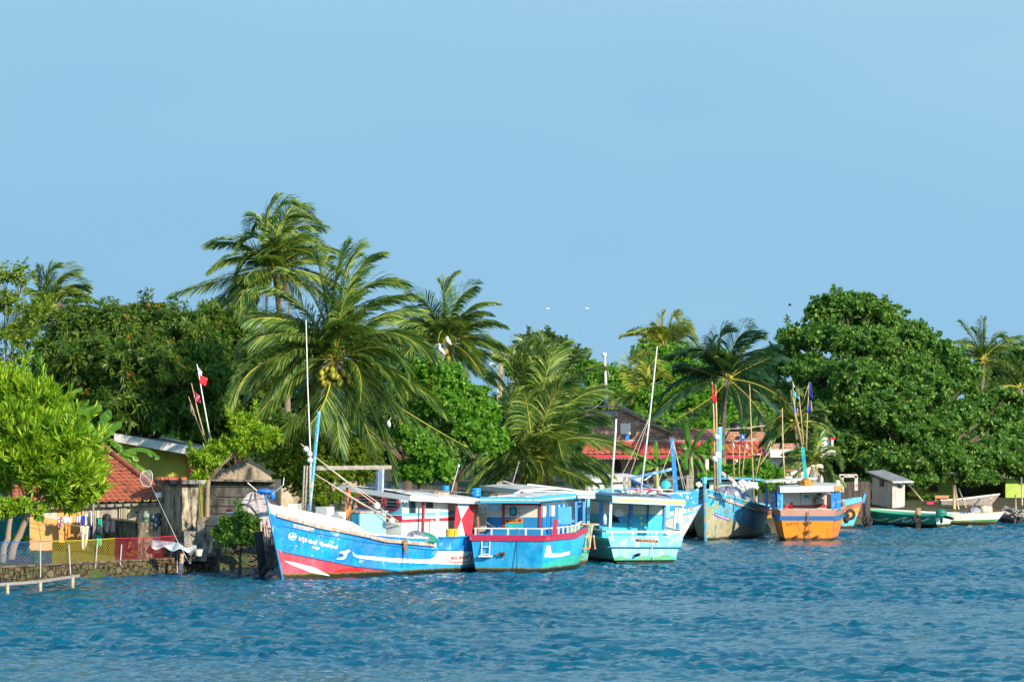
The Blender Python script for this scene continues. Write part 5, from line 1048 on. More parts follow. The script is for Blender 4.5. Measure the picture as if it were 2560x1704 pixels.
for i_, (a_, c_, m_) in enumerate((((330, 640), (560, 622), WOOD), ((700, 632), (1020, 628), GREYW), ((860, 640), (1110, 618), CYANP))): mb = MB(); mb.bar(PQ(3, *a_, 122), PQ(3, *c_, 123.2), .06, .04); solo(mb, 'roof_plank', m_, ('brown plank lying on the star trimmed roof', 'grey plank lying on the star trimmed roof', 'sky blue plank lying on the star trimmed roof')[i_], 'plank')
# ===================================================== BOAT 2b : green cabin boat behind
b = Boat('fishing_boat', 'weathered green boat with long white roof squeezed between the crimson rimmed and cyan sterned boats', 'fishing boat', 9.5, 3.0, 105, G(1394, 1404), 'stern', st=.88, bw=.85, tr=.1, zb=2.2)
b.setsheer([(1200, 1322), (1600, 1322)], 1); b.sheer[:] = 1.28 + .9 * b.U ** 3
H2b = hullmat('hull_old_green', (0.10, 0.34, 0.24), [], [((0.22, .42, .30), 2, .5), ((0.36, .40, .30), 3, .6, (1, 1, .5)), ((.05, .16, .1), 2.5, .6)])
b.make_hull(H2b, H2b, {}, DECK, .5, LTEAL, paint('green_cap', (0.10, .42, .28)))
zr1 = b.at(*q(3, 1360, 615), 'x', .6)[2]; yA, yB = b.at(*q(3, 640, 600), 'x', .6)[1], b.at(*q(3, 1362, 600), 'x', .6)[1]
rf = b.slab('roof', [(6.5, yA, zr1 + .24), (6.5, yB, zr1 + .12), (.6, yB, zr1 + .08), (.6, yA, zr1 + .2)], .05, ROOFW, camber=.12)
FG = wallmat('fascia_green_stripe', (0.74, 0.73, 0.66), [(zr1 - .02, zr1 + .02, (0.03, .30, .28))])
mb = MB(); mb.hexa([(.55, yA, zr1 - .02), (.55, yB, zr1 - .13), (.6, yB, zr1 - .13), (.6, yA, zr1 - .02)], [(.55, yA, zr1 + .22), (.55, yB, zr1 + .1), (.6, yB, zr1 + .1), (.6, yA, zr1 + .22)]); mb.hexa([(.6, yA, zr1 - .02), (6.5, yA, zr1 + .1), (6.5, yA + .05, zr1 + .1), (.6, yA + .05, zr1 - .02)], [(.6, yA, zr1 + .22), (6.5, yA, zr1 + .26), (6.5, yA + .05, zr1 + .26), (.6, yA + .05, zr1 + .22)]); mb.build('fascia', FG, rf)
M2b = wallmat('cabin_back_cream_green', (0.55, .54, .45), [(-3, 1.7, (0.02, .28, .42))])
b.box('cabin_wall', (2.2, -1.1, .7), (6.5, 1.1, zr1 + .05), M2b)
for y_ in (-1.25, -.95, 1.2): mb = MB(); mb.bar((.9, y_, 1.0), (.9, y_, zr1), .1); mb.build('roof_post', BLUEP if y_ < 0 else LTEAL, b.root)
mb = MB(); rr_ = [b.at(*q(3, x, y), 'x', -.4) for x, y in ((1335, 905), (1310, 1140), (1365, 1145), (1350, 1010))]; 
mb.tube([rr_[0], rr_[1], rr_[2], rr_[3]], .035, 6); mb.tube([b.at(*q(3, 1180, 1140), 'x', -.4), rr_[1]], .035, 6); mb.tube([b.at(*q(3, 1200, 1020), 'x', -.4), b.at(*q(3, 1320, 1025), 'x', -.4)], .03, 6); mb.tube([b.at(*q(3, 1200, 900), 'x', -.2), b.at(*q(3, 1405, 905), 'x', -.2)], .035, 6)
mb.build('steel_frame', paint('orange_white_iron', (0.62, .45, .30), [((.5, .2, .06), 5, .5)]), b.root)
B2b = b
mb = MB()
mb = MB(); mb.grid(lambda a, c: tuple(PQ(3, 375 + a * 300, 565 - 52 * math.sin(3.14 * min(1, a * 1.2) ** .6) * (1 - (2 * c - 1) ** 4) - 4, 129 + c * 1.4)), 14, 8)
o = solo(mb, 'upturned_dinghy', WHITE, 'white fibreglass dinghy hull lying upside down on the green striped roof', 'dinghy', smooth=True); o.modifiers.new('thick', 'SOLIDIFY').thickness = .04
for i, (a_, c_, y_, m_, lb) in enumerate((((465, 478), (800, 575), 127.5, GREYW, 'long grey plank lying across the green striped roof'), ((640, 560), (1100, 588), 127, WOOD, 'brown plank beside the rubbish on the green striped roof'), ((700, 510), (1130, 560), 129, WHITE, 'white plank along the back of the green striped roof'))):
    mb = MB(); mb.bar(PQ(3, *a_, y_), PQ(3, *c_, y_), .09, .05); solo(mb, 'roof_plank', m_, lb, 'plank')
flt(*q(3, 575, 553), 128, .1, 'single white float at the tip of the upturned dinghy'); flt(*q(3, 970, 625), 126, .1, 'pale float half under the dark cloth on the white roof edge')
net_heap('dark_cloth', 'dark cloth bundle at the corner of the green striped roof', 'cloth', PQ(3, 1060, 640, 125.8), .35, paint('black_cloth', (0.03, .03, .04), rough=.9), 9, sc_=(1.3, .8, .5))
mb = MB(); mb.tube([PQ(2, 1595, 820, 126), PQ(2, 1655, 600, 126)], .015, 6); mb.tube([PQ(2, 1653, 610, 126), PQ(2, 1658, 588, 126)], .045, 8); solo(mb, 'aerial_pole', WHITE, 'short tilted aerial with a brown cap behind the long white roof', 'aerial')
mb = MB(); mb.tube([PQ(3, 555, 500, 128), PQ(3, 620, 285, 128)], .022, 6); solo(mb, 'bamboo_pole', GREYW, 'slanting bamboo pole rising beside the coconuts of the low palm', 'pole')
# ===================================================== BOAT 3 : pale cyan transom
b = Boat('fishing_boat', 'turquoise fishing boat with flat pale transom and yellow stars on its cabin', 'fishing boat', 9.5, 2.9, 101, G(1612, 1400), 'stern', st=.95, bw=.84, tr=.12, zb=2.2, near=1, fl=1.0)
b.sheer = .95 + 1.0 * b.U ** 2.6
zs_ = b.at(*q(3, 1800, 1040), 'x', -.1)[2]; b.sheer += zs_ - .95
H3 = hullmat('hull_teal_dark', (0.03, 0.30, 0.42), [], [((0.5, .45, .2), 1.0, .68), ((.1, .2, .2), 3, .6)])
z3g = np.full(61, .16)
T3 = hullmat('transom_pale_cyan', (0.24, 0.62, 0.76), [], [((0.36, .72, .80), 1.5, .52, (1, 1, .3)), ((.15, .48, .66), 4, .62, (1, 1, .3))], rough=.4, grime=.15)
b.make_hull(H3, T3, {}, DECK, .45, CYANP, None)
hw = b.S(0., zs_, 1)[1]
mb = MB(); h0 = b.S(0., zs_ - .32, 1)[1] + .03; mb.hexa([(-.17, -h0, zs_ - .32), (-.17, h0, zs_ - .32), (-.1, h0, zs_ - .32), (-.1, -h0, zs_ - .32)], [(-.17, -hw - .06, zs_ + .1), (-.17, hw + .06, zs_ + .1), (-.1, hw + .06, zs_ + .1), (-.1, -hw - .06, zs_ + .1)]); mb.build('transom_board', paint('board_cyan', (0.13, .52, .70), [((.35, .68, .78), 4, .55)]), b.root)
mb = MB(); mb.bar((-.165, hw + .07, zs_ - .31), (-.165, -hw - .07, zs_ - .34), .035, .03); mb.build('seam_batten', paint('blue_rail', ()), b.root)
ztr = zs_ + .26; mb = MB(); mb.bar((-.1, hw + .12, ztr), (-.1, -hw - .1, ztr - .03), .12, .07); mb.build('top_rail', WHITE, b.root)
for y_ in (hw - .1, hw * .36, -hw * .28, -hw + .06): mb = MB(); mb.bar((-.15, y_, zs_ - .06), (-.15, y_, ztr), .05, .05); mb.box((-.17, y_, zs_ - .05), (.07, .15, .04)); mb.build('rail_bracket', WHITE, b.root)
b.rail('side_rail', b.sheer + .26, WHITE, .07, .05, 0, .5, -.02); b.rail('rub_rail', b.sheer - .05, LTEAL, .08, .1, 0, .97, .02)
panel(b, 'name_plate', 13, [(630, 1172), (1040, 1200), (1038, 1254), (626, 1238)], ('x', -.165), paint('plate_orange_brown', (0.55, .22, .07), bump=0), .012)
b.text('IMUL-A-0116 PTM', q(13, 640, 1234), q(13, 1030, 1250), 0, BLACKL, shear=(0, -50 / 7.127), plane=('x', -.18), off=.006, bold=.03)
p = b.at(*q(13, 635, 1480), 'x', -.1); mb = MB(); mb.tube([p, p + np.array((-.22, -.1, .05))], .06, 8); mb.build('exhaust_pipe', BLKR, b.root)
sl = MB(); sl.grid(lambda a, c: (-.128 - .004 * c, (hw * .86) * (1 - 2 * a), .02 + c * (.10 + .05 * math.sin(a * 17) + .05 * max(0, math.sin(a * 5 + 4)))), 60, 3); sl.build('algae_band', paint('algae_green', (0.10, .34, .10), [((.02, .42, .36), 5, .5), ((.3, .3, .05), 8, .6)]), b.root)
xb = 2.0; PW = ('x', xb); zz_ = lambda x, y: b.at(*q(13, x, y), *PW)[2]; yl, yr = b.at(*q(13, 40, 700), *PW)[1], b.at(*q(13, 1145, 700), *PW)[1]
M3 = wallmat('cabin_back_cream_teal', (0.60, 0.55, 0.44), [(-3, zz_(700, 745), (0.02, 0.36, 0.50)), (-3, zz_(600, 905), (0.03, .50, .62))], (.3, .4, .4))
b.box('cabin_wall', (xb, yl, .5), (xb + 4, yr, zz_(600, 520)), M3); 
panel(b, 'blue_panel', 13, [(870, 775), (1120, 775), (1110, 1000), (850, 1000)], PW, paint('bright_cyan_panel', (0.03, .45, .68)), .02)
for x_ in (555, 1155, 25): bbar(b, 'cabin_post', 13, (x_, 540), (x_ - 15, 1000), ('x', xb - .03), .12 if x_ != 1155 else .08, BLUEP)
bbar(b, 'cabin_post', 13, (862, 570), (842, 1000), ('x', xb - .03), .05, paint('dark_teal', ()))
YST = paint('star_yellow', (0.80, .62, .06), bump=0)
for cx_, cy_, r_ in ((130, 580, 30), (240, 615, 26), (148, 720, 22), (680, 705, 32), (785, 705, 30), (728, 812, 34), (735, 912, 36), (832, 862, 28), (630, 612, 18), (705, 612, 18), (765, 615, 18), (815, 618, 18)): b.flat('painted_star', [q(13, *v) for v in STAR(cx_, cy_, r_, 6)], [tuple(range(12))], YST, PW, .025)
b.text('LOKI', q(13, 618, 582), q(13, 775, 590), 0, MRED, shear=(0, -24 / 7.1), plane=PW, off=.02, bold=.03)
for (x, y0, x1, y1, w_) in ((195, 520, 175, 985, .09), (1362, 570, 1330, 1010, .1), (1425, 590, 1395, 1010, .07), (1465, 590, 1435, 1030, .08)): bbar(b, 'roof_post', 13, (x, y0), (x1, y1), ('x', .15), w_, WHITE)
bbar(b, 'short_post', 13, (1385, 900), (1385, 1010), ('x', .1), .1, BLUEP)
bbar(b, 'roof_post', 3, (1215, 650), (1205, 900), ('x', 3.0), .12, BLUEP); bbar(b, 'roof_post', 3, (1262, 650), (1250, 905), ('x', 2.2), .1, CYANP); bbar(b, 'roof_post', 3, (1300, 650), (1296, 920), ('x', 1.6), .1, CYANP)
cA, cB = b.at(*q(13, 232, 478), 'x', 0), b.at(*q(13, 1515, 538), 'x', 0); cC = b.at(*q(3, 1365, 600), 'y', cA[1] + .02)
rf = b.slab('roof', [(5.5, cA[1], cA[2] + .12), (5.5, cB[1], cA[2] + .1), (.02, cB[1], cB[2] + .05), (.02, cA[1], cA[2] + .08)], .05, paint('roof_planks', (0.35, .42, .45), [((.3, .1, .1), 2, .56, (1, 4, 1)), ((.05, .3, .5), 2.3, .56, (1, 5, 1)), ((.6, .6, .55), 3, .6)]), camber=.06)
FY = wallmat('fascia_yellow_stripe', (0.40, 0.66, 0.72), [])
mb = MB(); mb.hexa([(-.04, cA[1] + .03, cA[2] - .13), (-.04, cB[1], cB[2] - .13), (.0, cB[1], cB[2] - .13), (.0, cA[1] + .03, cA[2] - .13)], [(-.04, cA[1] + .03, cA[2] + .11), (-.04, cB[1], cB[2] + .11), (.0, cB[1], cB[2] + .11), (.0, cA[1] + .03, cA[2] + .11)]); mb.build('fascia', FY, rf)
mb = MB(); mb.hexa([(-.05, cA[1] + .03, cA[2] - .03), (-.05, cB[1], cB[2] - .03), (-.04, cB[1], cB[2] - .03), (-.04, cA[1] + .03, cA[2] - .03)], [(-.05, cA[1] + .03, cA[2] + .03), (-.05, cB[1], cB[2] + .03), (-.04, cB[1], cB[2] + .03), (-.04, cA[1] + .03, cA[2] + .03)]); mb.build('fascia_stripe', YST, rf)
mb = MB(); mb.box((2.75, cA[1] + .02, cA[2] + .02), (5.5, .04, .24)); mb.build('fascia', paint('fascia_teal', (0.03, .34, .46)), rf); mb = MB(); mb.box((2.75, cA[1] + .045, cA[2] + .02), (5.5, .012, .05)); mb.build('fascia_stripe', paint('gold_mark', ()), rf)
# plates, pans and gear hung on the wall
mb = MB(); p = b.at(*q(13, 320, 720), 'x', xb - .15); mb.lathe(p, [(.02, 0), (.13, .0), (.16, .03), (.15, .05)], 16, Matrix.Rotation(R(-90), 3, 'Y')); p = b.at(*q(13, 385, 765), 'x', xb - .1); mb.lathe(p, [(.02, 0), (.10, .0), (.12, .03)], 16, Matrix.Rotation(R(-90), 3, 'Y')); mb.build('hanging_plate', WHITE, b.root)
mb = MB(); mb.lathe(b.at(*q(13, 265, 810), 'x', xb - .12), [(.02, 0), (.09, 0), (.1, .04)], 14, Matrix.Rotation(R(-90), 3, 'Y')); mb.lathe(b.at(*q(13, 280, 860), 'x', xb - .2), [(.16, 0), (.17, .03), (.1, .05)], 16, Matrix.Rotation(R(-25), 3, 'Y')); mb.build('cooking_pan', BLKR, b.root)
panel(b, 'blue_jug', 13, [(310, 830), (400, 770), (420, 800), (375, 900)], ('x', xb - .2), paint('blue_plastic', ()), .1)
panel(b, 'storage_bin', 13, [(770, 960), (825, 960), (825, 1000), (770, 1000)], ('x', .6), LTEAL, .2)
rope('white_line', 'thin white line hanging down the middle of the pale transom', [b.W(b.at(*q(13, 925, 1030), 'x', -.16)), b.W(b.at(*q(13, 925, 1300), 'x', -.19)), b.W(b.at(*q(13, 945, 1560), 'x', -.2))], .014, mat=WHITE)
mb = MB(); mb.lathe((0, 0, 0), [(.07, 0), (.075, .3), (.04, .34), (.06, .36), (.06, .42)], 12); o = mb.build('bottle', paint('bottle_blue_white', (0.5, .6, .66), rough=.3), None, True); o.location = tuple(b.W(b.at(*q(13, 85, 930), 'x', 1.0))); tag(o, 'white capped plastic bottle standing at the left corner of the starred cabin', 'bottle')
B3 = b
# roof clutter: loose boards
rd = random.Random(5); cols = [REDP, DARKRED, BLUEP, CYANP, WOOD, GREYW, LTEAL, WHITE]; nm = {REDP.name: 'red', DARKRED.name: 'maroon', BLUEP.name: 'deep blue', CYANP.name: 'sky blue', WOOD.name: 'brown', GREYW.name: 'grey', LTEAL.name: 'teal', WHITE.name: 'white'}
_LB = []
for i in range(34):
    x = rd.uniform(.3, 5.2); y = rd.uniform(cB[1] + .3, cA[1] - .2); m_ = cols[rd.choice((0, 1, 1, 2, 3, 2, 4, 5, 6, 7))]; L_ = rd.uniform(.5, 1.6); an = rd.uniform(-.5, .5) + (1.57 if rd.random() < .6 else 0); z_ = cA[2] + .17 + rd.uniform(0, .16)
    mb = MB(); d = np.array((math.cos(an), math.sin(an), rd.uniform(-.05, .05))) * L_ / 2; c_ = np.array((x, y, z_)); mb.bar(b.W(c_ - d), b.W(c_ + d), rd.uniform(.06, .2), rd.uniform(.02, .06))
    _LB.append((solo(mb, 'loose_board', m_, 'x', 'board', 'loose boards heaped on the turquoise cabin roof'), nm[m_.name]))
NTH = ['first', 'second', 'third', 'fourth', 'fifth', 'sixth', 'seventh', 'eighth', 'ninth', 'tenth', 'eleventh', 'twelfth', 'thirteenth', 'fourteenth'] + ['fifteenth', 'sixteenth', 'seventeenth', 'eighteenth', 'nineteenth', 'twentieth', 'twenty first', 'twenty second']
for cn in set(c_ for _, c_ in _LB):
    gr = sorted([o_ for o_, c_ in _LB if c_ == cn], key=lambda o_: proj(np.array(o_.location))[0])
    for i, o_ in enumerate(gr): o_['label'] = ('only %s board in the jumble on the turquoise cabin roof' % cn) if len(gr) == 1 else '%s %s board from the left in the jumble on the turquoise roof' % (NTH[i], cn)
for i, (x, y, r_) in enumerate(((218, 342, .05), (830, 415, .06), (930, 395, .09), (1050, 300, .10), (1085, 330, .08), (1545, 455, .07))): flt(*q(13, x, y), 127.5 + (2 if i in (3, 4) else 0), r_, 'white float on the jumbled roof, ' + ('the small one by the white mast', 'beside the roped float near the edge', 'tied with rope above the yellow stripe', 'largest, under the blue boom', 'tucked against the largest one', 'inside the blue bow box')[i])
p0 = B3.W(np.array((.3, B3.at(*q(3, 1810, 625), 'x', .3)[1], cA[2] + .1)))
def pole(name, label, cat, pts, r, mat, r2=None, group=None): mb = MB(); mb.tube(pts, r, 8, r2=r2); return solo(mb, name, mat, label, cat, group, smooth=True)
pole('mast', 'tall thin white mast leaning over the turquoise cabin roof', 'mast', [PQ(8, 1278, 318, 127), PQ(8, 1225, 820, 127), PQ(8, 1150, 1450, 127)], .018, WHITE, .04)
pole('mast', 'short thick white mast standing on the turquoise cabin roof', 'mast', [PQ(3, 1566, 0, 129.5), PQ(3, 1572, -130, 129.5)][::-1] + [PQ(3, 1525, 560, 129.5)], .032, WHITE, .045)
CR3 = thing('deck_crane', 'blue timber derrick with sloping booms above the turquoise boat', 'derrick', PQ(3, 2160, 640, 132))
BB = paint('boom_blue', (0.16, .36, .62), [((.45, .5, .55), 5, .55), ((.05, .2, .5), 3, .5)]); o_ = CR3.location
for a_, c_, w_ in (((2122, 68), (2160, 610), .16), ((1715, 452), (2165, 350), .11), ((1705, 462), (2140, 660), .12)): mb = MB(); mb.bar(PQ(3, *a_, 132), PQ(3, *c_, 132 if a_[0] != 1705 else 130), w_); mb.build('mast' if a_[0] == 2122 else 'boom', BB if a_[0] != 2122 else BLUEP, CR3, offset=tuple(o_))
mb = MB(); mb.bar(PQ(3, 1820, 430, 132), PQ(3, 1818, 520, 132), .07); mb.bar(PQ(3, 1850, 470, 132), PQ(3, 1925, 415, 132), .05); mb.build('brace', WHITE, CR3, offset=tuple(o_))
for x_ in (1655, 1700): mb = MB(); mb.bar(PQ(3, x_, 438, 131), PQ(3, x_, 560, 131), .14); tag(solo(mb, 'stub_post', GREYW, '%s of two stubby grey posts at the foot of the blue booms' % ('left one' if x_ < 1680 else 'right one'), 'post'))
for i, (a_, c_) in enumerate((((2130, 90), (2270, 600)), ((2135, 80), (1990, 480)), ((2140, 100), (2235, 560)), ((1900, -150), (1600, 480)), ((1895, -140), (1700, 440)))):
    rope('rigging_line', ('thin stay from the blue derrick down to the far roof corner', 'thin stay from the blue derrick down to the blue lamp', 'second thin stay right of the blue derrick', 'long thin stay slanting left of the tall white mast', 'shorter thin stay close to the tall white mast')[i], [PQ(3, *a_, 131.5), PQ(3, *c_, 131)], .011, .03)
mb = MB(); p = PQ(3, 2058, 520, 131); mb.lathe(p, [(.05, -.16), (.17, -.1), (.2, .05), (.17, .1), (.05, .14)], 12, Matrix.Rotation(R(70), 3, 'X')); solo(mb, 'deck_lamp', LTEAL, 'round turquoise lamp housing standing on the cluttered roof', 'lamp')
# ===================================================== BOAT 3b : white hull, blue bow bulwark
b = Boat('fishing_boat', 'white hulled boat with tall blue bow box jutting out behind the turquoise one', 'fishing boat', 8.5, 2.9, 28, G(1702, 1351), 'bow', st=.85, bw=.6, rake=1.0, zb=1.5, bp=2.6, wp=1.5, near=-1)
b.sheer = .95 + .55 * b.U ** 3
H3b = hullmat('hull_worn_white', (0.50, 0.47, 0.42), [], [((0.22, .42, .52), 2.0, .56), ((.2, .15, .1), 3, .62, (1, 1, .5)), ((.62, .6, .55), 1.5, .6)])
b.make_hull(H3b, H3b, {}, DECK, .5, BLUEP, BLUEP); b.rail('rub_rail', b.sheer - .25, CYANP, .07, .09, .2, .98, .02)
mb = MB(); pp = [b.S(u, b.zs(u), -1) for u in (.72, .82, .92, .985)]; qq = [b.S(u, b.zs(u), 1) for u in (.985, .92, .82, .72)]
for seq in (pp, qq):
    for a_, c_ in zip(seq[:-1], seq[1:]): mb.hexa([a_, c_, c_ + np.array((0, .03, 0)), a_ + np.array((0, .03, 0))], [a_ + np.array((.03, 0, .62)), c_ + np.array((.05, 0, .74)), c_ + np.array((.05, .03, .74)), a_ + np.array((.03, .03, .62))])
mb.build('bow_bulwark', paint('bow_blue', (0.03, .26, .55), [((.4, .55, .7), 3, .6)]), b.root)
b.box('bow_box', (6.2, -1.15, 1.0), (7.3, -.1, 2.0), paint('box_light_blue', (0.16, .46, .70), [((.5, .65, .75), 3, .58)]), .01); b.box('box_rim', (6.15, -1.2, 2.0), (7.35, -.05, 2.05), WOOD)
b.box('cabin_wall', (3.4, -.9, .7), (5.4, .9, 2.45), wallmat('cabin_wall_white', (0.66, .64, .58), [])); zr1 = b.at(*q(3, 1200, 540), 'x', 1.5)[2]
b.slab('roof', [(5.9, 1.2, 2.8), (5.9, -1.2, 2.7), (2.9, -1.2, 2.65), (2.9, 1.2, 2.75)], .15, ROOFW, camber=.1)
net_heap('green_net', 'green net draped over the rail of the white hulled boat', 'fishing net', b.W(np.array((6.0, -1.3, 1.05))), .35, NETG, 11, sc_=(.7, .6, .9)); net_heap('brown_net', 'pile of brown netting on the foredeck of the white hulled boat', 'fishing net', b.W(np.array((5.6, -.6, .95))), .6, paint('brown_net', ()), 12, sc_=(1.4, .9, .5))
B3b = b
# ===================================================== BOAT 4 : weathered, bow on
b = Boat('fishing_boat', 'badly weathered blue boat with bare muddy bottom, seen bow first', 'fishing boat', 9.5, 3.0, 258, G(1764, 1347), 'bow', st=.85, bw=.78, rake=.25, zb=2.2, bp=2.3, wp=1.7, near=1)
b.setsheer([(1758, 1214)] + L1(14, [(120, 215), (380, 300), (600, 360), (800, 415), (960, 455)]) + [(1990, 1285)])
z4 = b.fit(L1(14, [(120, 475), (230, 510), (420, 590), (560, 660), (700, 700), (960, 760)]), 1)
H4 = hullmat('hull_weathered', (0.02, 0.33, 0.60), [('mud', (0.40, 0.36, 0.22), -1)], [((0.03, .42, .72), 1.2, .48), ((0.5, .62, .66), 1.8, .62), ((0.05, .10, .14), 1.6, .66, (1, 1, .5)), ((0.24, .17, .10), 2.6, .60, (1, 1, .7)), ((0.30, .30, .10), 1.6, .56, (1, 1, 1), 1), ((.10, .09, .05), 3.5, .62, (1, 1, .5), 1), ((.55, .5, .42), 5, .64, (1, 1, 1), 1)], grime=.9)
b.make_hull(H4, H4, {'mud': z4}, DECK, .5, LTEAL, None); b.rail('gunwale', b.sheer + .01, paint('gunwale_cyan', (0.04, .40, .58), [((.4, .35, .3), 4, .55)]), .1, .07, 0, .99)
b.rail('rub_rail', b.fit(L1(14, [(130, 290), (420, 375), (600, 430), (900, 530)]), 1), WOOD, .07, .08, 0, .985, .02)
mb = MB(); t_ = b.S(np.full(7, 1.), np.linspace(-.4, b.sheer[-1] + .25, 7), 1); t_[:, 1] = 0; t_[:, 0] += .03; mb.tube(t_, .07, 6); mb.build('stem_post', paint('stem_rusty', (0.32, .26, .20), [((.05, .3, .45), 3, .5), ((.35, .15, .06), 4, .6)]), b.root)
mb = MB(); p = t_[-1]; mb.tube([p, p + np.array((0, 0, .28))], .11, 8); mb.build('stem_cap', CYANP, b.root)
b.quadpatch('name_plate', L1(14, [(240, 512), (435, 585), (425, 625), (228, 556)]), paint('plate_blue', (0.05, .10, .50), bump=0), off=.01)
GV.clear(); xx = 250
for g_, wd_ in ((KO, 22), (NA, 26), (TA, 26), (DA, 20), (NA, 24), (TA, 22), (KO, 20)): glyph(g_, 14, xx, 528 + (xx - 250) * .37, wd_, 20, 1.3); xx += wd_ * 1.12
flush(b, 'lettering', paint('letter_peach', (0.75, .50, .36), bump=0), .016)
for (x0, y0, x1, y1) in ((392, 235, 372, 318), (520, 290, 505, 360)): bbar(b, 'rail_post', 14, (x0, y0), (x1, y1), ('y', .9), .05, WHITE)
b.box('cabin_wall', (1.0, -.9, .8), (3.2, .9, 2.35), wallmat('cabin_wall_white', ())); b.slab('roof', [(3.6, -1.2, 2.5), (3.6, 1.2, 2.5), (.6, 1.2, 2.4), (.6, -1.2, 2.4)], .1, CYANP, camber=.05)
B4 = b
net_heap('grey_tarpaulin', 'grey tarpaulin covering gear amidships on the weathered boat', 'tarpaulin', b.W(np.array((5.6, .3, 1.45))), .85, paint('grey_tarp2', (0.20, .21, .27), rough=.6), 21, sc_=(1.1, .85, .8))
bf = [(475, 145), (500, 128), (560, 110), (590, 95), (615, 130), (640, 150), (668, 135), (690, 165), (715, 150), (738, 165), (760, 150), (775, 175), (540, 165), (650, 180), (482, 110), (585, 150), (622, 108), (677, 112), (700, 128), (768, 130), (725, 130)]
for i, (x, y) in enumerate(sorted(bf)): flt(*q(14, x, y + 20), 145, .085, NTH[i] + ' white float from the left in the long heap above the grey tarpaulin', 'white floats heaped on the weathered boat')
flt(*q(14, 510, 280), 140.5, .11, 'yellowish float lying against the grey tarpaulin on the weathered boat'); flt(*q(14, 1815, 130), 148, .11, 'big white float perched over the right corner of the orange boat cabin')
for i, (x, y) in enumerate(((15, 150), (40, 140), (60, 165), (30, 175))): flt(*q(14, x, y), 147, .08, ('leftmost', 'topmost', 'rightmost', 'lowest')[i] + ' pale dirty float in the small heap beside the blue stem head', 'pale floats beside the blue stem head')
# ===================================================== BOAT 5 : orange stern
b = Boat('fishing_boat', 'orange fishing boat with blue band around its broad stern', 'fishing boat', 9.5, 3.15, 86, G(2019, 1348), 'stern', st=.74, bw=.80, tr=.1, zb=2.2, near=-1, fl=.7)
zs_ = b.at(*q(14, 1400, 480), 'x', 0)[2]; b.sheer = zs_ + .8 * b.U ** 2.5
At5 = {'bn': b.sheer - .28, 'bt': b.sheer - .46, 'tp': b.sheer - .28}
ORA = (0.78, 0.23, 0.012)
M5 = hullmat('hull_orange', ORA, [('bn', (0.02, .12, .30), 1), ('bt2', (0.42, .20, .14), 1)], [((0.62, .18, .02), 2, .55), ((.8, .5, .3), 5, .68)], grime=.35)
T5w = T('transom_orange'); x_, y_, z_ = T5w.xyz(); c = T5w.mix(T5w.noise(1.2, 3), (0.78, .20, .008), (.86, .27, .012)); c = T5w.wear(c, (.55, .15, .02), 4, .62, .05, (1, 1, .4)); c = T5w.mix(T5w.step(z_, zs_ - .46, .008), c, (.02, .12, .30)); c = T5w.mix(T5w.step(z_, zs_ - .26, .008), c, T5w.mix(T5w.noise(3, 4), (.42, .20, .14), (.52, .30, .22)))
c = T5w.mix(T5w.ma('SUBTRACT', 1., T5w.step(T5w.ma('ADD', z_, T5w.ma('MULTIPLY', T5w.noise(5, 5), .16)), .16, .03)), c, (.10, .05, .02)); T5w.bump(T5w.noise(9, 4), .02, .25); T5 = T5w.done(c, .45)
b.make_hull(M5, T5, {'bn': b.sheer - .46, 'bt2': b.sheer - .26}, DECK, .5, paint('inner_brown', (0.34, .22, .18)), None)
mb = MB(); hw = b.S(0., zs_ - .36, 1)[1]; mb.bar((-.05, hw + .03, zs_ - .36), (-.05, -hw - .03, zs_ - .36), .06, .17); mb.build('rub_band', paint('band_blue', (0.02, .13, .32), [((.1, .3, .45), 4, .6)]), b.root); b.rail('rub_band', b.sheer - .36, paint('band_blue', ()), .06, .17, 0, .9, .03)
mb = MB(); hw = b.S(0., zs_, 1)[1]; mb.bar((.02, hw + .03, zs_ + .02), (.02, -hw - .03, zs_ + .02), .12, .05); mb.build('gunwale', WOOD, b.root); b.rail('gunwale', b.sheer + .02, WOOD, .12, .05, 0, .97)
b.text('35-NY 411', q(14, 1160, 680), q(14, 1312, 668), 0, BLACKL, shear=(0, -30 / 5.12), plane=('x', -.11), off=.012, bold=0)
V, Fc = ribbon2d([q(14, *p_) for p_ in ((1772, 625), (1758, 750), (1860, 735))], 2.2); b.decal('pink_corner_mark', V, Fc, paint('pink_paint', (.65, .07, .15)), -1, .012)
for (x, y, w_, h_) in ((1438, 642, 90, 12), (1438, 760, 75, 14)): p = b.at(*q(14, x, y), 'x', -.13); mb = MB(); mb.box(p, (.08, w_ / 5.12 * SC(145), h_ / 5.12 * SC(145) + .03)); mb.box(p + np.array((-.03, 0, -.02)), (.06, .12, .16)); mb.build('rudder_bracket', RUST, b.root)
bbar(b, 'rudder_rod', 14, (1438, 500), (1440, 850), ('x', -.2), .035, RUST)
for x, y in ((1298, 815), (1565, 815)): p = b.at(*q(14, x, y), 'x', -.08); mb = MB(); mb.tube([p, p + np.array((-.14, 0, 0))], .06, 8); mb.build('exhaust_pipe', RUST, b.root)
xb = 1.6; PW = ('x', xb); zz_ = lambda x, y: b.at(*q(14, x, y), *PW)[2]; yl, yr = b.at(*q(14, 1105, 300), *PW)[1], b.at(*q(14, 1672, 300), *PW)[1]
b.box('cabin_wall', (xb, yl, .6), (xb + 3.5, yr, zz_(1300, 240)), wallmat('cabin_wall_grey_white', (0.70, .67, .60), [(zz_(1500, 455), zz_(1500, 418), (.55, .05, .04))]))
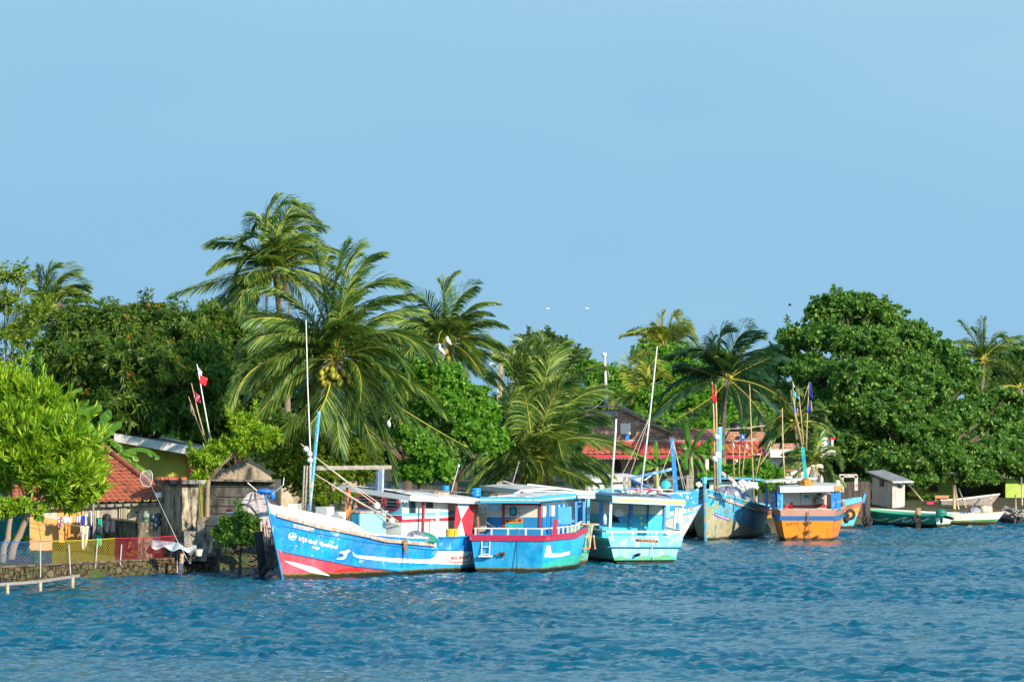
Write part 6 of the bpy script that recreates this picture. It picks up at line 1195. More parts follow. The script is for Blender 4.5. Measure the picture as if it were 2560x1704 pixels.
panel(b, 'wall_edge', 14, [(1338, 245), (1345, 245), (1345, 470), (1338, 470)], PW, GREYW, .02); panel(b, 'cabin_window', 14, [(1382, 285), (1450, 285), (1450, 328), (1382, 328)], PW, LTEAL, .02); panel(b, 'red_patch', 14, [(1205, 385), (1238, 388), (1238, 458), (1210, 458)], PW, DARKRED, .02)
panel(b, 'red_panel', 14, [(1530, 365), (1655, 360), (1655, 435), (1535, 440)], PW, REDP, .03); panel(b, 'opening', 14, [(1545, 268), (1622, 268), (1615, 300), (1550, 300)], PW, DARK, .01)
mb = MB(); p = b.at(*q(14, 1578, 350), 'x', xb - .25); mb.lathe(p, [(.22, .2), (.26, .0), (.28, -.16), (.2, -.22)], 16); mb.build('basket', paint('basket_brown', (.20, .13, .09), [((.4, .35, .3), 9, .5)], rough=.9), b.root)
mb = MB(); p = b.at(*q(14, 1187, 468), 'x', .6); mb.lathe(p, [(.14, -.1), (.17, .08), (.15, .08), (.12, -.06)], 16, Matrix.Rotation(R(-60), 3, 'Y')); o = mb.build('red_basin', paint('red_plastic', (.7, .05, .04), rough=.35), b.root)
for (x, y0, y1, w_, m_) in ((1065, 240, 500, .17, BLUEP), (1098, 240, 490, .10, CYANP), (1748, 225, 470, .12, BLUEP), (1772, 225, 470, .08, BLUEP), (1812, 222, 475, .13, BLUEP), (1840, 220, 478, .09, BLUEP), (993, 250, 470, .1, BLUEP), (1030, 245, 470, .08, DARK)): bbar(b, 'roof_post', 14, (x, y0), (x + 2, y1), ('x', .35 if x > 1050 else 1.6), w_, m_)
zr1 = b.at(*q(14, 1400, 215), 'x', .2)[2]; yA, yB = b.at(*q(14, 1078, 215), 'x', .2)[1], b.at(*q(14, 1855, 215), 'x', .2)[1]
rf = b.slab('roof', [(5.2, yA + .25, zr1 + .12), (5.2, yB, zr1 + .16), (.2, yB, zr1 + .13), (.2, yA, zr1 + .05)], .06, ROOFW, camber=.05)
mb = MB(); mb.hexa([(.15, yA, zr1 - .15), (.15, yB, zr1 - .09), (.2, yB, zr1 - .09), (.2, yA, zr1 - .15)], [(.15, yA, zr1 + .09), (.15, yB, zr1 + .16), (.2, yB, zr1 + .16), (.2, yA, zr1 + .09)]); mb.build('fascia', paint('fascia_white', ()), rf); mb = MB(); mb.box((.13, yB + .13, zr1 + .04), (.05, .26, .22)); mb.build('fascia_corner', ORNG, rf); mb = MB(); mb.hexa([(.2, yA - .02, zr1 - .14), (5.2, yA + .23, zr1 - .1), (5.2, yA + .27, zr1 - .1), (.2, yA + .02, zr1 - .14)], [(.2, yA - .02, zr1 + .08), (5.2, yA + .23, zr1 + .12), (5.2, yA + .27, zr1 + .12), (.2, yA + .02, zr1 + .08)]); mb.build('fascia', GREYW, rf)
o = b.slab('upper_awning', [(6.2, 1.9, zr1 + .3), (6.2, -.4, zr1 + .42), (2.8, -.4, zr1 + .45), (2.8, 1.9, zr1 + .28)], .07, ROOFW)
bbar(b, 'awning_post', 14, (905, 180), (905, 430), ('x', 4.0), .1, BLUEP)
b5m = paint('mast_green', (.02, .36, .27), [((.02, .2, .4), 3, .6)])
bbar(b, 'mast', 4, (1250, 670), (1278, 960), ('x', .9), .15, b5m, r2=.1); net_heap('orange_net', 'orange net knot tied at the foot of the green mast', 'fishing net', b.W(b.at(*q(14, 1408, 165), 'x', .6)), .28, paint('orange_net', (.55, .26, .04), [((.3, .12, .02), 9, .5)], rough=.95), 31, sc_=(1, .8, 1.0))
B5 = b
# ===================================================== BOAT 5b : orange bow behind
b = Boat('fishing_boat', 'orange and turquoise boat with blue inside, its bow pointing to the grey hut', 'fishing boat', 9.0, 2.9, 22, G(2132, 1316), 'bow', st=.85, bw=.6, rake=.95, zb=2.2, bp=2.4, wp=1.5, near=-1)
b.setsheer(L1(14, [(1700, 440), (1880, 405), (2000, 375), (2100, 345), (2190, 318), (2206, 300)]), -1)
z5o = b.fit(L1(14, [(1880, 650), (2000, 590), (2080, 540), (2170, 450)]), -1); z5b = b.fit(L1(14, [(1880, 450), (2190, 345)]), -1); z5g = b.fit(L1(14, [(1880, 690), (2060, 680)]), -1)
H5b = hullmat('hull_orange_turquoise', (0.70, .25, .03), [('tq', (0.05, .42, .58), -1), ('br', (0.36, .13, .07), 1)], [((.8, .45, .2), 3, .6), ((.5, .2, .08), 2.5, .62, (1, 1, .5))], grime=.5)
b.make_hull(H5b, H5b, {'tq': z5o, 'br': b.sheer - .38}, DECK, .6, paint('inner_deep_blue', (0.02, .10, .38), [((.7, .7, .7), 2.2, .60)]), None); b.rail('gunwale', b.sheer, CYANP, .12, .2, 0, .985, .01)
mb = MB(); p = b.S(1., b.sheer[-1], 1); mb.bar((p[0] - .05, 0, p[2] - .2), (p[0] + .05, 0, p[2] + .22), .12); mb.build('stem_head', BLUEP, b.root)
B5b = b
def tyre(px, py, Y, R_, r_, label, rz=0, tilt=0):
    mb = MB(); n, m = 24, 10
    mb.add([((R_ + r_ * math.cos(2 * math.pi * j / m)) * math.cos(2 * math.pi * i / n), r_ * 1.3 * math.sin(2 * math.pi * j / m), (R_ + r_ * math.cos(2 * math.pi * j / m)) * math.sin(2 * math.pi * i / n)) for i in range(n) for j in range(m)], [(i * m + j, ((i + 1) % n) * m + j, ((i + 1) % n) * m + (j + 1) % m, i * m + (j + 1) % m) for i in range(n) for j in range(m)])
    o = mb.build('tyre_fender', BLKR, None, True); o.location = tuple(P(px, py, Y)); o.rotation_euler = (tilt, 0, rz); return tag(o, label, 'tyre', 'tyres hung as fenders')
tyre(*q(14, 1975, 540), 154.6, .19, .07, 'black tyre hanging on the orange bow with the hull showing through', .35); tyre(*q(14, 1922, 580), 153.9, .19, .07, 'black tyre seen edge on next to the ringed one', 1.2)
# ===================================================== SHORE, LEFT
def conc(name, c1, c2, dark, th=.5, bump=.5, streak=True, sc_=1.0):
    if name in _pc: return _pc[name]
    t = T(name); c = t.mix(t.noise(1.3 * sc_, 5), c1, c2); c = t.mix(t.step(t.noise(2.2 * sc_, 7, .7, (1, 1, .45), 3), th, .10), c, dark)
    c = t.wear(c, tuple(min(1, v * 1.5) for v in c1), 5 * sc_, .66, .04); t.bump(t.noise(12, 6), .03, bump); _pc[name] = t.done(c, .9, .2); return _pc[name]
def stonem():
    t = T('rubble_stone'); v = t.t.nodes.new('ShaderNodeTexVoronoi'); v.inputs['Scale'].default_value = 3.6; t.t.links.new(t.vec(1, 1, 1.4), v.inputs[0])
    c = t.mix(v.outputs['Color'], (0.07, .05, .03), (.18, .13, .075)); v2 = t.t.nodes.new('ShaderNodeTexVoronoi'); v2.feature = 'DISTANCE_TO_EDGE'; v2.inputs['Scale'].default_value = 3.6; t.t.links.new(t.vec(1, 1, 1.4), v2.inputs[0])
    c = t.mix(t.step(v2.outputs[0], .06, .04), (.02, .015, .01), c); c = t.wear(c, (.08, .09, .03), 3, .56, .08)
    t.bump(t.ma('MINIMUM', v2.outputs[0], .2), .25, 1.0); return t.done(c, .9, .2)
PLAST = conc('stained_plaster', (.55, .46, .33), (.40, .33, .24), (.09, .08, .065), .54)
CONC = conc('old_concrete', (.38, .34, .28), (.26, .235, .20), (.045, .043, .038), .48)
DCONC = conc('blackened_concrete', (.16, .15, .13), (.09, .085, .075), (.025, .026, .022), .5)
def brickm(name='bare_brick', c1=(.42, .17, .09), c2=(.30, .11, .06), mort=(.32, .27, .22), scale=1.0):
    t = T(name); n = t.t.nodes.new('ShaderNodeTexBrick'); t.t.links.new(t.vec(1, 1, 1), n.inputs[0])
    cmb = t.t.nodes.new('ShaderNodeCombineXYZ'); x, y, z = t.xyz(); t.t.links.new(x, cmb.inputs[0]); t.t.links.new(z, cmb.inputs[1]); t.t.links.new(cmb.outputs[0], n.inputs[0])
    n.inputs['Color1'].default_value = (*c1, 1); n.inputs['Color2'].default_value = (*c2, 1); n.inputs['Mortar'].default_value = (*mort, 1); n.inputs['Scale'].default_value = 1.0
    n.inputs['Brick Width'].default_value = .34 * scale; n.inputs['Row Height'].default_value = .14 * scale; n.inputs['Mortar Size'].default_value = .018 * scale
    c = t.wear(n.outputs[0], (.10, .07, .05), 1.5, .58, .08); c = t.wear(c, (.55, .42, .32), 3, .62, .06); t.bump(t.noise(10, 4), .03, .5); return t.done(c, .9, .2)
BRICK = brickm()
def tilem(name, a, b_, dark):
    t = T(name); c = t.mix(t.noise(2.5, 5), a, b_); c = t.wear(c, dark, 3.0, .60, .05, (.5, 1, 1)); c = t.wear(c, (.55, .30, .20), 8, .66, .05); t.bump(t.noise(20, 3), .02, .4); return t.done(c, .8, .25)
TILE = tilem('clay_tiles', (.46, .13, .055), (.32, .09, .05), (.10, .05, .04)); TILE2 = tilem('bright_clay_tiles', (.46, .12, .06), (.36, .09, .05), (.16, .05, .035))
def tiled_roof(a, b_, c, d, mat, name='roof', parent=None, tw=.22, rows=14, amp=.035, offset=None):     # a-b eave, d-c ridge
    a, b_, c, d = [np.array(v, float) for v in (a, b_, c, d)]; n = int(np.linalg.norm(b_ - a) / tw) * 6; N = nrm(np.cross(b_ - a, d - a)); N = N * np.sign(N[2]); W_ = np.linalg.norm(b_ - a); mb = MB(); rd = random.Random(3)
    jr = [rd.uniform(-.012, .012) for _ in range(400)]
    vs = []; us = np.linspace(0, 1, n + 1); R_ = []
    for r in range(rows): R_ += [(r / rows, .0), ((r + .97) / rows, -0.045)]
    for (v, h) in R_[::-1][::-1]:
        for u in us:
            p = (a * (1 - u) + b_ * u) * (1 - v) + (d * (1 - u) + c * u) * v; k = (u * W_ / tw)
            vs.append(p + N * (amp * abs(math.sin(math.pi * k)) ** .8 + .05 + h + jr[(int(k) * 7 + int(v * rows) * 13) % 400]))
    m = n + 1; mb.add(vs, [(i * m + j, i * m + j + 1, (i + 1) * m + j + 1, (i + 1) * m + j) for i in range(len(R_) - 1) for j in range(n)])
    return mb.build(name, mat, parent, False, offset=offset)
# rubble wall at the water
SHY = lambda px: np.interp(px, [p[0] for p in SH], [p[1] for p in SH])
def shp(px, z=0., back=0.): p = G(px, SHY(px)); d = p[:2] / np.linalg.norm(p[:2]); return np.array((p[0] + d[0] * back, p[1] + d[1] * back, z))
mb = MB(); xs_ = np.linspace(-420, 545, 70)
def wf(a, c):
    px = -420 + 965 * a; p = shp(px, 0, .25); j = .05 * math.sin(px * .37) * math.sin(c * 9 + px * .11) + .04 * math.sin(px * .9 + c * 5); return (p[0], p[1] + .12 * c + j, -.4 + .78 * c)
mb.grid(wf, 260, 10, True); o = solo(mb, 'rubble_wall', stonem(), 'low rubble stone wall along the water below the coloured net fence', 'wall', loc=shp(60, 0, .25), smooth=False)
mb = MB(); 
for i in range(40):
    p0, p1 = shp(-420 + 965 * i / 40, .38, .36), shp(-420 + 965 * (i + 1) / 40, .38, .36); u_ = np.array((0, 1, 0))
    mb.hexa([p0 - u_ * .08 + (0, 0, .0), p1 - u_ * .08, p1 + u_ * 1.3, p0 + u_ * 1.3], [p + np.array((0, 0, .05)) for p in (p0 - u_ * .08, p1 - u_ * .08, p1 + u_ * 1.3, p0 + u_ * 1.3)])
o2 = mb.build('coping', conc('wall_coping', (.24, .18, .13), (.15, .11, .08), (.05, .045, .03)), o, offset=tuple(o.location))
# cottage
YH = 121.7
ct = thing('cottage', 'small cottage with rusty red tiled roof and orange painted wall', 'house', base_at(245, YH, .4)); cb = tuple(ct.location)
def wallbox(name, px0, px1, yt0, yt1, Y, mat, parent, off, depth=.25, zb=.3):
    mb = MB(); a, c = P(px0, yt0, Y), P(px1, yt1, Y); d = np.array((0, depth, 0)); f = lambda p, z: np.array((p[0], p[1], z))
    mb.hexa([f(a, zb), f(c, zb), f(c, zb) + d, f(a, zb) + d], [a, c, c + d, a + d]); return mb.build(name, mat, parent, offset=off)
OW = T('orange_wall_paint'); c = OW.mix(OW.noise(1.5, 4), (.72, .34, .11), (.82, .42, .14)); x, y, z = OW.xyz(); c = OW.wear(c, (.50, .30, .15), 3, .62, .06, (1, 1, .5)); OW.bump(OW.noise(10, 4), .02, .3); OW = OW.done(c, .85, .2)
wallbox('wall', 74, 206, 1262, 1262, YH, OW, ct, cb, 3.5); wallbox('wall', 206, 402, 1262, 1256, YH - .05, conc('cream_plaster', (.72, .58, .36), (.62, .48, .30), (.26, .20, .13), .60), ct, cb, 3.5)
def patch(name, k, poly, Y, mat, parent, off, th=.03): mb = MB(); mb.prism([PQ(k, *v, Y) for v in poly], (0, -th, 0)); return mb.build(name, mat, parent, offset=off)
patch('plaster_patch', 10, [(715, 175), (960, 210), (975, 330), (740, 285)], YH, conc('pale_patch', (.62, .60, .52), (.5, .48, .42), (.25, .22, .18), .6), ct, cb, .01); patch('plaster_patch', 11, [(0, 525), (240, 540), (290, 700), (0, 700)], YH - .06, conc('grey_render', (.34, .30, .26), (.44, .38, .32), (.2, .18, .15), .55), ct, cb, .01)
wf_ = patch('window', 11, [(258, 540), (390, 540), (390, 735), (258, 735)], YH - .06, paint('shutter_brown', (.30, .22, .15)), ct, cb, .03)
for x0 in (270, 300, 330, 358): patch('shutter_slat', 11, [(x0, 545), (x0 + 14, 545), (x0 + 14, 730), (x0, 730)], YH - .12, paint('shutter_pale', (.5, .46, .30)), wf_, cb, .02)
patch('door_opening', 10, [(903, 715), (1130, 715), (1130, 1120), (903, 1120)], YH - .02, DARK, ct, cb, .02); patch('base_paint', 10, [(510, 995), (890, 990), (890, 1110), (510, 1110)], YH - .02, paint('base_violet', (.16, .05, .22)), ct, cb, .01)
patch('blue_wall_paint', 10, [(600, 930), (720, 850), (890, 930), (890, 1105), (590, 1105)], YH - .04, paint('wall_blue', (.02, .08, .32)), ct, cb, .01)
rA, rB, rC, rD = P(30, 1266, YH - .3), P(424, 1253, YH - .3), P(262, 1124, YH + 3.6), P(30, 1120, YH + 3.6)
tiled_roof(rA, rB, rC, rD, TILE, 'roof', ct, .24, 15, .045, cb)
mb = MB(); mb.tube([rB + (rC - rB) * t + np.array((0, -.02, .10)) for t in np.linspace(0, 1, 12)], .10, 8); mb.hexa([rB, rC, rC + (2.5, 4.5, -2.2), rB + (.3, 5, 0)], [v + np.array((0, 0, .03)) for v in (rB, rC, rC + (2.5, 4.5, -2.2), rB + (.3, 5, 0))]); mb.build('hip', TILE, ct, offset=cb)
mb = MB(); mb.bar(rA + (0, .1, -.07), rB + (0, .1, -.07), .05, .1); mb.build('eave_board', GREYW, ct, offset=cb)
for i in range(14): p = rA + (rB - rA) * ((i + 4.5) / 19); mb = MB(); mb.bar(p + (0, .0, -.06), p + (0, 1.2, .1), .05, .09); mb.build('rafter', paint('dark_rafter', (.12, .09, .06)), ct, offset=cb)
patch('roof_sheet', 11, [(520, 268), (700, 262), (720, 298), (560, 300)], YH + .9, TARP, ct, cb, .03); patch('meter_box', 11, [(790, 337), (860, 337), (860, 410), (785, 405)], YH - .9, WHITE, ct, cb, .12)
# neighbouring walls, tower, buildings
def quadblock(name, label, cat, foot, tops, mat, zb=.3, roof=None, group=None, parent=None):      # foot: (px,Y) four corners; tops: photo y of each corner
    bot, top = [], []
    for (px, Y), ty in zip(foot, tops): p = P(px, ty, Y); top.append(p); bot.append(np.array((p[0], p[1], zb)))
    mb = MB(); mb.hexa(bot, top); return solo(mb, name, mat, label, cat, group)
quadblock('garden_wall', 'mossy black garden wall with a pale worn end beside the cottage', 'wall', [(238, 121.3), (345, 118.9), (381, 119.3), (290, 121.6)], [1293, 1305, 1305, 1294], conc('mossy_wall', (.30, .25, .17), (.20, .17, .12), (.022, .025, .018), .47, .7))
tw_ = thing('concrete_tower', 'tall narrow stained concrete outbuilding with flat slab roof at the end of the cottage', 'outbuilding', base_at(450, 120.5, .4)); tb = tuple(tw_.location)
mb = MB(); C4 = [(404, 121.6), (455, 120.0), (497, 120.6), (450, 122.4)]; mb.hexa([np.array((*P(px, 0, Y)[:2], .3)) for px, Y in C4], [P(px, 1207, Y) for px, Y in C4]); mb.build('wall', conc('tower_plaster', (.56, .44, .27), (.42, .34, .24), (.055, .05, .045), .52), tw_, offset=tb)
mb = MB(); C4 = [(388, 121.6), (454, 119.6), (513, 120.4), (450, 122.8)]; mb.hexa([P(px, 1209, Y) for px, Y in C4], [P(px, 1199, Y) for px, Y in C4]); mb.build('roof', CONC, tw_, offset=tb)
mb = MB(); mb.hexa([np.array((*P(px, 0, Y)[:2], .3)) for px, Y in ((461, 119.2), (491, 119.6), (480, 121), (450, 120.6))], [P(px, 1327, Y) for px, Y in ((461, 119.2), (491, 119.6), (480, 121), (450, 120.6))]); mb.build('plinth', CONC, tw_, offset=tb)
patch('vent_opening', 11, [(958, 205), (1030, 205), (1030, 255), (958, 255)], 120.55, DARK, tw_, tb, .12)
mb = MB(); rd = random.Random(4)
for i in range(26): p = P(rd.uniform(400, 460), 1199, 120.6 + rd.uniform(0, 1.2)); mb.box(p + (0, 0, .05), (rd.uniform(.08, .25), .2, rd.uniform(.04, .12)), rd.uniform(0, 3))
mb.build('roof_rubble', TILE, tw_, offset=tb)
quadblock('low_wall', 'cream low wall between the tower and the wrapped nets', 'wall', [(492, 121.5), (556, 121.2), (556, 121.8), (492, 122.2)], [1291, 1291, 1291, 1291], PLAST)
quadblock('gate_pillar', 'crumbling mossy pillar standing by the cream low wall', 'pillar', [(493, 119.6), (517, 119.6), (517, 120.2), (493, 120.2)], [1305, 1307, 1307, 1305], CONC)
mb = MB(); mb.bar(PQ(11, 1645, 675, 119.4), PQ(11, 1545, 1190, 119.0), .11); solo(mb, 'leaning_plank', GREYW, 'weathered plank leaning against the cream low wall', 'plank')
yb = thing('yellow_building', 'olive yellow building with a pale flat roof edge behind the cottage', 'house', base_at(400, 134, .5)); yo = tuple(yb.location)
wallbox('wall', 300, 486, 1105, 1130, 134, conc('olive_yellow', (.42, .40, .07), (.36, .34, .06), (.24, .22, .05), .6, .2), yb, yo, 5)
mb = MB(); a, c = P(285, 1082, 132.5), P(492, 1118, 132.5); mb.hexa([a + (0, 0, -.33), c + (0, 0, -.33), c + (0, 8, -.3), a + (0, 8, -.3)], [a, c, c + (0, 8, 0), a + (0, 8, 0)]); mb.build('roof', conc('roof_edge_grey', (.50, .50, .48), (.42, .42, .41), (.25, .25, .23), .6), yb, yo and None or yb) if False else mb.build('roof', conc('roof_edge_grey', (.50, .50, .48), (.42, .42, .41), (.25, .25, .23), .6), yb, offset=yo)
mb = MB(); a, c = P(288, 1081, 134), P(335, 1084, 134)
for i in range(7): p = a + (c - a) * i / 6; mb.tube([p, p + (0, 2, .5)], .09, 8)
mb.build('roof_tiles', TILE, yb, offset=yo); patch('red_shutter', 1, [(1180, 640), (1245, 640), (1240, 790), (1182, 785)], 133.9, paint('shutter_red', (.55, .05, .04)), yb, yo, .06)
sh_ = thing('block_shed', 'grey concrete block shed with a pointed gable above blackened walls', 'shed', base_at(605, 123.5, .4)); so_ = tuple(sh_.location)
wallbox('wall', 522, 690, 1198, 1201, 123.3, DCONC, sh_, so_, 3.5)
mb = MB(); mb.prism([PQ(12, *v, 123.25) for v in ((225, 340), (225, 252), (350, 185), (480, 108), (540, 112), (700, 195), (870, 305), (880, 345))], (0, .3, 0)); mb.build('gable', conc('gable_plaster', (.42, .33, .24), (.30, .24, .18), (.05, .045, .035), .53), sh_, offset=so_)
mb = MB(); mb.bar(PQ(12, 115, 340, 123.15), PQ(12, 925, 350, 123.15), .3, .07); mb.build('ledge', CONC, sh_, offset=so_)
for yy in (420, 540, 655, 745): mb = MB(); mb.bar(PQ(12, 120, yy, 123.28), PQ(12, 915, yy + 8, 123.28), .03, .02); mb.build('block_course', paint('joint_dark', (.02, .02, .02)), sh_, offset=so_)
quadblock('brown_wall', 'pale brown garden wall behind the feathery bush', 'wall', [(690, 134), (1010, 136), (1010, 137), (690, 135)], [1196, 1205, 1205, 1196], PLAST)
NETW = T('wrapped_net'); c = NETW.mix(NETW.noise(3, 5), (.66, .52, .47), (.48, .45, .49)); c = NETW.wear(c, (.18, .16, .22), 4, .58, .05, (1, 1, 2)); NETW.bump(NETW.noise(9, 6, .7, (1, 1, 2)), .12, 1.0); NETW = NETW.done(c, .95, .1)
net_heap('wrapped_net', 'tall dome of pinkish grey fishing net tied with dark rope by the bow', 'fishing net', P(636, 1345, 120), .9, NETW, 41, n=28, sc_=(.86, .6, 1.68))
net_heap('wrapped_net', 'smaller blue grey net bundle slumped left of the pinkish net dome', 'fishing net', P(590, 1345, 120.4), .45, NETW, 42, sc_=(1.1, .7, 1.5))
mb = MB(); mb.tube([PQ(12, *v, 118.9) for v in ((485, 640), (560, 640), (620, 670), (680, 740), (725, 830), (730, 960))], .035, 6); mb.tube([PQ(12, *v, 118.9) for v in ((60, 895), (300, 905), (560, 905), (740, 920), (880, 940))], .03, 5); solo(mb, 'black_hose', BLKR, 'black hose looped across the wrapped fishing nets', 'hose')
mb = MB(); mb.box(PQ(12, 375, 738, 120.6), (.32, .3, .06)); o = solo(mb, 'wash_basin', WHITE, 'white basin on the low wall holding something red', 'basin'); mb = MB(); mb.sphere(PQ(12, 355, 718, 120.6), .1, 10, 6, (1.1, 1, .7)); mb.build('red_cloth', REDP, o, True, offset=tuple(o.location))
# piles and stakes between the nets and the bow
for i, (x0, y0, x1, y1, w_, Y, lb) in enumerate(((715, 970, 760, 1500, .30, 117.2, 'thick dark pile with blue rags tied round it'), (825, 1400, 735, 1510, .22, 116.6, 'stump of a dark pile leaning at the foot of the thick one'), (745, 850, 745, 1200, .07, 118.2, 'thin stake beside the thick dark pile'), (785, 880, 800, 1200, .05, 118.0, 'thin stake nearest the bow'), (812, 890, 830, 1210, .05, 118.1, 'thin stake right of the others by the bow'))):
    mb = MB(); mb.tube([PQ(12, x0, y0, Y), PQ(12, (x0 + x1) / 2 + 6, (y0 + y1) / 2, Y), PQ(12, x1, y1, Y)], w_ / 2, 9, r2=w_ * .42); solo(mb, 'wooden_pile' if w_ > .1 else 'stake', bark_mat('dark_pile%d' % i, (.05, .045, .05), (.02, .018, .02)) if w_ > .1 else WOOD, lb, 'pile' if w_ > .1 else 'stake', smooth=True)
mb = MB(); rd = random.Random(8)
for i in range(34): x0, y0 = rd.uniform(250, 930), rd.uniform(1240, 1450); mb.tube([PQ(12, x0, y0, 118.6), PQ(12, x0 + rd.uniform(-60, 60), y0 + rd.uniform(-40, 60), 118.3)], rd.uniform(.012, .04), 5)
for i in range(16): x0 = rd.uniform(780, 900); mb.tube([PQ(12, x0, rd.uniform(780, 950), 118.3), PQ(12, x0 + rd.uniform(-30, 30), 1150, 118.2), PQ(12, x0 + rd.uniform(-40, 20), 1440, 118)], .013, 4)
tag(solo(mb, 'driftwood', paint('drift_dark', (.07, .06, .06), rough=.9), None, None), 'tangle of dark sticks, ropes and driftwood in the mud by the bow', 'driftwood', kind='stuff')
# coloured net fence
fe = thing('net_fence', 'waterside fence of blue, yellow, red and green mesh on white posts', 'fence', shp(240, .4, .3)); fo = tuple(fe.location)
def mesh_panel(px0, px1, col, name, lab, top=.76, cell=.10):
    p0, p1 = shp(px0, .43, .45), shp(px1, .43, .45); L_ = np.linalg.norm(p1 - p0); d = (p1 - p0) / L_; mb = MB(); h = top; n = int((L_ + h * .7) / cell)
    for i in range(-int(h * .7 / cell) - 1, n):
        for sgn in (1, -1):
            s0 = i * cell if sgn > 0 else i * cell + h * .7; s1 = s0 + sgn * h * .7; a0, a1 = 0., h
            lo, hi = min(s0, s1), max(s0, s1)
            if hi < 0 or lo > L_: continue
            def cl(s): return 0 if s1 == s0 else (s - s0) / (s1 - s0)
            t0, t1 = 0., 1.
            for lim in (0, L_):
                if (s0 - lim) * (s1 - lim) < 0:
                    t = cl(lim); inside0 = 0 <= s0 <= L_
                    if inside0: t1 = min(t1, t)
                    else: t0 = max(t0, t)
            if t1 - t0 < .02: continue
            a = p0 + d * (s0 + (s1 - s0) * t0) + np.array((0, .006 * sgn, h * t0)); c = p0 + d * (s0 + (s1 - s0) * t1) + np.array((0, .006 * sgn, h * t1)); u_ = np.array((0, 0, .006)); mb.add([a - u_, a + u_, c + u_, c - u_], [(0, 1, 2, 3)])
    mb.tube([p0 + (0, 0, h), (p0 + p1) / 2 + (0, 0, h - .03), p1 + (0, 0, h)], .012, 4); o = mb.build(name, col, fe, offset=fo); o['label'] = lab
mesh_panel(-330, 130, paint('mesh_blue', (.02, .12, .34), bump=0), 'mesh_panel', 'blue mesh panel'); mesh_panel(130, 287, paint('mesh_yellow', (.62, .47, .03), bump=0), 'mesh_panel', 'yellow mesh panel')
mesh_panel(287, 443, paint('mesh_red', (.50, .03, .05), bump=0), 'mesh_panel', 'red mesh panel'); mesh_panel(443, 556, paint('mesh_green', (.02, .20, .10), bump=0), 'mesh_panel', 'green mesh panel', .72)
for (x0, y0, x1, y1) in ((101, 1354, 101, 1442), (172, 1360, 176, 1434), (243, 1360, 236, 1449), (304, 1360, 298, 1441), (444, 1355, 443, 1434)):
    Y = 51200 / (SHY(x0) - 995) + .2; mb = MB(); mb.tube([P(x0, y0, Y), P(x1, y1, Y)], .022, 8); mb.build('post', paint('post_grey_white', (.42, .39, .36)), fe, offset=fo)
mb = MB(); mb.tube([P(455, 1384, 118.6), P(451, 1436, 118.4)], .07, 8, r2=.09); mb.build('post', WOOD, fe, offset=fo); mb = MB(); mb.tube([P(545, 1370, 119.5), P(545, 1430, 119.5)], .06, 8); mb.build('post', paint('drift_dark', ()), fe, offset=fo)
# shade net, laundry
quadblock('shade_net', 'dark teal shade netting stretched behind the slim trunk at the left edge', 'netting', [(-180, 119.5), (74, 119.5), (74, 119.6), (-180, 119.6)], [1268, 1268, 1268, 1268], paint('shade_teal', (.005, .10, .10), [((.01, .14, .13), 2, .5, (1, 1, .3))], rough=.9))
_YL = 121.25
def garment(x0, x1, y0, y1, col, label, taper=0., split=0, mat2=None, Y=_YL, pat=None):
    mb = MB(); A = PQ(10, x0, y0, Y); Bp = PQ(10, x1, y0, Y); Hh = (y1 - y0) / 6.817 * SC(Y)
    m = paint('cloth_' + label.split()[0] + '%d' % x0, col, [pat] if pat else [], rough=.9, bump=.3)
    def f(a, c): k = 1 - taper * c; aa = .5 + (a - .5) * k; return tuple(A + (Bp - A) * aa + np.array((0, .05 * math.sin(a * 13 + c * 2) * (.3 + c), -Hh * c * (1 - .08 * math.sin(a * 11) * c) + .02 * math.sin(a * 9))))
    if split:
        mb.grid(lambda a, c: f(a, c * .35), 10, 4); mb.grid(lambda a, c: f(a * .46, .35 + .65 * c), 6, 5); mb.grid(lambda a, c: f(.54 + a * .46, .35 + .65 * c), 6, 5)
    else: mb.grid(f, 12, 8)
    o = solo(mb, 'garment', m, label, 'garment', 'laundry hung out by the cottage', smooth=True); o.modifiers.new('thick', 'SOLIDIFY').thickness = .012
WB = ((.7, .7, .68), 9, .55)
garment(975, 1062, 285, 465, (.35, .10, .14), 'maroon and white patterned cloth on the line', pat=WB); garment(1066, 1212, 285, 388, (.75, .75, .73), 'white shirt on the line above the orange skirt')
garment(1080, 1205, 385, 690, (.55, .25, .05), 'orange brown skirt hanging lowest on the orange wall', .4, 0, pat=((.10, .05, .04), 6, .58)); garment(1290, 1372, 268, 385, (.55, .50, .68), 'lavender cloth left of the blue one')
garment(1380, 1440, 262, 436, (.02, .06, .50), 'bright blue cloth among the white sheets'); garment(1442, 1500, 240, 440, (.75, .74, .70), 'white sheet beside the bright blue cloth'); garment(1505, 1562, 215, 440, (.70, .70, .72), 'white towel with dark stripe next to the pole', pat=((.05, .12, .25), 3, .6, (1, 1, .1)))
garment(1365, 1508, 440, 850, (.70, .58, .46), 'long cream trousers on the lower line', .25, 1, Y=121.1); garment(1510, 1572, 445, 790, (.03, .22, .32), 'teal and black patterned cloth on the lower line', .1, Y=121.1, pat=((.02, .02, .02), 6, .5))
garment(1578, 1632, 200, 780, (.45, .38, .36), 'long grey striped cloth by the dark wall', 0, Y=121.0, pat=((.2, .16, .16), 8, .5, (4, 1, .2))); garment(1660, 1738, 305, 440, (.02, .36, .24), 'green cloth at the top corner of the dark wall', Y=119.9)
garment(1655, 1742, 440, 585, (.6, .55, .45), 'white and dark cloth between the two green ones', Y=119.9, pat=((.03, .03, .03), 3, .5, (2, 1, .3))); garment(1640, 1728, 590, 785, (.02, .38, .24), 'lower green cloth hanging on the dark wall', Y=119.9)
garment(1755, 1955, 345, 550, (.03, .035, .05), 'black shirt with white print hung over the mossy wall', Y=119.6)
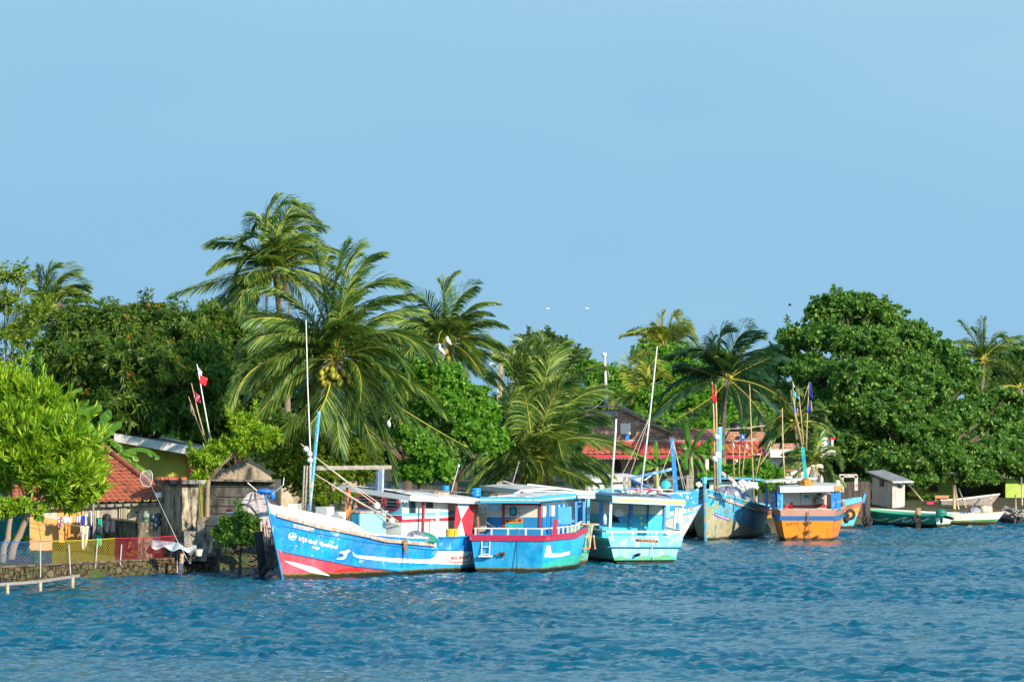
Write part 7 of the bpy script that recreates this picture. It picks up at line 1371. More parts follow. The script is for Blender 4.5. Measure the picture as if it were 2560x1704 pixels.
mb = MB(); mb.sphere(PQ(10, 1820, 290, 119.9), .16, 14, 8, (1, .8, .85)); solo(mb, 'black_helmet', BLKR, 'black rounded cap resting on top of the mossy wall', 'cap', smooth=True)
for i, (a_, c_, Y) in enumerate((((700, 300), (1640, 470), 121.2), ((960, 268), (1600, 215), 121.25), ((380, 120), (980, 270), 121.2))): rope('clothes_line', ('long clothes line sagging across the orange wall', 'upper clothes line holding the white shirt', 'thin line running up into the glossy tree')[i], [PQ(10, *a_, Y), PQ(10, *c_, Y)], .008, .05)
mb = MB(); mb.tube([PQ(10, 1590, 60, 121.1), PQ(10, 1600, 1100, 121.0)], .035, 8); solo(mb, 'clothes_pole', GREYW, 'grey pole holding up the clothes lines', 'pole')
mb = MB(); mb.tube([PQ(10, 650, 340, 119), PQ(10, 700, 720, 118.5)], .008, 4); solo(mb, 'hanging_wire', DARK, 'thin wire hanging from the low branch onto the first white post', 'wire')
# bags, bottle net
mb = MB(); [mb.sphere(PQ(11, x, y, 121.0), r, 12, 8, (1, .8, 1.1)) for x, y, r in ((730, 690, .13), (790, 720, .14), (815, 670, .11), (770, 800, .14), (820, 760, .12), (765, 850, .08))]; solo(mb, 'black_bag', paint('bag_navy', (.02, .03, .06), [((.10, .14, .2), 4, .62)], rough=.3), 'shiny navy plastic bags hanging from the cream wall', 'bag', smooth=True)
mb = MB(); mb.sphere(PQ(11, 645, 680, 120.9), .13, 12, 8, (.9, .6, 1.7)); solo(mb, 'green_bag', paint('bag_green', (.25, .32, .22), [((.02, .10, .05), 7, .5), ((.6, .6, .5), 6, .62)]), 'mottled green bag hanging left of the navy ones', 'bag', smooth=True)
mb = MB(); mb.tube([PQ(11, 552, 565, 120), PQ(11, 510, 740, 119.3)], .035, 6); mb.sphere(PQ(11, 508, 612, 120), .05, 8, 6); solo(mb, 'wall_prop', DARK, 'dark iron prop leaning on top of the mossy wall', 'prop')
ln = thing('landing_net', 'long handled landing net with pale hoop leaning over the tiled roof', 'net', PQ(11, 1260, 1340, 118)); lo_ = tuple(ln.location)
mb = MB(); mb.tube([PQ(11, 665, 130, 119.6), PQ(11, 1095, 1040, 118.4), PQ(11, 1260, 1340, 118)], .009, 6); mb.build('handle', WHITE, ln, True, offset=lo_)
hp = [PQ(11, *v, 119.6) for v in ((665, 130), (590, 70), (640, 35), (700, 30), (735, 80), (730, 180), (690, 265), (600, 240), (560, 150), (570, 80), (620, 40))]; mb = MB(); mb.tube(hp, .014, 5)
for i in range(9): a = PQ(11, 575 + i * 18, 55, 119.6); c = PQ(11, 590 + i * 13, 255, 119.6); mb.tube([a, c], .004, 3)
for i in range(9): mb.tube([PQ(11, 565, 60 + i * 24, 119.6), PQ(11, 728, 50 + i * 25, 119.6)], .004, 3)
mb.build('hoop_net', paint('net_thread', (.62, .50, .46)), ln, True, offset=lo_)
tb_ = thing('covered_table', 'low table under a grubby white and blue plastic sheet behind the red mesh', 'table', P(435, 1375, 119.2)); to_ = tuple(tb_.location)
mb = MB(); mb.grid(lambda a, c: tuple(PQ(11, 720 + 630 * a, 1000 + 60 * a + c * (110 + 25 * math.sin(a * 17)), 119.6 - .7 * c + .1 * math.sin(a * 9))), 24, 6); o = mb.build('plastic_sheet', paint('sheet_white_blue', (.60, .62, .62), [((.04, .35, .55), 2.5, .58), ((.3, .26, .2), 5, .6)], rough=.4), tb_, True, offset=to_); o.modifiers.new('t', 'SOLIDIFY').thickness = .012
for x in (745, 1260, 1000): mb = MB(); mb.bar(PQ(11, x, 1030, 119.5), PQ(11, x, 1330, 119.5), .07); mb.build('leg', WOOD, tb_, offset=to_)
mb = MB(); mb.lathe(PQ(11, 1382, 1225, 118.9), [(.10, 0), (.15, .22), (.17, .24), (.15, .24)], 14); solo(mb, 'plant_pot', WHITE, 'white flower pot standing behind the green mesh', 'pot')
for i, (x, y, s_, m_, lb) in enumerate(((270, 1080, 1.2, paint('pot_cream', (.6, .45, .33)), 'cream pot under the yellow croton behind the blue mesh'), (415, 1085, .95, paint('pot_pink', (.65, .33, .33)), 'small pink pot between the cream pot and the wall corner'), (545, 1100, 1.35, paint('pot_pink', ()), 'large pink pot at the corner of the orange wall'), (50, 1090, 1.0, paint('pot_pink', ()), 'pinkish pot at the far left behind the blue mesh'))):
    mb = MB(); mb.lathe(PQ(10, x, y, 119.3), [(.09 * s_, 0), (.13 * s_, .22 * s_), (.145 * s_, .24 * s_), (.12 * s_, .24 * s_)], 14); solo(mb, 'plant_pot', m_, lb, 'pot')
mb = MB(); mb.lathe(PQ(10, 155, 1150, 118.4), [(.10, 0), (.05, .08), (.045, .3), (.17, .40), (.18, .44), (.1, .44)], 16); solo(mb, 'bird_bath', conc('bath_stone', (.5, .46, .4), (.4, .36, .3), (.2, .18, .15)), 'pale stone pedestal bowl among the pots', 'bird bath', smooth=True)
def small_plant(name, label, px, py, Y, r, mat, L_, W_, n, seed, sp=1.0, group=None):
    rr = np.random.default_rng(seed); p = P(px, py, Y); pos = p + rr.normal(0, 1, (n, 3)) * np.array((r, r * .7, r)) * .5; V = rosettes(pos, nrm(rr.normal(0, .4, (n, 3)) + np.array((0, 0, 1))), 9, L_, W_, sp, .1, .3, rr); root = thing(name, label, 'plant', p - np.array((0, 0, r)), 0, group)
    leaves_obj('foliage', V, LM[mat], root, tuple(root.location)); mb = MB(); mb.tube([p - np.array((0, 0, r * 1.6)), p], .02, 5); mb.build('stem', BARK, root, offset=tuple(root.location)); return root
CROT = LM['bright']
small_plant('croton_plant', 'yellow green croton with long drooping leaves behind the blue mesh', *q(10, 300, 720), 119.3, .26, 'bright', .42, .10, 5, 1, 1.3); small_plant('pot_plant', 'leafy plant spreading toward the orange wall corner', *q(10, 470, 720), 119.4, .28, 'bright', .25, .05, 9, 2)
small_plant('pot_plant', 'pale blue green plant over the stone bowl', *q(10, 170, 900), 118.6, .25, 'far', .18, .05, 14, 3); small_plant('pot_plant', 'pale plant in the small pink pot', *q(10, 380, 920), 119.2, .22, 'far', .16, .05, 12, 4)
for i, (px_, lb) in enumerate(((330, 'low weeds growing on the wall behind the red mesh'), (500, 'grassy weeds behind the green mesh'), (555, 'weeds at the end of the green mesh'), (90, 'short weeds behind the blue mesh'))): p = shp(px_, .5, 1.4); small_plant('weed_clump', lb, px_, HY + (CH - .55) * F / p[1], p[1] / KY, .3, 'mid' if i else 'orange', .16, .03, 18, 30 + i)
# jetty rail in front
jr = thing('jetty_rail', 'pale weathered beam on short stumps standing in the shallows', 'jetty', G(100, 1466)); jo = tuple(jr.location)
j0, j1 = G(-60, 1482, 0), G(200, 1461, 0); 
mb = MB(); mb.bar(P(-140, 1470, 106), P(103, 1452.5, 108.2), .08, .09); mb.bar(P(101, 1452, 108.25), P(197, 1438, 110.3), .08, .09); mb.build('beam', paint('bleached_wood', (.27, .23, .20), [((.16, .12, .1), 6, .56, (1, 4, 4))], rough=.9), jr, offset=jo)
for px, y0, y1 in ((18, 1458, 1482), (100, 1456, 1470), (181, 1442, 1463), (-90, 1462, 1490)): p = G(px, y1); mb = MB(); mb.tube([np.array((p[0], p[1], -.4)), p + np.array((.01, 0, (y1 - y0) / 76))], .055, 9); mb.build('stump', paint('stump_pale', (.38, .32, .2), [((.2, .16, .1), 5, .55)], rough=.9), jr, True, offset=jo)
# ===================================================== flags on poles
def cloth_flag(pts4, mat, parent, off, n=8, wob=.06):
    a, b_, c, d = [np.array(p, float) for p in pts4]; mb = MB()
    mb.grid(lambda u, v: tuple(((a * (1 - u) + b_ * u) * (1 - v) + (d * (1 - u) + c * u) * v) + np.array((0, wob * math.sin(u * 8 + v * 5), 0))), n, n); o = mb.build('flag', mat, parent, True, offset=off); o.modifiers.new('t', 'SOLIDIFY').thickness = .008
def flagpole(label, k, pts, Y, flags=(), r=.025, mat=None, group=None, name='flag_pole'):
    root = thing(name, label, 'flag pole', PQ(k, *pts[-1], Y), 0, group); o_ = tuple(root.location); mb = MB(); mb.tube([PQ(k, *p, Y) for p in pts], r * .5, 6, r2=r); mb.build('pole', mat or paint('bamboo', (.50, .36, .18), [((.3, .2, .1), 5, .55)]), root, True, offset=o_)
    for poly, m_ in flags: cloth_flag([PQ(k, *v, Y) for v in poly], m_, root, o_)
FRED = paint('flag_red', (.72, .03, .05), bump=0, rough=.8); FWH = paint('flag_white', (.72, .70, .66), bump=0, rough=.8); FBL = paint('flag_blue', (.03, .05, .40), bump=0, rough=.8); FMA = paint('flag_maroon', (.40, .03, .10), [((.6, .3, .35), 8, .6)], bump=0); FTE = paint('flag_teal', (.10, .45, .50), bump=0); FYE = paint('flag_yellow', (.7, .5, .1), bump=0); FGR = paint('flag_greyish', (.22, .15, .16), bump=0)
flagpole('highest of the shore poles, flying a white and red flag', 1, [(1245, 75), (1290, 330), (1345, 630)], 123.2, [([(1248, 90), (1278, 125), (1275, 152), (1254, 140)], FWH), ([(1256, 140), (1314, 165), (1300, 215), (1262, 200)], FRED)], .035, WHITE)
flagpole('shore pole with a ragged maroon and white flag', 1, [(1210, 195), (1250, 370), (1312, 600)], 123.2, [([(1226, 245), (1262, 275), (1270, 322), (1238, 315)], FMA)], .03)
flagpole('lowest shore pole with a drooping dull dark flag', 1, [(1192, 280), (1240, 420), (1318, 620)], 123.3, [([(1194, 290), (1218, 340), (1224, 405), (1208, 380)], FGR)], .03)
flagpole('bamboo pole with a thin furled red flag, left of its pair', 4, [(478, 115), (492, 400), (500, 1040)], 146, [([(476, 118), (486, 150), (490, 300), (482, 290)], FRED)], .05)
flagpole('bamboo pole with the wider hanging red flag', 4, [(508, 140), (515, 400), (522, 1045)], 146, [([(506, 142), (514, 180), (516, 285), (490, 300)], FRED)], .05)
flagpole('tall thin bare pole rising amidships from the weathered boat', 4, [(797, 130), (812, 560), (835, 1130)], 146, [], .04)
flagpole('bare pole standing on the roof left of the blue flags', 4, [(1075, 340), (1082, 700), (1100, 1000)], 150, [], .05)
flagpole('pole flying a teal and white pennant above the green mast', 4, [(1163, 112), (1175, 300), (1250, 680)], 146, [([(1166, 185), (1190, 205), (1222, 262), (1180, 250)], FTE), ([(1164, 115), (1172, 130), (1182, 165), (1168, 160)], FWH)], .035)
flagpole('pole with a blue and yellow flag hanging left of the green mast', 4, [(1150, 190), (1185, 400), (1252, 690)], 146.2, [([(1155, 250), (1185, 300), (1214, 395), (1175, 385)], FBL), ([(1196, 340), (1212, 345), (1214, 408), (1202, 400)], FYE)], .035)
flagpole('thin bare pole between the teal and the deep blue flags', 4, [(1213, 185), (1235, 400), (1258, 650)], 146.1, [], .035)
flagpole('pole with two deep blue flags, one above the other', 4, [(1305, 118), (1290, 400), (1280, 700)], 146.1, [([(1304, 116), (1322, 122), (1334, 262), (1306, 240)], FBL), ([(1298, 262), (1316, 280), (1324, 382), (1295, 380)], FBL), ([(1318, 275), (1324, 285), (1332, 372), (1322, 360)], FYE)], .035)
flagpole('thin stick leaning across toward the deep blue flags', 4, [(1308, 120), (1240, 320)], 146.4, [], .025)
for i, (x0, y0, x1, y1, m_, lb) in enumerate(((650, 625, 668, 945, FWH, 'short pole with a small white flag above the heaped floats'), (715, 600, 708, 950, FMA, 'short pole with a red and white flag above the heaped floats'), (765, 640, 730, 950, FWH, 'short pole with a pale torn flag above the heaped floats'), (900, 700, 840, 960, FMA, 'slanting stick with a purple flag near the tiled awning'))):
    flagpole(lb, 4, [(x0, y0), (x1, y1)], 147, [([(x0, y0), (x0 + 15, y0 + 15), (x0 + 22, y0 + 52), (x0 + 4, y0 + 42)], m_)], .03)
flagpole('slanting bare stick rising to the right above the heaped floats', 4, [(1000, 660), (830, 900)], 148, [], .03)
pole('mast', 'blue timber mast with white floats beside the red flag poles', 'mast', [PQ(4, 545, 500, 146.5), PQ(4, 530, 1000, 146.5)], .1, CYANP, .13)
for i, (x, y) in enumerate(((516, 585), (500, 772), (524, 740))): flt(*q(4, x, y), 145.8, .13 + .02 * (i > 0), 'white float on the blue mast, ' + ('alone high up', 'the lower of the pair', 'the upper of the pair')[i])
mb = MB(); mb.bar(PQ(4, 530, 870, 147), PQ(4, 665, 960, 147), .14); solo(mb, 'slanting_beam', paint('beam_pink_grey', (.45, .35, .33)), 'pale beam sloping down from the blue mast', 'beam')
# ===================================================== villa
YV = 172.
vl = thing('brick_house', 'long house with red tiled awning, bare brick parapet and brown sheet roofed gable', 'house', base_at(1700, YV, .8)); vo = tuple(vl.location)
wallbox('wall', 1478, 1928, 1100, 1100, YV, conc('cream_wall', (.62, .52, .42), (.54, .44, .36), (.3, .25, .2), .64, .2), vl, vo, 8, .3)
prof = [(735, 1038), (735, 955), (860, 950)]
def dip(cx, cy, r, n=10): return [(cx - r * math.cos(math.pi * i / n), cy + r * math.sin(math.pi * i / n)) for i in range(n + 1)]
prof += [(1000, 958)] + dip(1062, 962, 60) + [(1135, 962), (1205, 965)] + dip(1310, 962, 72) + [(1400, 942), (1560, 940), (1790, 945), (1815, 960), (1832, 1010)] + [(1850, 962)][:0] + [(1790 + 0, 1028)][:0]
prof2 = [(1835, 1030), (1838, 1012), (1826, 962), (1895, 962), (1905, 1012), (1925, 1028)]
mb = MB()
def parap(poly, Y, d=.35): mb.prism([PQ(8, *v, Y) for v in poly], (0, d, 0))
parap(prof[:-1] + [(1812, 962), (1790, 1005), (1770, 1028), (1770, 1038)], YV - .3); parap([(1770, 1040), (1772, 1028), (1800, 1012), (1822, 962), (1895, 962), (1910, 1008), (1940, 1028), (1945, 1040)], YV - .3)
parap([(1945, 1040), (1945, 1025), (1975, 985), (1995, 960), (2080, 965), (2150, 1000), (2150, 1040)], YV - .3); mb.build('parapet', BRICK, vl, offset=vo)
mb = MB(); mb.bar(PQ(8, 735, 1032, YV - .35), PQ(8, 2150, 1036, YV - .35), .35, .14); mb.build('cornice', conc('cornice_stain', (.5, .42, .36), (.4, .33, .28), (.2, .15, .12)), vl, offset=vo)
mb = MB(); mb.bar(PQ(8, 735, 1046, YV - .5), PQ(8, 2060, 1046, YV - .5), .3, .12); mb.build('awning_trim', paint('trim_red', (.50, .04, .05)), vl, offset=vo)
tiled_roof(PQ(8, 700, 1143, YV - 3.0), PQ(8, 2140, 1143, YV - 3.0), PQ(8, 2060, 1045, YV - .4), PQ(8, 735, 1045, YV - .4), TILE2, 'awning_roof', vl, .28, 8, .06, vo)
mb = MB(); mb.bar(PQ(8, 700, 1148, YV - 3.02), PQ(8, 2145, 1150, YV - 3.02), .08, .16); mb.tube([PQ(8, 2140, 1143, YV - 3.0), PQ(8, 2060, 1045, YV - .4)], .13, 6); mb.tube([PQ(8, 1155, 1143, YV - 3.0) + (0, 0, .1), PQ(8, 1198, 1045, YV - .4) + (0, 0, .1)], .1, 6); mb.build('awning_trim', paint('trim_red', ()), vl, offset=vo)
mb = MB(); pv = [(820 + i * 12.5, 1157 + (14 if i % 2 else 4)) for i in range(101)]; mb.prism([PQ(8, *v, YV - 3.0) for v in [(2070, 1150)] + [(820, 1150)] + pv], (0, .04, 0)); mb.build('valance', paint('valance_white', (.7, .66, .62)), vl, offset=vo)
for cx_, w_, t_ in ((975, 60, 1175), (1420, 70, 1175), (1850, 60, 1190)): patch('archway', 8, [(cx_ - w_ * .5, 1330), (cx_ - w_ * .5, t_ + 45)] + [(cx_ - w_ * .5 * math.cos(a), t_ + 40 - 40 * math.sin(a)) for a in np.linspace(0, math.pi, 9)] + [(cx_ + w_ * .5, 1330)], YV - .01, paint('arch_maroon_dark', (.06, .02, .02)), vl, vo, .03)
for x_ in (1650, 1780, 1870, 2010, 2060): mb = MB(); p0 = PQ(8, x_, 1150, YV - 2.9); mb.tube([p0, np.array((p0[0], p0[1], .5))], .12, 10); mb.build('column', paint('column_cream', (.62, .55, .44)), vl, offset=vo)
mb = MB(); mb.prism([PQ(8, *v, YV + .6) for v in ((700, 1010), (700, 795), (985, 795), (1385, 972), (1385, 1010))], (0, 5, 0)); mb.build('gable_wall', BRICK, vl, offset=vo)
mb = MB(); a, c, d = PQ(8, 690, 776, YV + .45), PQ(8, 985, 778, YV + .45), PQ(8, 1392, 972, YV + .45); up = np.array((0, 0, .06)); e_ = np.array((0, 8, 0)); mb.hexa([a, c, c + e_, a + e_], [v + up for v in (a, c, c + e_, a + e_)]); mb.hexa([c, d, d + e_, c + e_], [v + up for v in (c, d, d + e_, c + e_)]); mb.bar(d + (0, 0, .0), c, .08, .12); mb.build('sheet_roof', paint('brown_sheet', (.20, .13, .10), [((.35, .28, .22), 3, .55)]), vl, offset=vo)
patch('wall_recess', 8, [(850, 808), (985, 808), (985, 850), (850, 850)], YV + .55, GREYW, vl, vo, .04)
ac = solo(MB().box(PQ(8, 1038, 940, YV - .1), (.5, .4, .55)), 'water_tank', paint('tank_cream', (.75, .62, .48), [((.5, .3, .2), 2, .6)]), 'cream box tank standing in the round dip of the brick parapet', 'tank')
mb = MB(); mb.box(PQ(8, 1052, 1000, YV - .5), (.2, .06, .3)); solo(mb, 'blue_cloth', paint('wall_blue2', (.03, .2, .6)), 'blue cloth hanging under the cream tank', 'cloth')
mb = MB(); mb.box(PQ(8, 1922, 1003, YV - .5), (.25, .08, .30)); o = solo(mb, 'blue_sign', paint('sign_blue', (.01, .12, .50)), 'small square blue sign with white mark on the brick parapet', 'sign'); mb = MB(); mb.box(PQ(8, 1922, 998, YV - .56), (.05, .03, .10)); mb.box(PQ(8, 1925, 1008, YV - .56), (.12, .03, .04)); mb.build('sign_mark', WHITE, o, offset=tuple(o.location))
mb = MB(); mb.tube([PQ(8, 1828, 940, YV + 1), PQ(8, 1912, 940, YV + 1)], .32, 14); solo(mb, 'water_tank', DARK, 'black cylindrical tank lying behind the parapet', 'tank', smooth=True)
mb = MB(); mb.tube([PQ(8, 2057, 830, YV + 1), PQ(8, 2062, 975, YV + 1)], .14, 8); solo(mb, 'chimney_pipe', CONC, 'grey upright pipe behind the parapet', 'pipe', smooth=True)
mb = MB(); mb.tube([PQ(8, 1960, 940, YV), PQ(8, 2020, 922, YV)], .05, 6); solo(mb, 'roof_timber', WOOD, 'short timber sticking up over the parapet', 'timber')
am = thing('antenna_mast', 'slim lattice antenna mast with a white tip on the brick gable', 'antenna', PQ(8, 896, 775, YV + 1)); ao = tuple(am.location); mb = MB(); mb.tube([PQ(8, 880, 385, YV + 1), PQ(8, 896, 775, YV + 1)], .07, 6, r2=.1); mb.build('pole', paint('galvanised', (.55, .56, .55), [((.3, .3, .3), 8, .5, (1, 1, 4))]), am, True, offset=ao); mb = MB(); mb.sphere(PQ(8, 878, 382, YV + 1), .13); mb.build('tip', WHITE, am, True, offset=ao); mb = MB(); mb.tube([PQ(8, 882, 410, YV + 1), PQ(8, 918, 555, YV + 1)], .03, 4); mb.build('stay', GREYW, am, offset=ao)
for i, (a_, c_) in enumerate((((896, 700), (1400, 890)), ((890, 700), (700, 800)), ((1150, 900), (2100, 915)))): rope('cable', ('cable running down from the antenna mast over the gable', 'cable running left from the antenna mast', 'line of small lights strung above the brick parapet')[i], [PQ(8, *a_, YV), PQ(8, *c_, YV)], .02, .25)
wv = thing('white_villa', 'white villa wing with brick topped cornice behind the feather palms', 'house', base_at(2020, 166, .6)); wo_ = tuple(wv.location); VW = conc('villa_white', (.74, .70, .64), (.66, .60, .54), (.4, .33, .27), .66, .2)
def rect(name, k, x0, y0, x1, y1, Y, mat, parent, off, d=.3): mb = MB(); a, c = PQ(k, x0, y0, Y), PQ(k, x1, y1, Y); mb.box(((a[0] + c[0]) / 2, a[1] + d / 2, (a[2] + c[2]) / 2), (abs(c[0] - a[0]), d, abs(a[2] - c[2]))); return mb.build(name, mat, parent, offset=off)
rect('wall', 4, 985, 760, 1425, 1000, 166.5, VW, wv, wo_, 6); rect('cornice', 4, 975, 692, 1430, 758, 165.5, VW, wv, wo_, 6.4); rect('parapet', 4, 1000, 640, 1420, 692, 165.8, BRICK, wv, wo_, .5)
patch('parapet_curve', 4, [(1400, 690), (1415, 600), (1430, 575), (1465, 600), (1500, 660), (1500, 690)], 165.8, VW, wv, wo_, .3); rect('finial', 4, 1485, 590, 1522, 612, 165.4, FRED, wv, wo_, .5); rect('pillar', 4, 1495, 612, 1512, 690, 165.4, VW, wv, wo_, .4)
rect('balcony_slab', 4, 1380, 690, 1530, 760, 166, VW, wv, wo_, 5); rect('pillar', 4, 1225, 870, 1255, 1000, 163, VW, wv, wo_, .4); patch('arch_window', 4, [(1095, 880), (1095, 820)] + [(1133 - 38 * math.cos(a), 820 - 45 * math.sin(a)) for a in np.linspace(0, math.pi, 9)] + [(1172, 880)], 166.4, paint('arch_brown', (.30, .13, .07)), wv, wo_, .05)
rect('wall', 4, 1330, 860, 1400, 985, 163.5, PLAST, wv, wo_, 1.0)
# boundary walls
quadblock('block_wall', 'dark concrete block wall in front of the tiled house', 'wall', [(1470, 150), (1722, 150), (1722, 150.6), (1470, 150.6)], [1188, 1189, 1189, 1188], brickm('dark_block', (.10, .11, .11), (.07, .075, .075), (.18, .18, .17), 2.2))
for px, lb in ((1729, 'pale post at the end of the dark block wall'), (1720, 'grey post beside the end post of the block wall'), (1602, 'stubby post in the middle of the block wall')): mb = MB(); p = P(px, 1187, 149.7); mb.bar((p[0], p[1], .3), p, .14); solo(mb, 'wall_post', GREYW, lb, 'post')
fr = thing('gate_frame', 'pale wooden gate frame standing by the plank fence', 'frame', base_at(2120, 160)); fo_ = tuple(fr.location); mb = MB()
for a_, c_ in (((1870, 40), (1872, 250)), ((2050, 42), (2050, 230)), ((1835, 44), (2062, 44))): mb.bar(PQ(14, *a_, 160), PQ(14, *c_, 160), .2, .16)
mb.build('post', paint('frame_pale', (.52, .46, .38), [((.3, .25, .2), 4, .55)]), fr, offset=fo_)
quadblock('plank_fence', 'dark brown plank fence between the boats and the grey hut', 'fence', [(2040, 163), (2176, 163), (2176, 163.4), (2040, 163.4)], [1205, 1203, 1203, 1205], paint('fence_brown', (.10, .075, .06), [((.05, .04, .03), 3, .5, (4, 1, .3))], rough=.95))
quadblock('pier_block', 'beige concrete pier with a green rail behind the orange cabin', 'pier', [(2033, 160), (2052, 160), (2052, 161), (2033, 161)], [1188, 1188, 1188, 1188], PLAST); rope('green_rail', 'thin green railing beside the beige pier', [PQ(14, 1145, 42, 160), PQ(14, 1500, 42, 160)], .03, mat=LTEAL, cat='railing')
# ===================================================== SHORE, RIGHT
ht = thing('grey_hut', 'small grey rendered hut with corrugated lean-to roof on the bank', 'hut', base_at(2225, 172, .3)); ho = tuple(ht.location); HP = conc('hut_render', (.56, .52, .47), (.46, .43, .39), (.24, .22, .20), .6, .3)
C4 = [(2180, 175.0), (2231, 171.6), (2262, 173.0), (2215, 176.5)]; mb = MB(); mb.hexa([np.array((*P(px, 0, Y)[:2], .1)) for px, Y in C4], [P(px, y, Y) for (px, Y), y in zip(C4, (1191, 1208, 1211, 1192))]); mb.build('wall', HP, ht, offset=ho)
A_, B_, C_, D_ = P(2167, 1183, 175), P(2230, 1208, 170.8), P(2283, 1207, 172.2), P(2210, 1179, 176.8); mb = MB(); nn = 44
def hr(a, c): p = (A_ * (1 - a) + B_ * a) * (1 - c) + (D_ * (1 - a) + C_ * a) * c; return tuple(p + np.array((0, 0, .10 + .035 * math.sin(c * 2 * math.pi * 11))))
mb.grid(hr, 4, nn * 3); o = mb.build('roof', conc('asbestos_sheet', (.72, .66, .58), (.60, .54, .47), (.28, .25, .22), .6), ht, offset=ho); o.modifiers.new('t', 'SOLIDIFY').thickness = .05
def onface(k, poly, i0, i1, mat, name, d=.03):      # panel on the hut face between corners i0,i1
    (pa, Ya), (pc, Yc) = C4[i0], C4[i1]; a, c = P(pa, 1200, Ya), P(pc, 1200, Yc); n = np.array(((c - a)[1], -(c - a)[0], 0)); n = n / np.linalg.norm(n); n = n * (-1 if n[1] > 0 else 1); V = []
    for v in poly: d0 = P(*q(k, *v), 172.) - np.array((0, 0, CH)); t = ((a - np.array((0, 0, CH))) @ n) / (d0 @ n); V.append(np.array((0, 0, CH)) + d0 * t + n * .01)
    mb = MB(); mb.prism(V, n * d); mb.build(name, mat, ht, offset=ho)
onface(5, [(415, 985), (456, 993), (456, 1055), (415, 1052)], 0, 1, DARK, 'window_opening'); onface(5, [(595, 1035), (625, 1037), (625, 1070), (595, 1068)], 1, 2, DARK, 'window_opening')
yh = thing('green_house', 'lime green house under the spreading tree on the far bank', 'house', base_at(2400, 186, .4)); yo2 = tuple(yh.location); LG = conc('lime_paint', (.42, .58, .12), (.36, .50, .10), (.26, .38, .08), .62, .15)
rect('wall', 5, 690, 965, 1180, 1300, 186, LG, yh, yo2, 6); rect('wall', 5, 1200, 965, 1720, 1300, 188, conc('lime_paint_shaded', (.26, .34, .08), (.22, .28, .07), (.16, .22, .05), .6, .15), yh, yo2, 6); rect('wall', 5, 1708, 965, 2150, 1300, 185, LG, yh, yo2, 6)  # set-back middle wall: its shade is painted in as a darker lime
patch('window', 5, [(930, 1110), (930, 1060), (950, 1035), (990, 1035), (1010, 1060), (1012, 1112)], 185.9, paint('window_brown', (.22, .08, .04)), yh, yo2, .06); patch('pane', 5, [(950, 1105), (952, 1050), (1003, 1050), (1003, 1105)], 185.8, DARK, yh, yo2, .08)
patch('doorway', 5, [(1275, 1290), (1275, 1060), (1355, 1060), (1355, 1290)], 187.9, DARK, yh, yo2, .05); rect('roof', 5, 650, 930, 2150, 965, 184.5, GREYW, yh, yo2, 8)
# skiffs
b = Boat('skiff', 'long green skiff with white swirls and an outboard motor', 'skiff', 5.2, 1.5, 130, G(2358, 1312), 'stern', st=.8, bw=.7, rake=.7, zb=.8, tr=.12, near=1, bp=2.2, wp=1.5)
b.sheer = .44 + .20 * b.U ** 2.2; SK = hullmat('skiff_green', (0.01, .28, .13), [], [((.03, .38, .22), 2, .55)], grime=.15); b.make_hull(SK, hullmat('skiff_transom', (.42, .72, .60), [], [((.2, .4, .3), 4, .6)], grime=.2), {}, paint('skiff_inner', (.10, .55, .32)), .18, paint('skiff_inner', ()), paint('skiff_rim', (.12, .58, .36)), .07)
for pts in ([(330, 1385), (400, 1400), (450, 1395), (500, 1378)], [(500, 1420), (560, 1405), (640, 1380), (700, 1368), (660, 1390), (640, 1410), (700, 1415)], [(700, 1410), (760, 1385), (800, 1382), (830, 1392)], [(740, 1420), (800, 1400), (860, 1405), (915, 1385)]): V, Fc = ribbon2d(L1(5, pts), 3.2); b.decal('swirl', V, Fc, LW, 1, .01)
mt = thing('outboard_motor', 'outboard motor under a dark green cover on the green skiff', 'outboard motor', PQ(5, 1040, 1400, 161)); mo = tuple(mt.location); mb = MB(); mb.sphere(PQ(5, 1045, 1325, 161), .24, 12, 8, (1.1, .8, .8)); mb.box(PQ(5, 1045, 1352, 161), (.5, .3, .18)); mb.build('cover', paint('cover_green', (.01, .16, .12)), mt, True, offset=mo); mb = MB(); mb.bar(PQ(5, 1045, 1350, 161), PQ(5, 1045, 1430, 161), .12); mb.bar(PQ(5, 1060, 1360, 161), PQ(5, 1165, 1385, 160.5), .12); mb.build('shaft', BLKR, mt, offset=mo)
b = Boat('skiff', 'pale skiff with green waterline lying behind the outboard motor', 'skiff', 3.2, 1.1, 12, G(2490, 1305), 'bow', st=.7, bw=.7, rake=.5, zb=.6, near=-1); b.sheer = .32 + .16 * b.U ** 2; WS = hullmat('skiff_white', (.70, .66, .60), [('g', (.02, .25, .08), -1)], [((.45, .40, .34), 3, .58)], grime=.3)
b.make_hull(WS, WS, {'g': b.sheer * .35}, GREYW, .12, WHITE, paint('rim_rust', (.55, .4, .3)), .06)
b = Boat('skiff', 'white skiff with blue writing on its stern half hidden by the green one', 'skiff', 5.0, 1.2, 165, G(2430, 1302), 'stern', st=.8, bw=.8, rake=.6, zb=.7, near=1); b.sheer = .36 + .22 * b.U ** 2; WS2 = hullmat('skiff_white2', (.72, .70, .66), [], [((.6, .35, .25), 2, .62)], grime=.2)
b.make_hull(WS2, WS2, {}, WHITE, .15, WHITE, WHITE, .06); GV.clear(); xx = 1240
for g_ in (KO, NA, DA, TA): glyph(g_, 5, xx, 1312, 18, 16, 1.0); xx += 22
flush(b, 'lettering', paint('ink_blue', (.02, .08, .4)), .02)
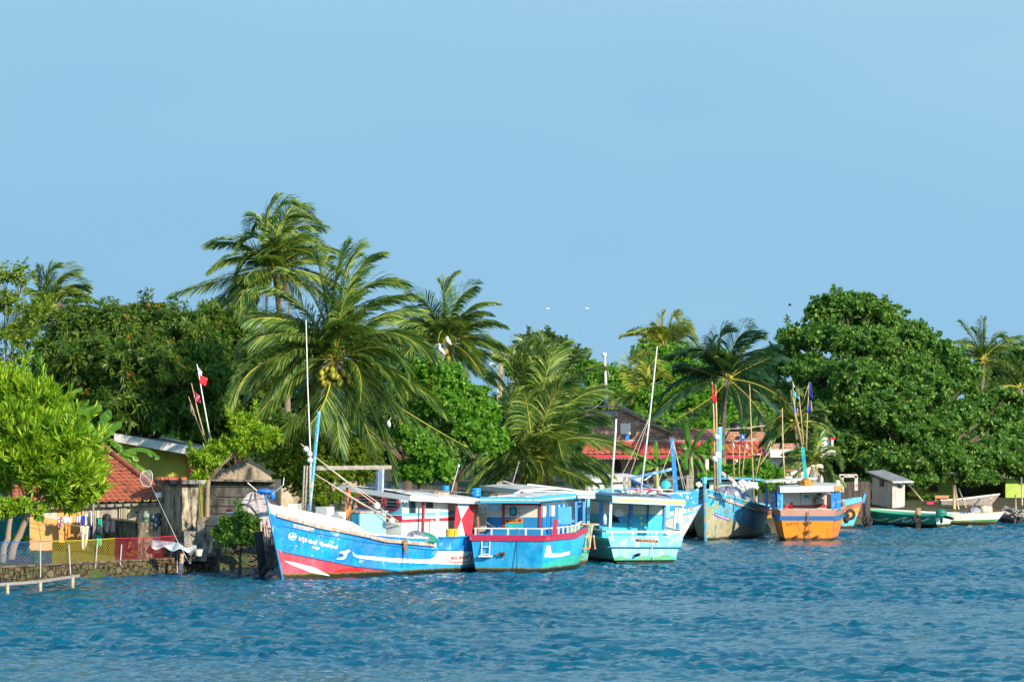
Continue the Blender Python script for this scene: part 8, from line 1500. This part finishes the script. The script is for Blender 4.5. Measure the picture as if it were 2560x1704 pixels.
b = Boat('skiff', 'small upturned grey white prow pulled up on the far bank', 'skiff', 2.6, .9, 5, P(2476, 1275, 176) * np.array((1, 1, 0)), 'bow', st=.7, bw=.7, rake=.5, zb=.6, near=-1); b.sheer = .3 + .3 * b.U ** 2; b.make_hull(GREYW, GREYW, {}, WOOD, .12, WOOD, WHITE, .06); b.root.location.z = .45
for i, (x, y0, y1, w_, lb, ty) in enumerate(((808, 1275, 1450, .28, 'pale mooring pile in front of the green skiff with a tyre on it', 1), (272, 1180, 1450, .26, 'dark pile by the bow of the orange and turquoise boat', 1))):
    pt = G(*q(5, x, y1)); mb = MB(); top = P0(*q(5, x - 4, y0), pt[1]); mb.tube([np.array((pt[0], pt[1], -.4)), pt + (top - pt) * .5, top], w_ / 2, 10); o = solo(mb, 'mooring_pile', bark_mat('pile_wood%d' % i, (.40, .26, .15) if i == 0 else (.10, .08, .07), (.22, .14, .09) if i == 0 else (.04, .03, .03)), lb, 'pile', smooth=True)
    tyre(*q(5, x - 20 if i == 0 else x - 5, 1385 if i == 0 else 1405), pt[1] / KY - .15, .16, .06, ('tyre roped to the pale pile in front of the green skiff', 'tyre on the dark pile near the orange and turquoise bow')[i], .5)
tyre(*q(5, 300, 1415), 159.5, .17, .06, 'second tyre on the dark pile, hanging on its bank side', .9)
rd = random.Random(12)
JN = [('timber_stack', 'stack of old grey timber at the end of the far bank', 1790, 1330, GREYW, 30), ('timber_stack', 'jumble of brown planks between the piles and the orange boat', 250, 1370, WOOD, 10), ('timber_stack', 'dark heap of sticks and roots at the water beyond the pale skiff', 1740, 1390, paint('drift_dark', ()), 46)]
for nm_, lb, x, y, m_, n_ in JN:
    mb = MB()
    for i in range(n_): a = PQ(5, x + rd.uniform(-90, 110), y + rd.uniform(-30, 30), 168 + rd.uniform(-2, 2)); d = np.array((rd.uniform(-.6, .6), rd.uniform(-.6, .6), rd.uniform(-.1, .3))); mb.tube([a - d, a + d], rd.uniform(.03, .08), 5)
    solo(mb, nm_, m_, lb, 'timber')
for i, (x, y, w_, h_, m_, lb, nm_) in enumerate(((1608, 1282, .95, .65, REDP, 'red cloth spread to dry, left of two', 'red_cloth'), (1692, 1282, .95, .65, REDP, 'red cloth spread to dry, right of two', 'red_cloth'), (1105, 1255, 1.5, .12, WOOD, 'wooden bench board under the tree', 'bench'), (935, 1228, 1.0, .4, paint('cloth_crimson', (.5, .03, .08)), 'crimson cloth bundle at the foot of the tree', 'cloth_bundle'), (1000, 1262, 1.9, .12, DARK, 'dark tarpaulin edge behind the white skiff', 'tarpaulin'), (1050, 1160, 1.7, .35, paint('terracotta', (.5, .2, .08)), 'row of terracotta planters on a stand by the lime wall', 'planters'), (1520, 1172, 1.2, .12, WOOD, 'bird table board in front of the dim green wall', 'bird_table'), (1145, 1225, .9, .6, WOOD, 'wooden chair back under the tree', 'chair_back'))):
    mb = MB(); p = PQ(5, x, y, 176); w_ *= .42; h_ *= .42 if h_ > .2 else 1
    mb.box(p, (w_, .3, h_)); [mb.bar(p + (sx * w_ * .42, 0, -h_ / 2), (p[0] + sx * w_ * .42, p[1], .4), .07) for sx in (-1, 1)] if nm_ in ('bench', 'bird_table', 'planters', 'red_cloth', 'chair_back') else None
    solo(mb, nm_, m_, lb, nm_.replace('_', ' '))
for i, (x, y) in enumerate(((1490, 1325), (1525, 1328))): mb = MB(); mb.lathe(PQ(5, x, y + 12, 170), [(.18, 0), (.24, .15), (.22, .38), (.1, .42)], 14); solo(mb, 'clay_jar', paint('jar_buff', (.62, .48, .36)), ('buff clay jar, left of a pair on the bank', 'buff clay jar, right of a pair on the bank')[i], 'jar', smooth=True)
net_heap('grey_tarpaulin', 'grey sheet covering gear between the white skiff and clay jars', 'tarpaulin', PQ(5, 1390, 1330, 170), .34, paint('grey_tarp3', (.25, .24, .27)), 51, sc_=(1, .8, .9)); small_plant('shrub', 'small yellowish shrub by the lime green wall', *q(5, 790, 1200), 182, .7, 'bright', .25, .08, 26, 50); small_plant('shrub', 'low green shrub under the planters', *q(5, 960, 1200), 180, .8, 'mid', .25, .08, 26, 51)
for i, (a_, c_) in enumerate((((1225, 1080), (1300, 1270)), ((1185, 1040), (1225, 1290)), ((1810, 1145), (1815, 1330)), ((1870, 960), (1880, 1250)), ((710, 1035), (850, 1200)), ((1175, 1050), (1180, 1290)))): pole('stick', ('leaning pole beside the dark doorway', 'thin pole left of the dark doorway', 'thin stake at the end of the far bank', 'tall pale pole at the very end of the far bank', 'leaning branch prop beside the hut roof', 'stout yellowish post under the big tree')[i], 'pole', [PQ(5, *a_, 174), PQ(5, *c_, 172)], .04 if i != 5 else .08, WOOD if i != 5 else paint('post_yellow', (.5, .33, .12)))
# ===================================================== banana plants, pole, birds
def banana(name, label, base, c, leaves, Y, k, W_=.42, mat='banana', stem=.13):
    root = thing(name, label, 'banana plant', base); off = tuple(root.location); mb = MB(); c = np.array(c)
    for lf in leaves:
        mid, tip = PQ(k, lf[0], lf[1], Y + lf[4] * .5), PQ(k, lf[2], lf[3], Y + lf[4]); p1 = mid + (mid - (c + tip) / 2) * .8; w_ = W_ * .60 * (lf[5] if len(lf) > 5 else 1); n = 22; up = nrm(p1 - (c + tip) / 2 + np.array((0, -.25, .3))); r_ = random.Random(lf[0] * 7 + lf[3]); tw = r_.uniform(-.8, .8)
        fr_ = []
        for i in range(n + 1):
            t = i / n; p = (1 - t) ** 2 * c + 2 * t * (1 - t) * p1 + t * t * tip; Tn = nrm(2 * (1 - t) * (p1 - c) + 2 * t * (tip - p1)); s = nrm(np.cross(Tn, up)); u_ = np.cross(s, Tn); s2 = s * math.cos(tw) + u_ * math.sin(tw)
            fr_.append((p, Tn, s2, np.cross(s2, Tn), w_ * .5 * max(.04, min(1, (t - .08) * 6)) * math.sqrt(max(0.02, 1 - ((t - .42) / .59) ** 4))))
        mb.tube([f_[0] for f_ in fr_], .02, 5, r2=.006)
        for sg in (-1, 1):
            dr = r_.uniform(.2, .5); torn = r_.random() < .75; k_ = 0
            while k_ < n:
                m_ = min(n, k_ + (r_.choice((1, 2, 2, 3)) if torn else n)); dr2 = dr + (r_.uniform(-.25, .45) if torn else 0); L_ = []; lo_ = k_; cnt = m_ - k_ + 1
                for i in range(k_, m_ + 1):
                    p, Tn, s2, u2, ww = fr_[i]; sh_ = .93 if torn and i in (k_, m_) else 1; o1 = p + s2 * sg * ww * .55 - u2 * ww * .12; o2 = p + s2 * sg * ww * sh_ * (1 - .2 * dr2) - u2 * ww * .35 - np.array((0, 0, ww * dr2)) + Tn * ww * .25; L_ += [p, o1, o2]
                mb.add(L_, [f_ for i in range(cnt - 1) for f_ in ((i * 3, i * 3 + 1, i * 3 + 4, i * 3 + 3), (i * 3 + 1, i * 3 + 2, i * 3 + 5, i * 3 + 4))]); k_ = m_
    mb.build('leaves', LM[mat], root, True, offset=off); mb = MB(); mb.tube([np.array(base) - (0, 0, .3), (np.array(base) + c) / 2, c], stem, 10, r2=stem * .6); mb.build('trunk', paint('banana_stem', (.30, .34, .12), [((.3, .2, .1), 4, .6)]), root, True, offset=off)
banana('banana_plant', 'banana plant with broad shining leaf rising behind the cottage roof', base_at(262, 128), PQ(1, 640, 520, 128), [(650, 430, 695, 362, 0, 1.2), (700, 470, 768, 440, 0, 1), (680, 500, 725, 505, 0, .7), (590, 480, 560, 440, 0, .8), (600, 560, 590, 650, -1, .8)], 128, 1, .62)
banana('banana_plant', 'banana plant whose drooping leaves hang over the yellow wall', base_at(300, 129.5), PQ(1, 740, 640, 129), [(900, 600, 1010, 668, 0, 1), (820, 630, 880, 682, 0, .9), (830, 680, 955, 770, 0, .9), (760, 600, 700, 560, 0, .8), (780, 720, 860, 770, 0, .8)], 129, 1, .6)
banana('banana_plant', 'banana plant with torn grey green leaves in front of the mango tree', base_at(175, 130), PQ(1, 470, 400, 130), [(440, 270, 520, 225, 0, 1.1), (420, 290, 380, 300, 0, .9), (580, 350, 645, 345, 0, 1), (520, 340, 560, 300, 0, .7), (430, 330, 350, 330, 0, .8)], 130, 1, .6)
banana('banana_plant', 'tall banana plant before the tiled awning', base_at(1728, 150), PQ(8, 1535, 1120, 150), [(1500, 1000, 1495, 895, 0, .9), (1570, 1000, 1648, 922, 0, 1.1), (1640, 1040, 1715, 1000, 0, 1.1), (1500, 1060, 1452, 1068, 0, 1), (1690, 1060, 1800, 1070, 0, 1), (1700, 1150, 1815, 1215, 0, 1), (1610, 1180, 1660, 1290, 0, 1), (1470, 1180, 1420, 1260, 0, 1), (1620, 1100, 1790, 1140, 0, .9), (1580, 1220, 1600, 1300, 0, .8), (1480, 1120, 1500, 1250, -1, .9)], 150, 8, .62, stem=.16)
banana('banana_plant', 'low banana plant with arching leaves beside the blue derrick', base_at(1645, 149.5), PQ(8, 1275, 1230, 149.5), [(1180, 1150, 1060, 1118, 0, 1), (1170, 1190, 1095, 1290, 0, 1), (1350, 1150, 1475, 1145, 0, 1.1), (1270, 1120, 1268, 1035, 0, .8), (1200, 1230, 1150, 1270, 0, .8), (1320, 1240, 1350, 1290, 0, .8)], 149.5, 8, .6)
up_ = thing('utility_pole', 'concrete utility pole with a wooden cross arm above the palms', 'utility pole', base_at(1250, 172)); uo = tuple(up_.location); mb = MB(); mb.bar(PQ(8, 93, 370, 172), (PQ(8, 85, 700, 172)[0], PQ(8, 93, 370, 172)[1], .5), .36, .3); mb.build('pole', PLAST, up_, offset=uo); mb = MB(); mb.bar(PQ(8, 15, 372, 171.6), PQ(8, 220, 372, 171.6), .16, .18); mb.build('cross_arm', WOOD, up_, offset=uo); mb = MB(); mb.bar(PQ(8, 45, 380, 171.7), PQ(8, 85, 410, 171.7), .08); mb.bar(PQ(8, 140, 380, 171.7), PQ(8, 100, 410, 171.7), .08); mb.build('brace', GREYW, up_, offset=uo)
for x_ in (50, 75, 120, 200): mb = MB(); mb.lathe(PQ(8, x_, 366, 171.6), [(.04, 0), (.07, .05), (.05, .1), (.07, .15), (.03, .2)], 8); mb.build('insulator', WHITE, up_, offset=uo)
EG = paint('egret_white', (.8, .8, .78), bump=0)
def egret(label, k, pts, rs, Y, legs=()):
    mb = MB(); P_ = [PQ(k, *p, Y) for p in pts]; mb.tube(P_, rs, 8); [mb.tube([PQ(k, *a, Y), PQ(k, *c, Y)], .012, 4) for a, c in legs]; o = solo(mb, 'egret', EG, label, 'egret', smooth=True)
    bk = MB(); d = P_[-1] - P_[-2]; bk.tube([P_[-1], P_[-1] + nrm(d) * .16], .02, 5, r2=.004); bk.build('beak', FYE, o, offset=tuple(o.location))
egret('white egret with curved neck standing lower left in the palm crown', 7, [(1205, 885), (1192, 868), (1178, 855), (1172, 845), (1178, 836), (1172, 826), (1165, 828)], [.02, .07, .095, .055, .032, .028, .015], 143)
egret('white egret perched upright at the heart of the palm crown', 7, [(1236, 832), (1228, 818), (1218, 806), (1216, 798), (1220, 792), (1213, 787), (1209, 792)], [.02, .065, .09, .05, .03, .028, .012], 143)
egret('white egret hunched in the lowest fronds of the biggest palm', 2, [(1092, 285), (1088, 270), (1084, 250), (1082, 238), (1086, 232)], [.02, .06, .07, .045, .015], 124)
def bird(label, px, py, Y, s_, mat):
    p = P(px, py, Y); mb = MB(); mb.tube([p + np.array((-.3, 0, 0)) * s_, p, p + np.array((.35, 0, .03)) * s_], [.03 * s_, .1 * s_, .02 * s_], 8)
    for sg in (-1, 1): mb.add([p + np.array(v) * s_ for v in ((.12, 0, .02), (-.12, 0, .02), (-.15, sg * .45, .25), (.05, sg * .45, .27), (-.1, sg * .9, .12))], [(0, 1, 2, 3), (3, 2, 4)])
    tag(solo(mb, 'flying_bird', mat, label, 'bird', smooth=True), None)
bird('left of two tiny white birds flying in the clear sky', 1368, 771, 210, .42, EG); bird('right of two tiny white birds flying in the clear sky', 1466, 771, 210, .42, EG); bird('dark bird flying left of the big tree top', 1975, 763, 190, .4, BLKR)
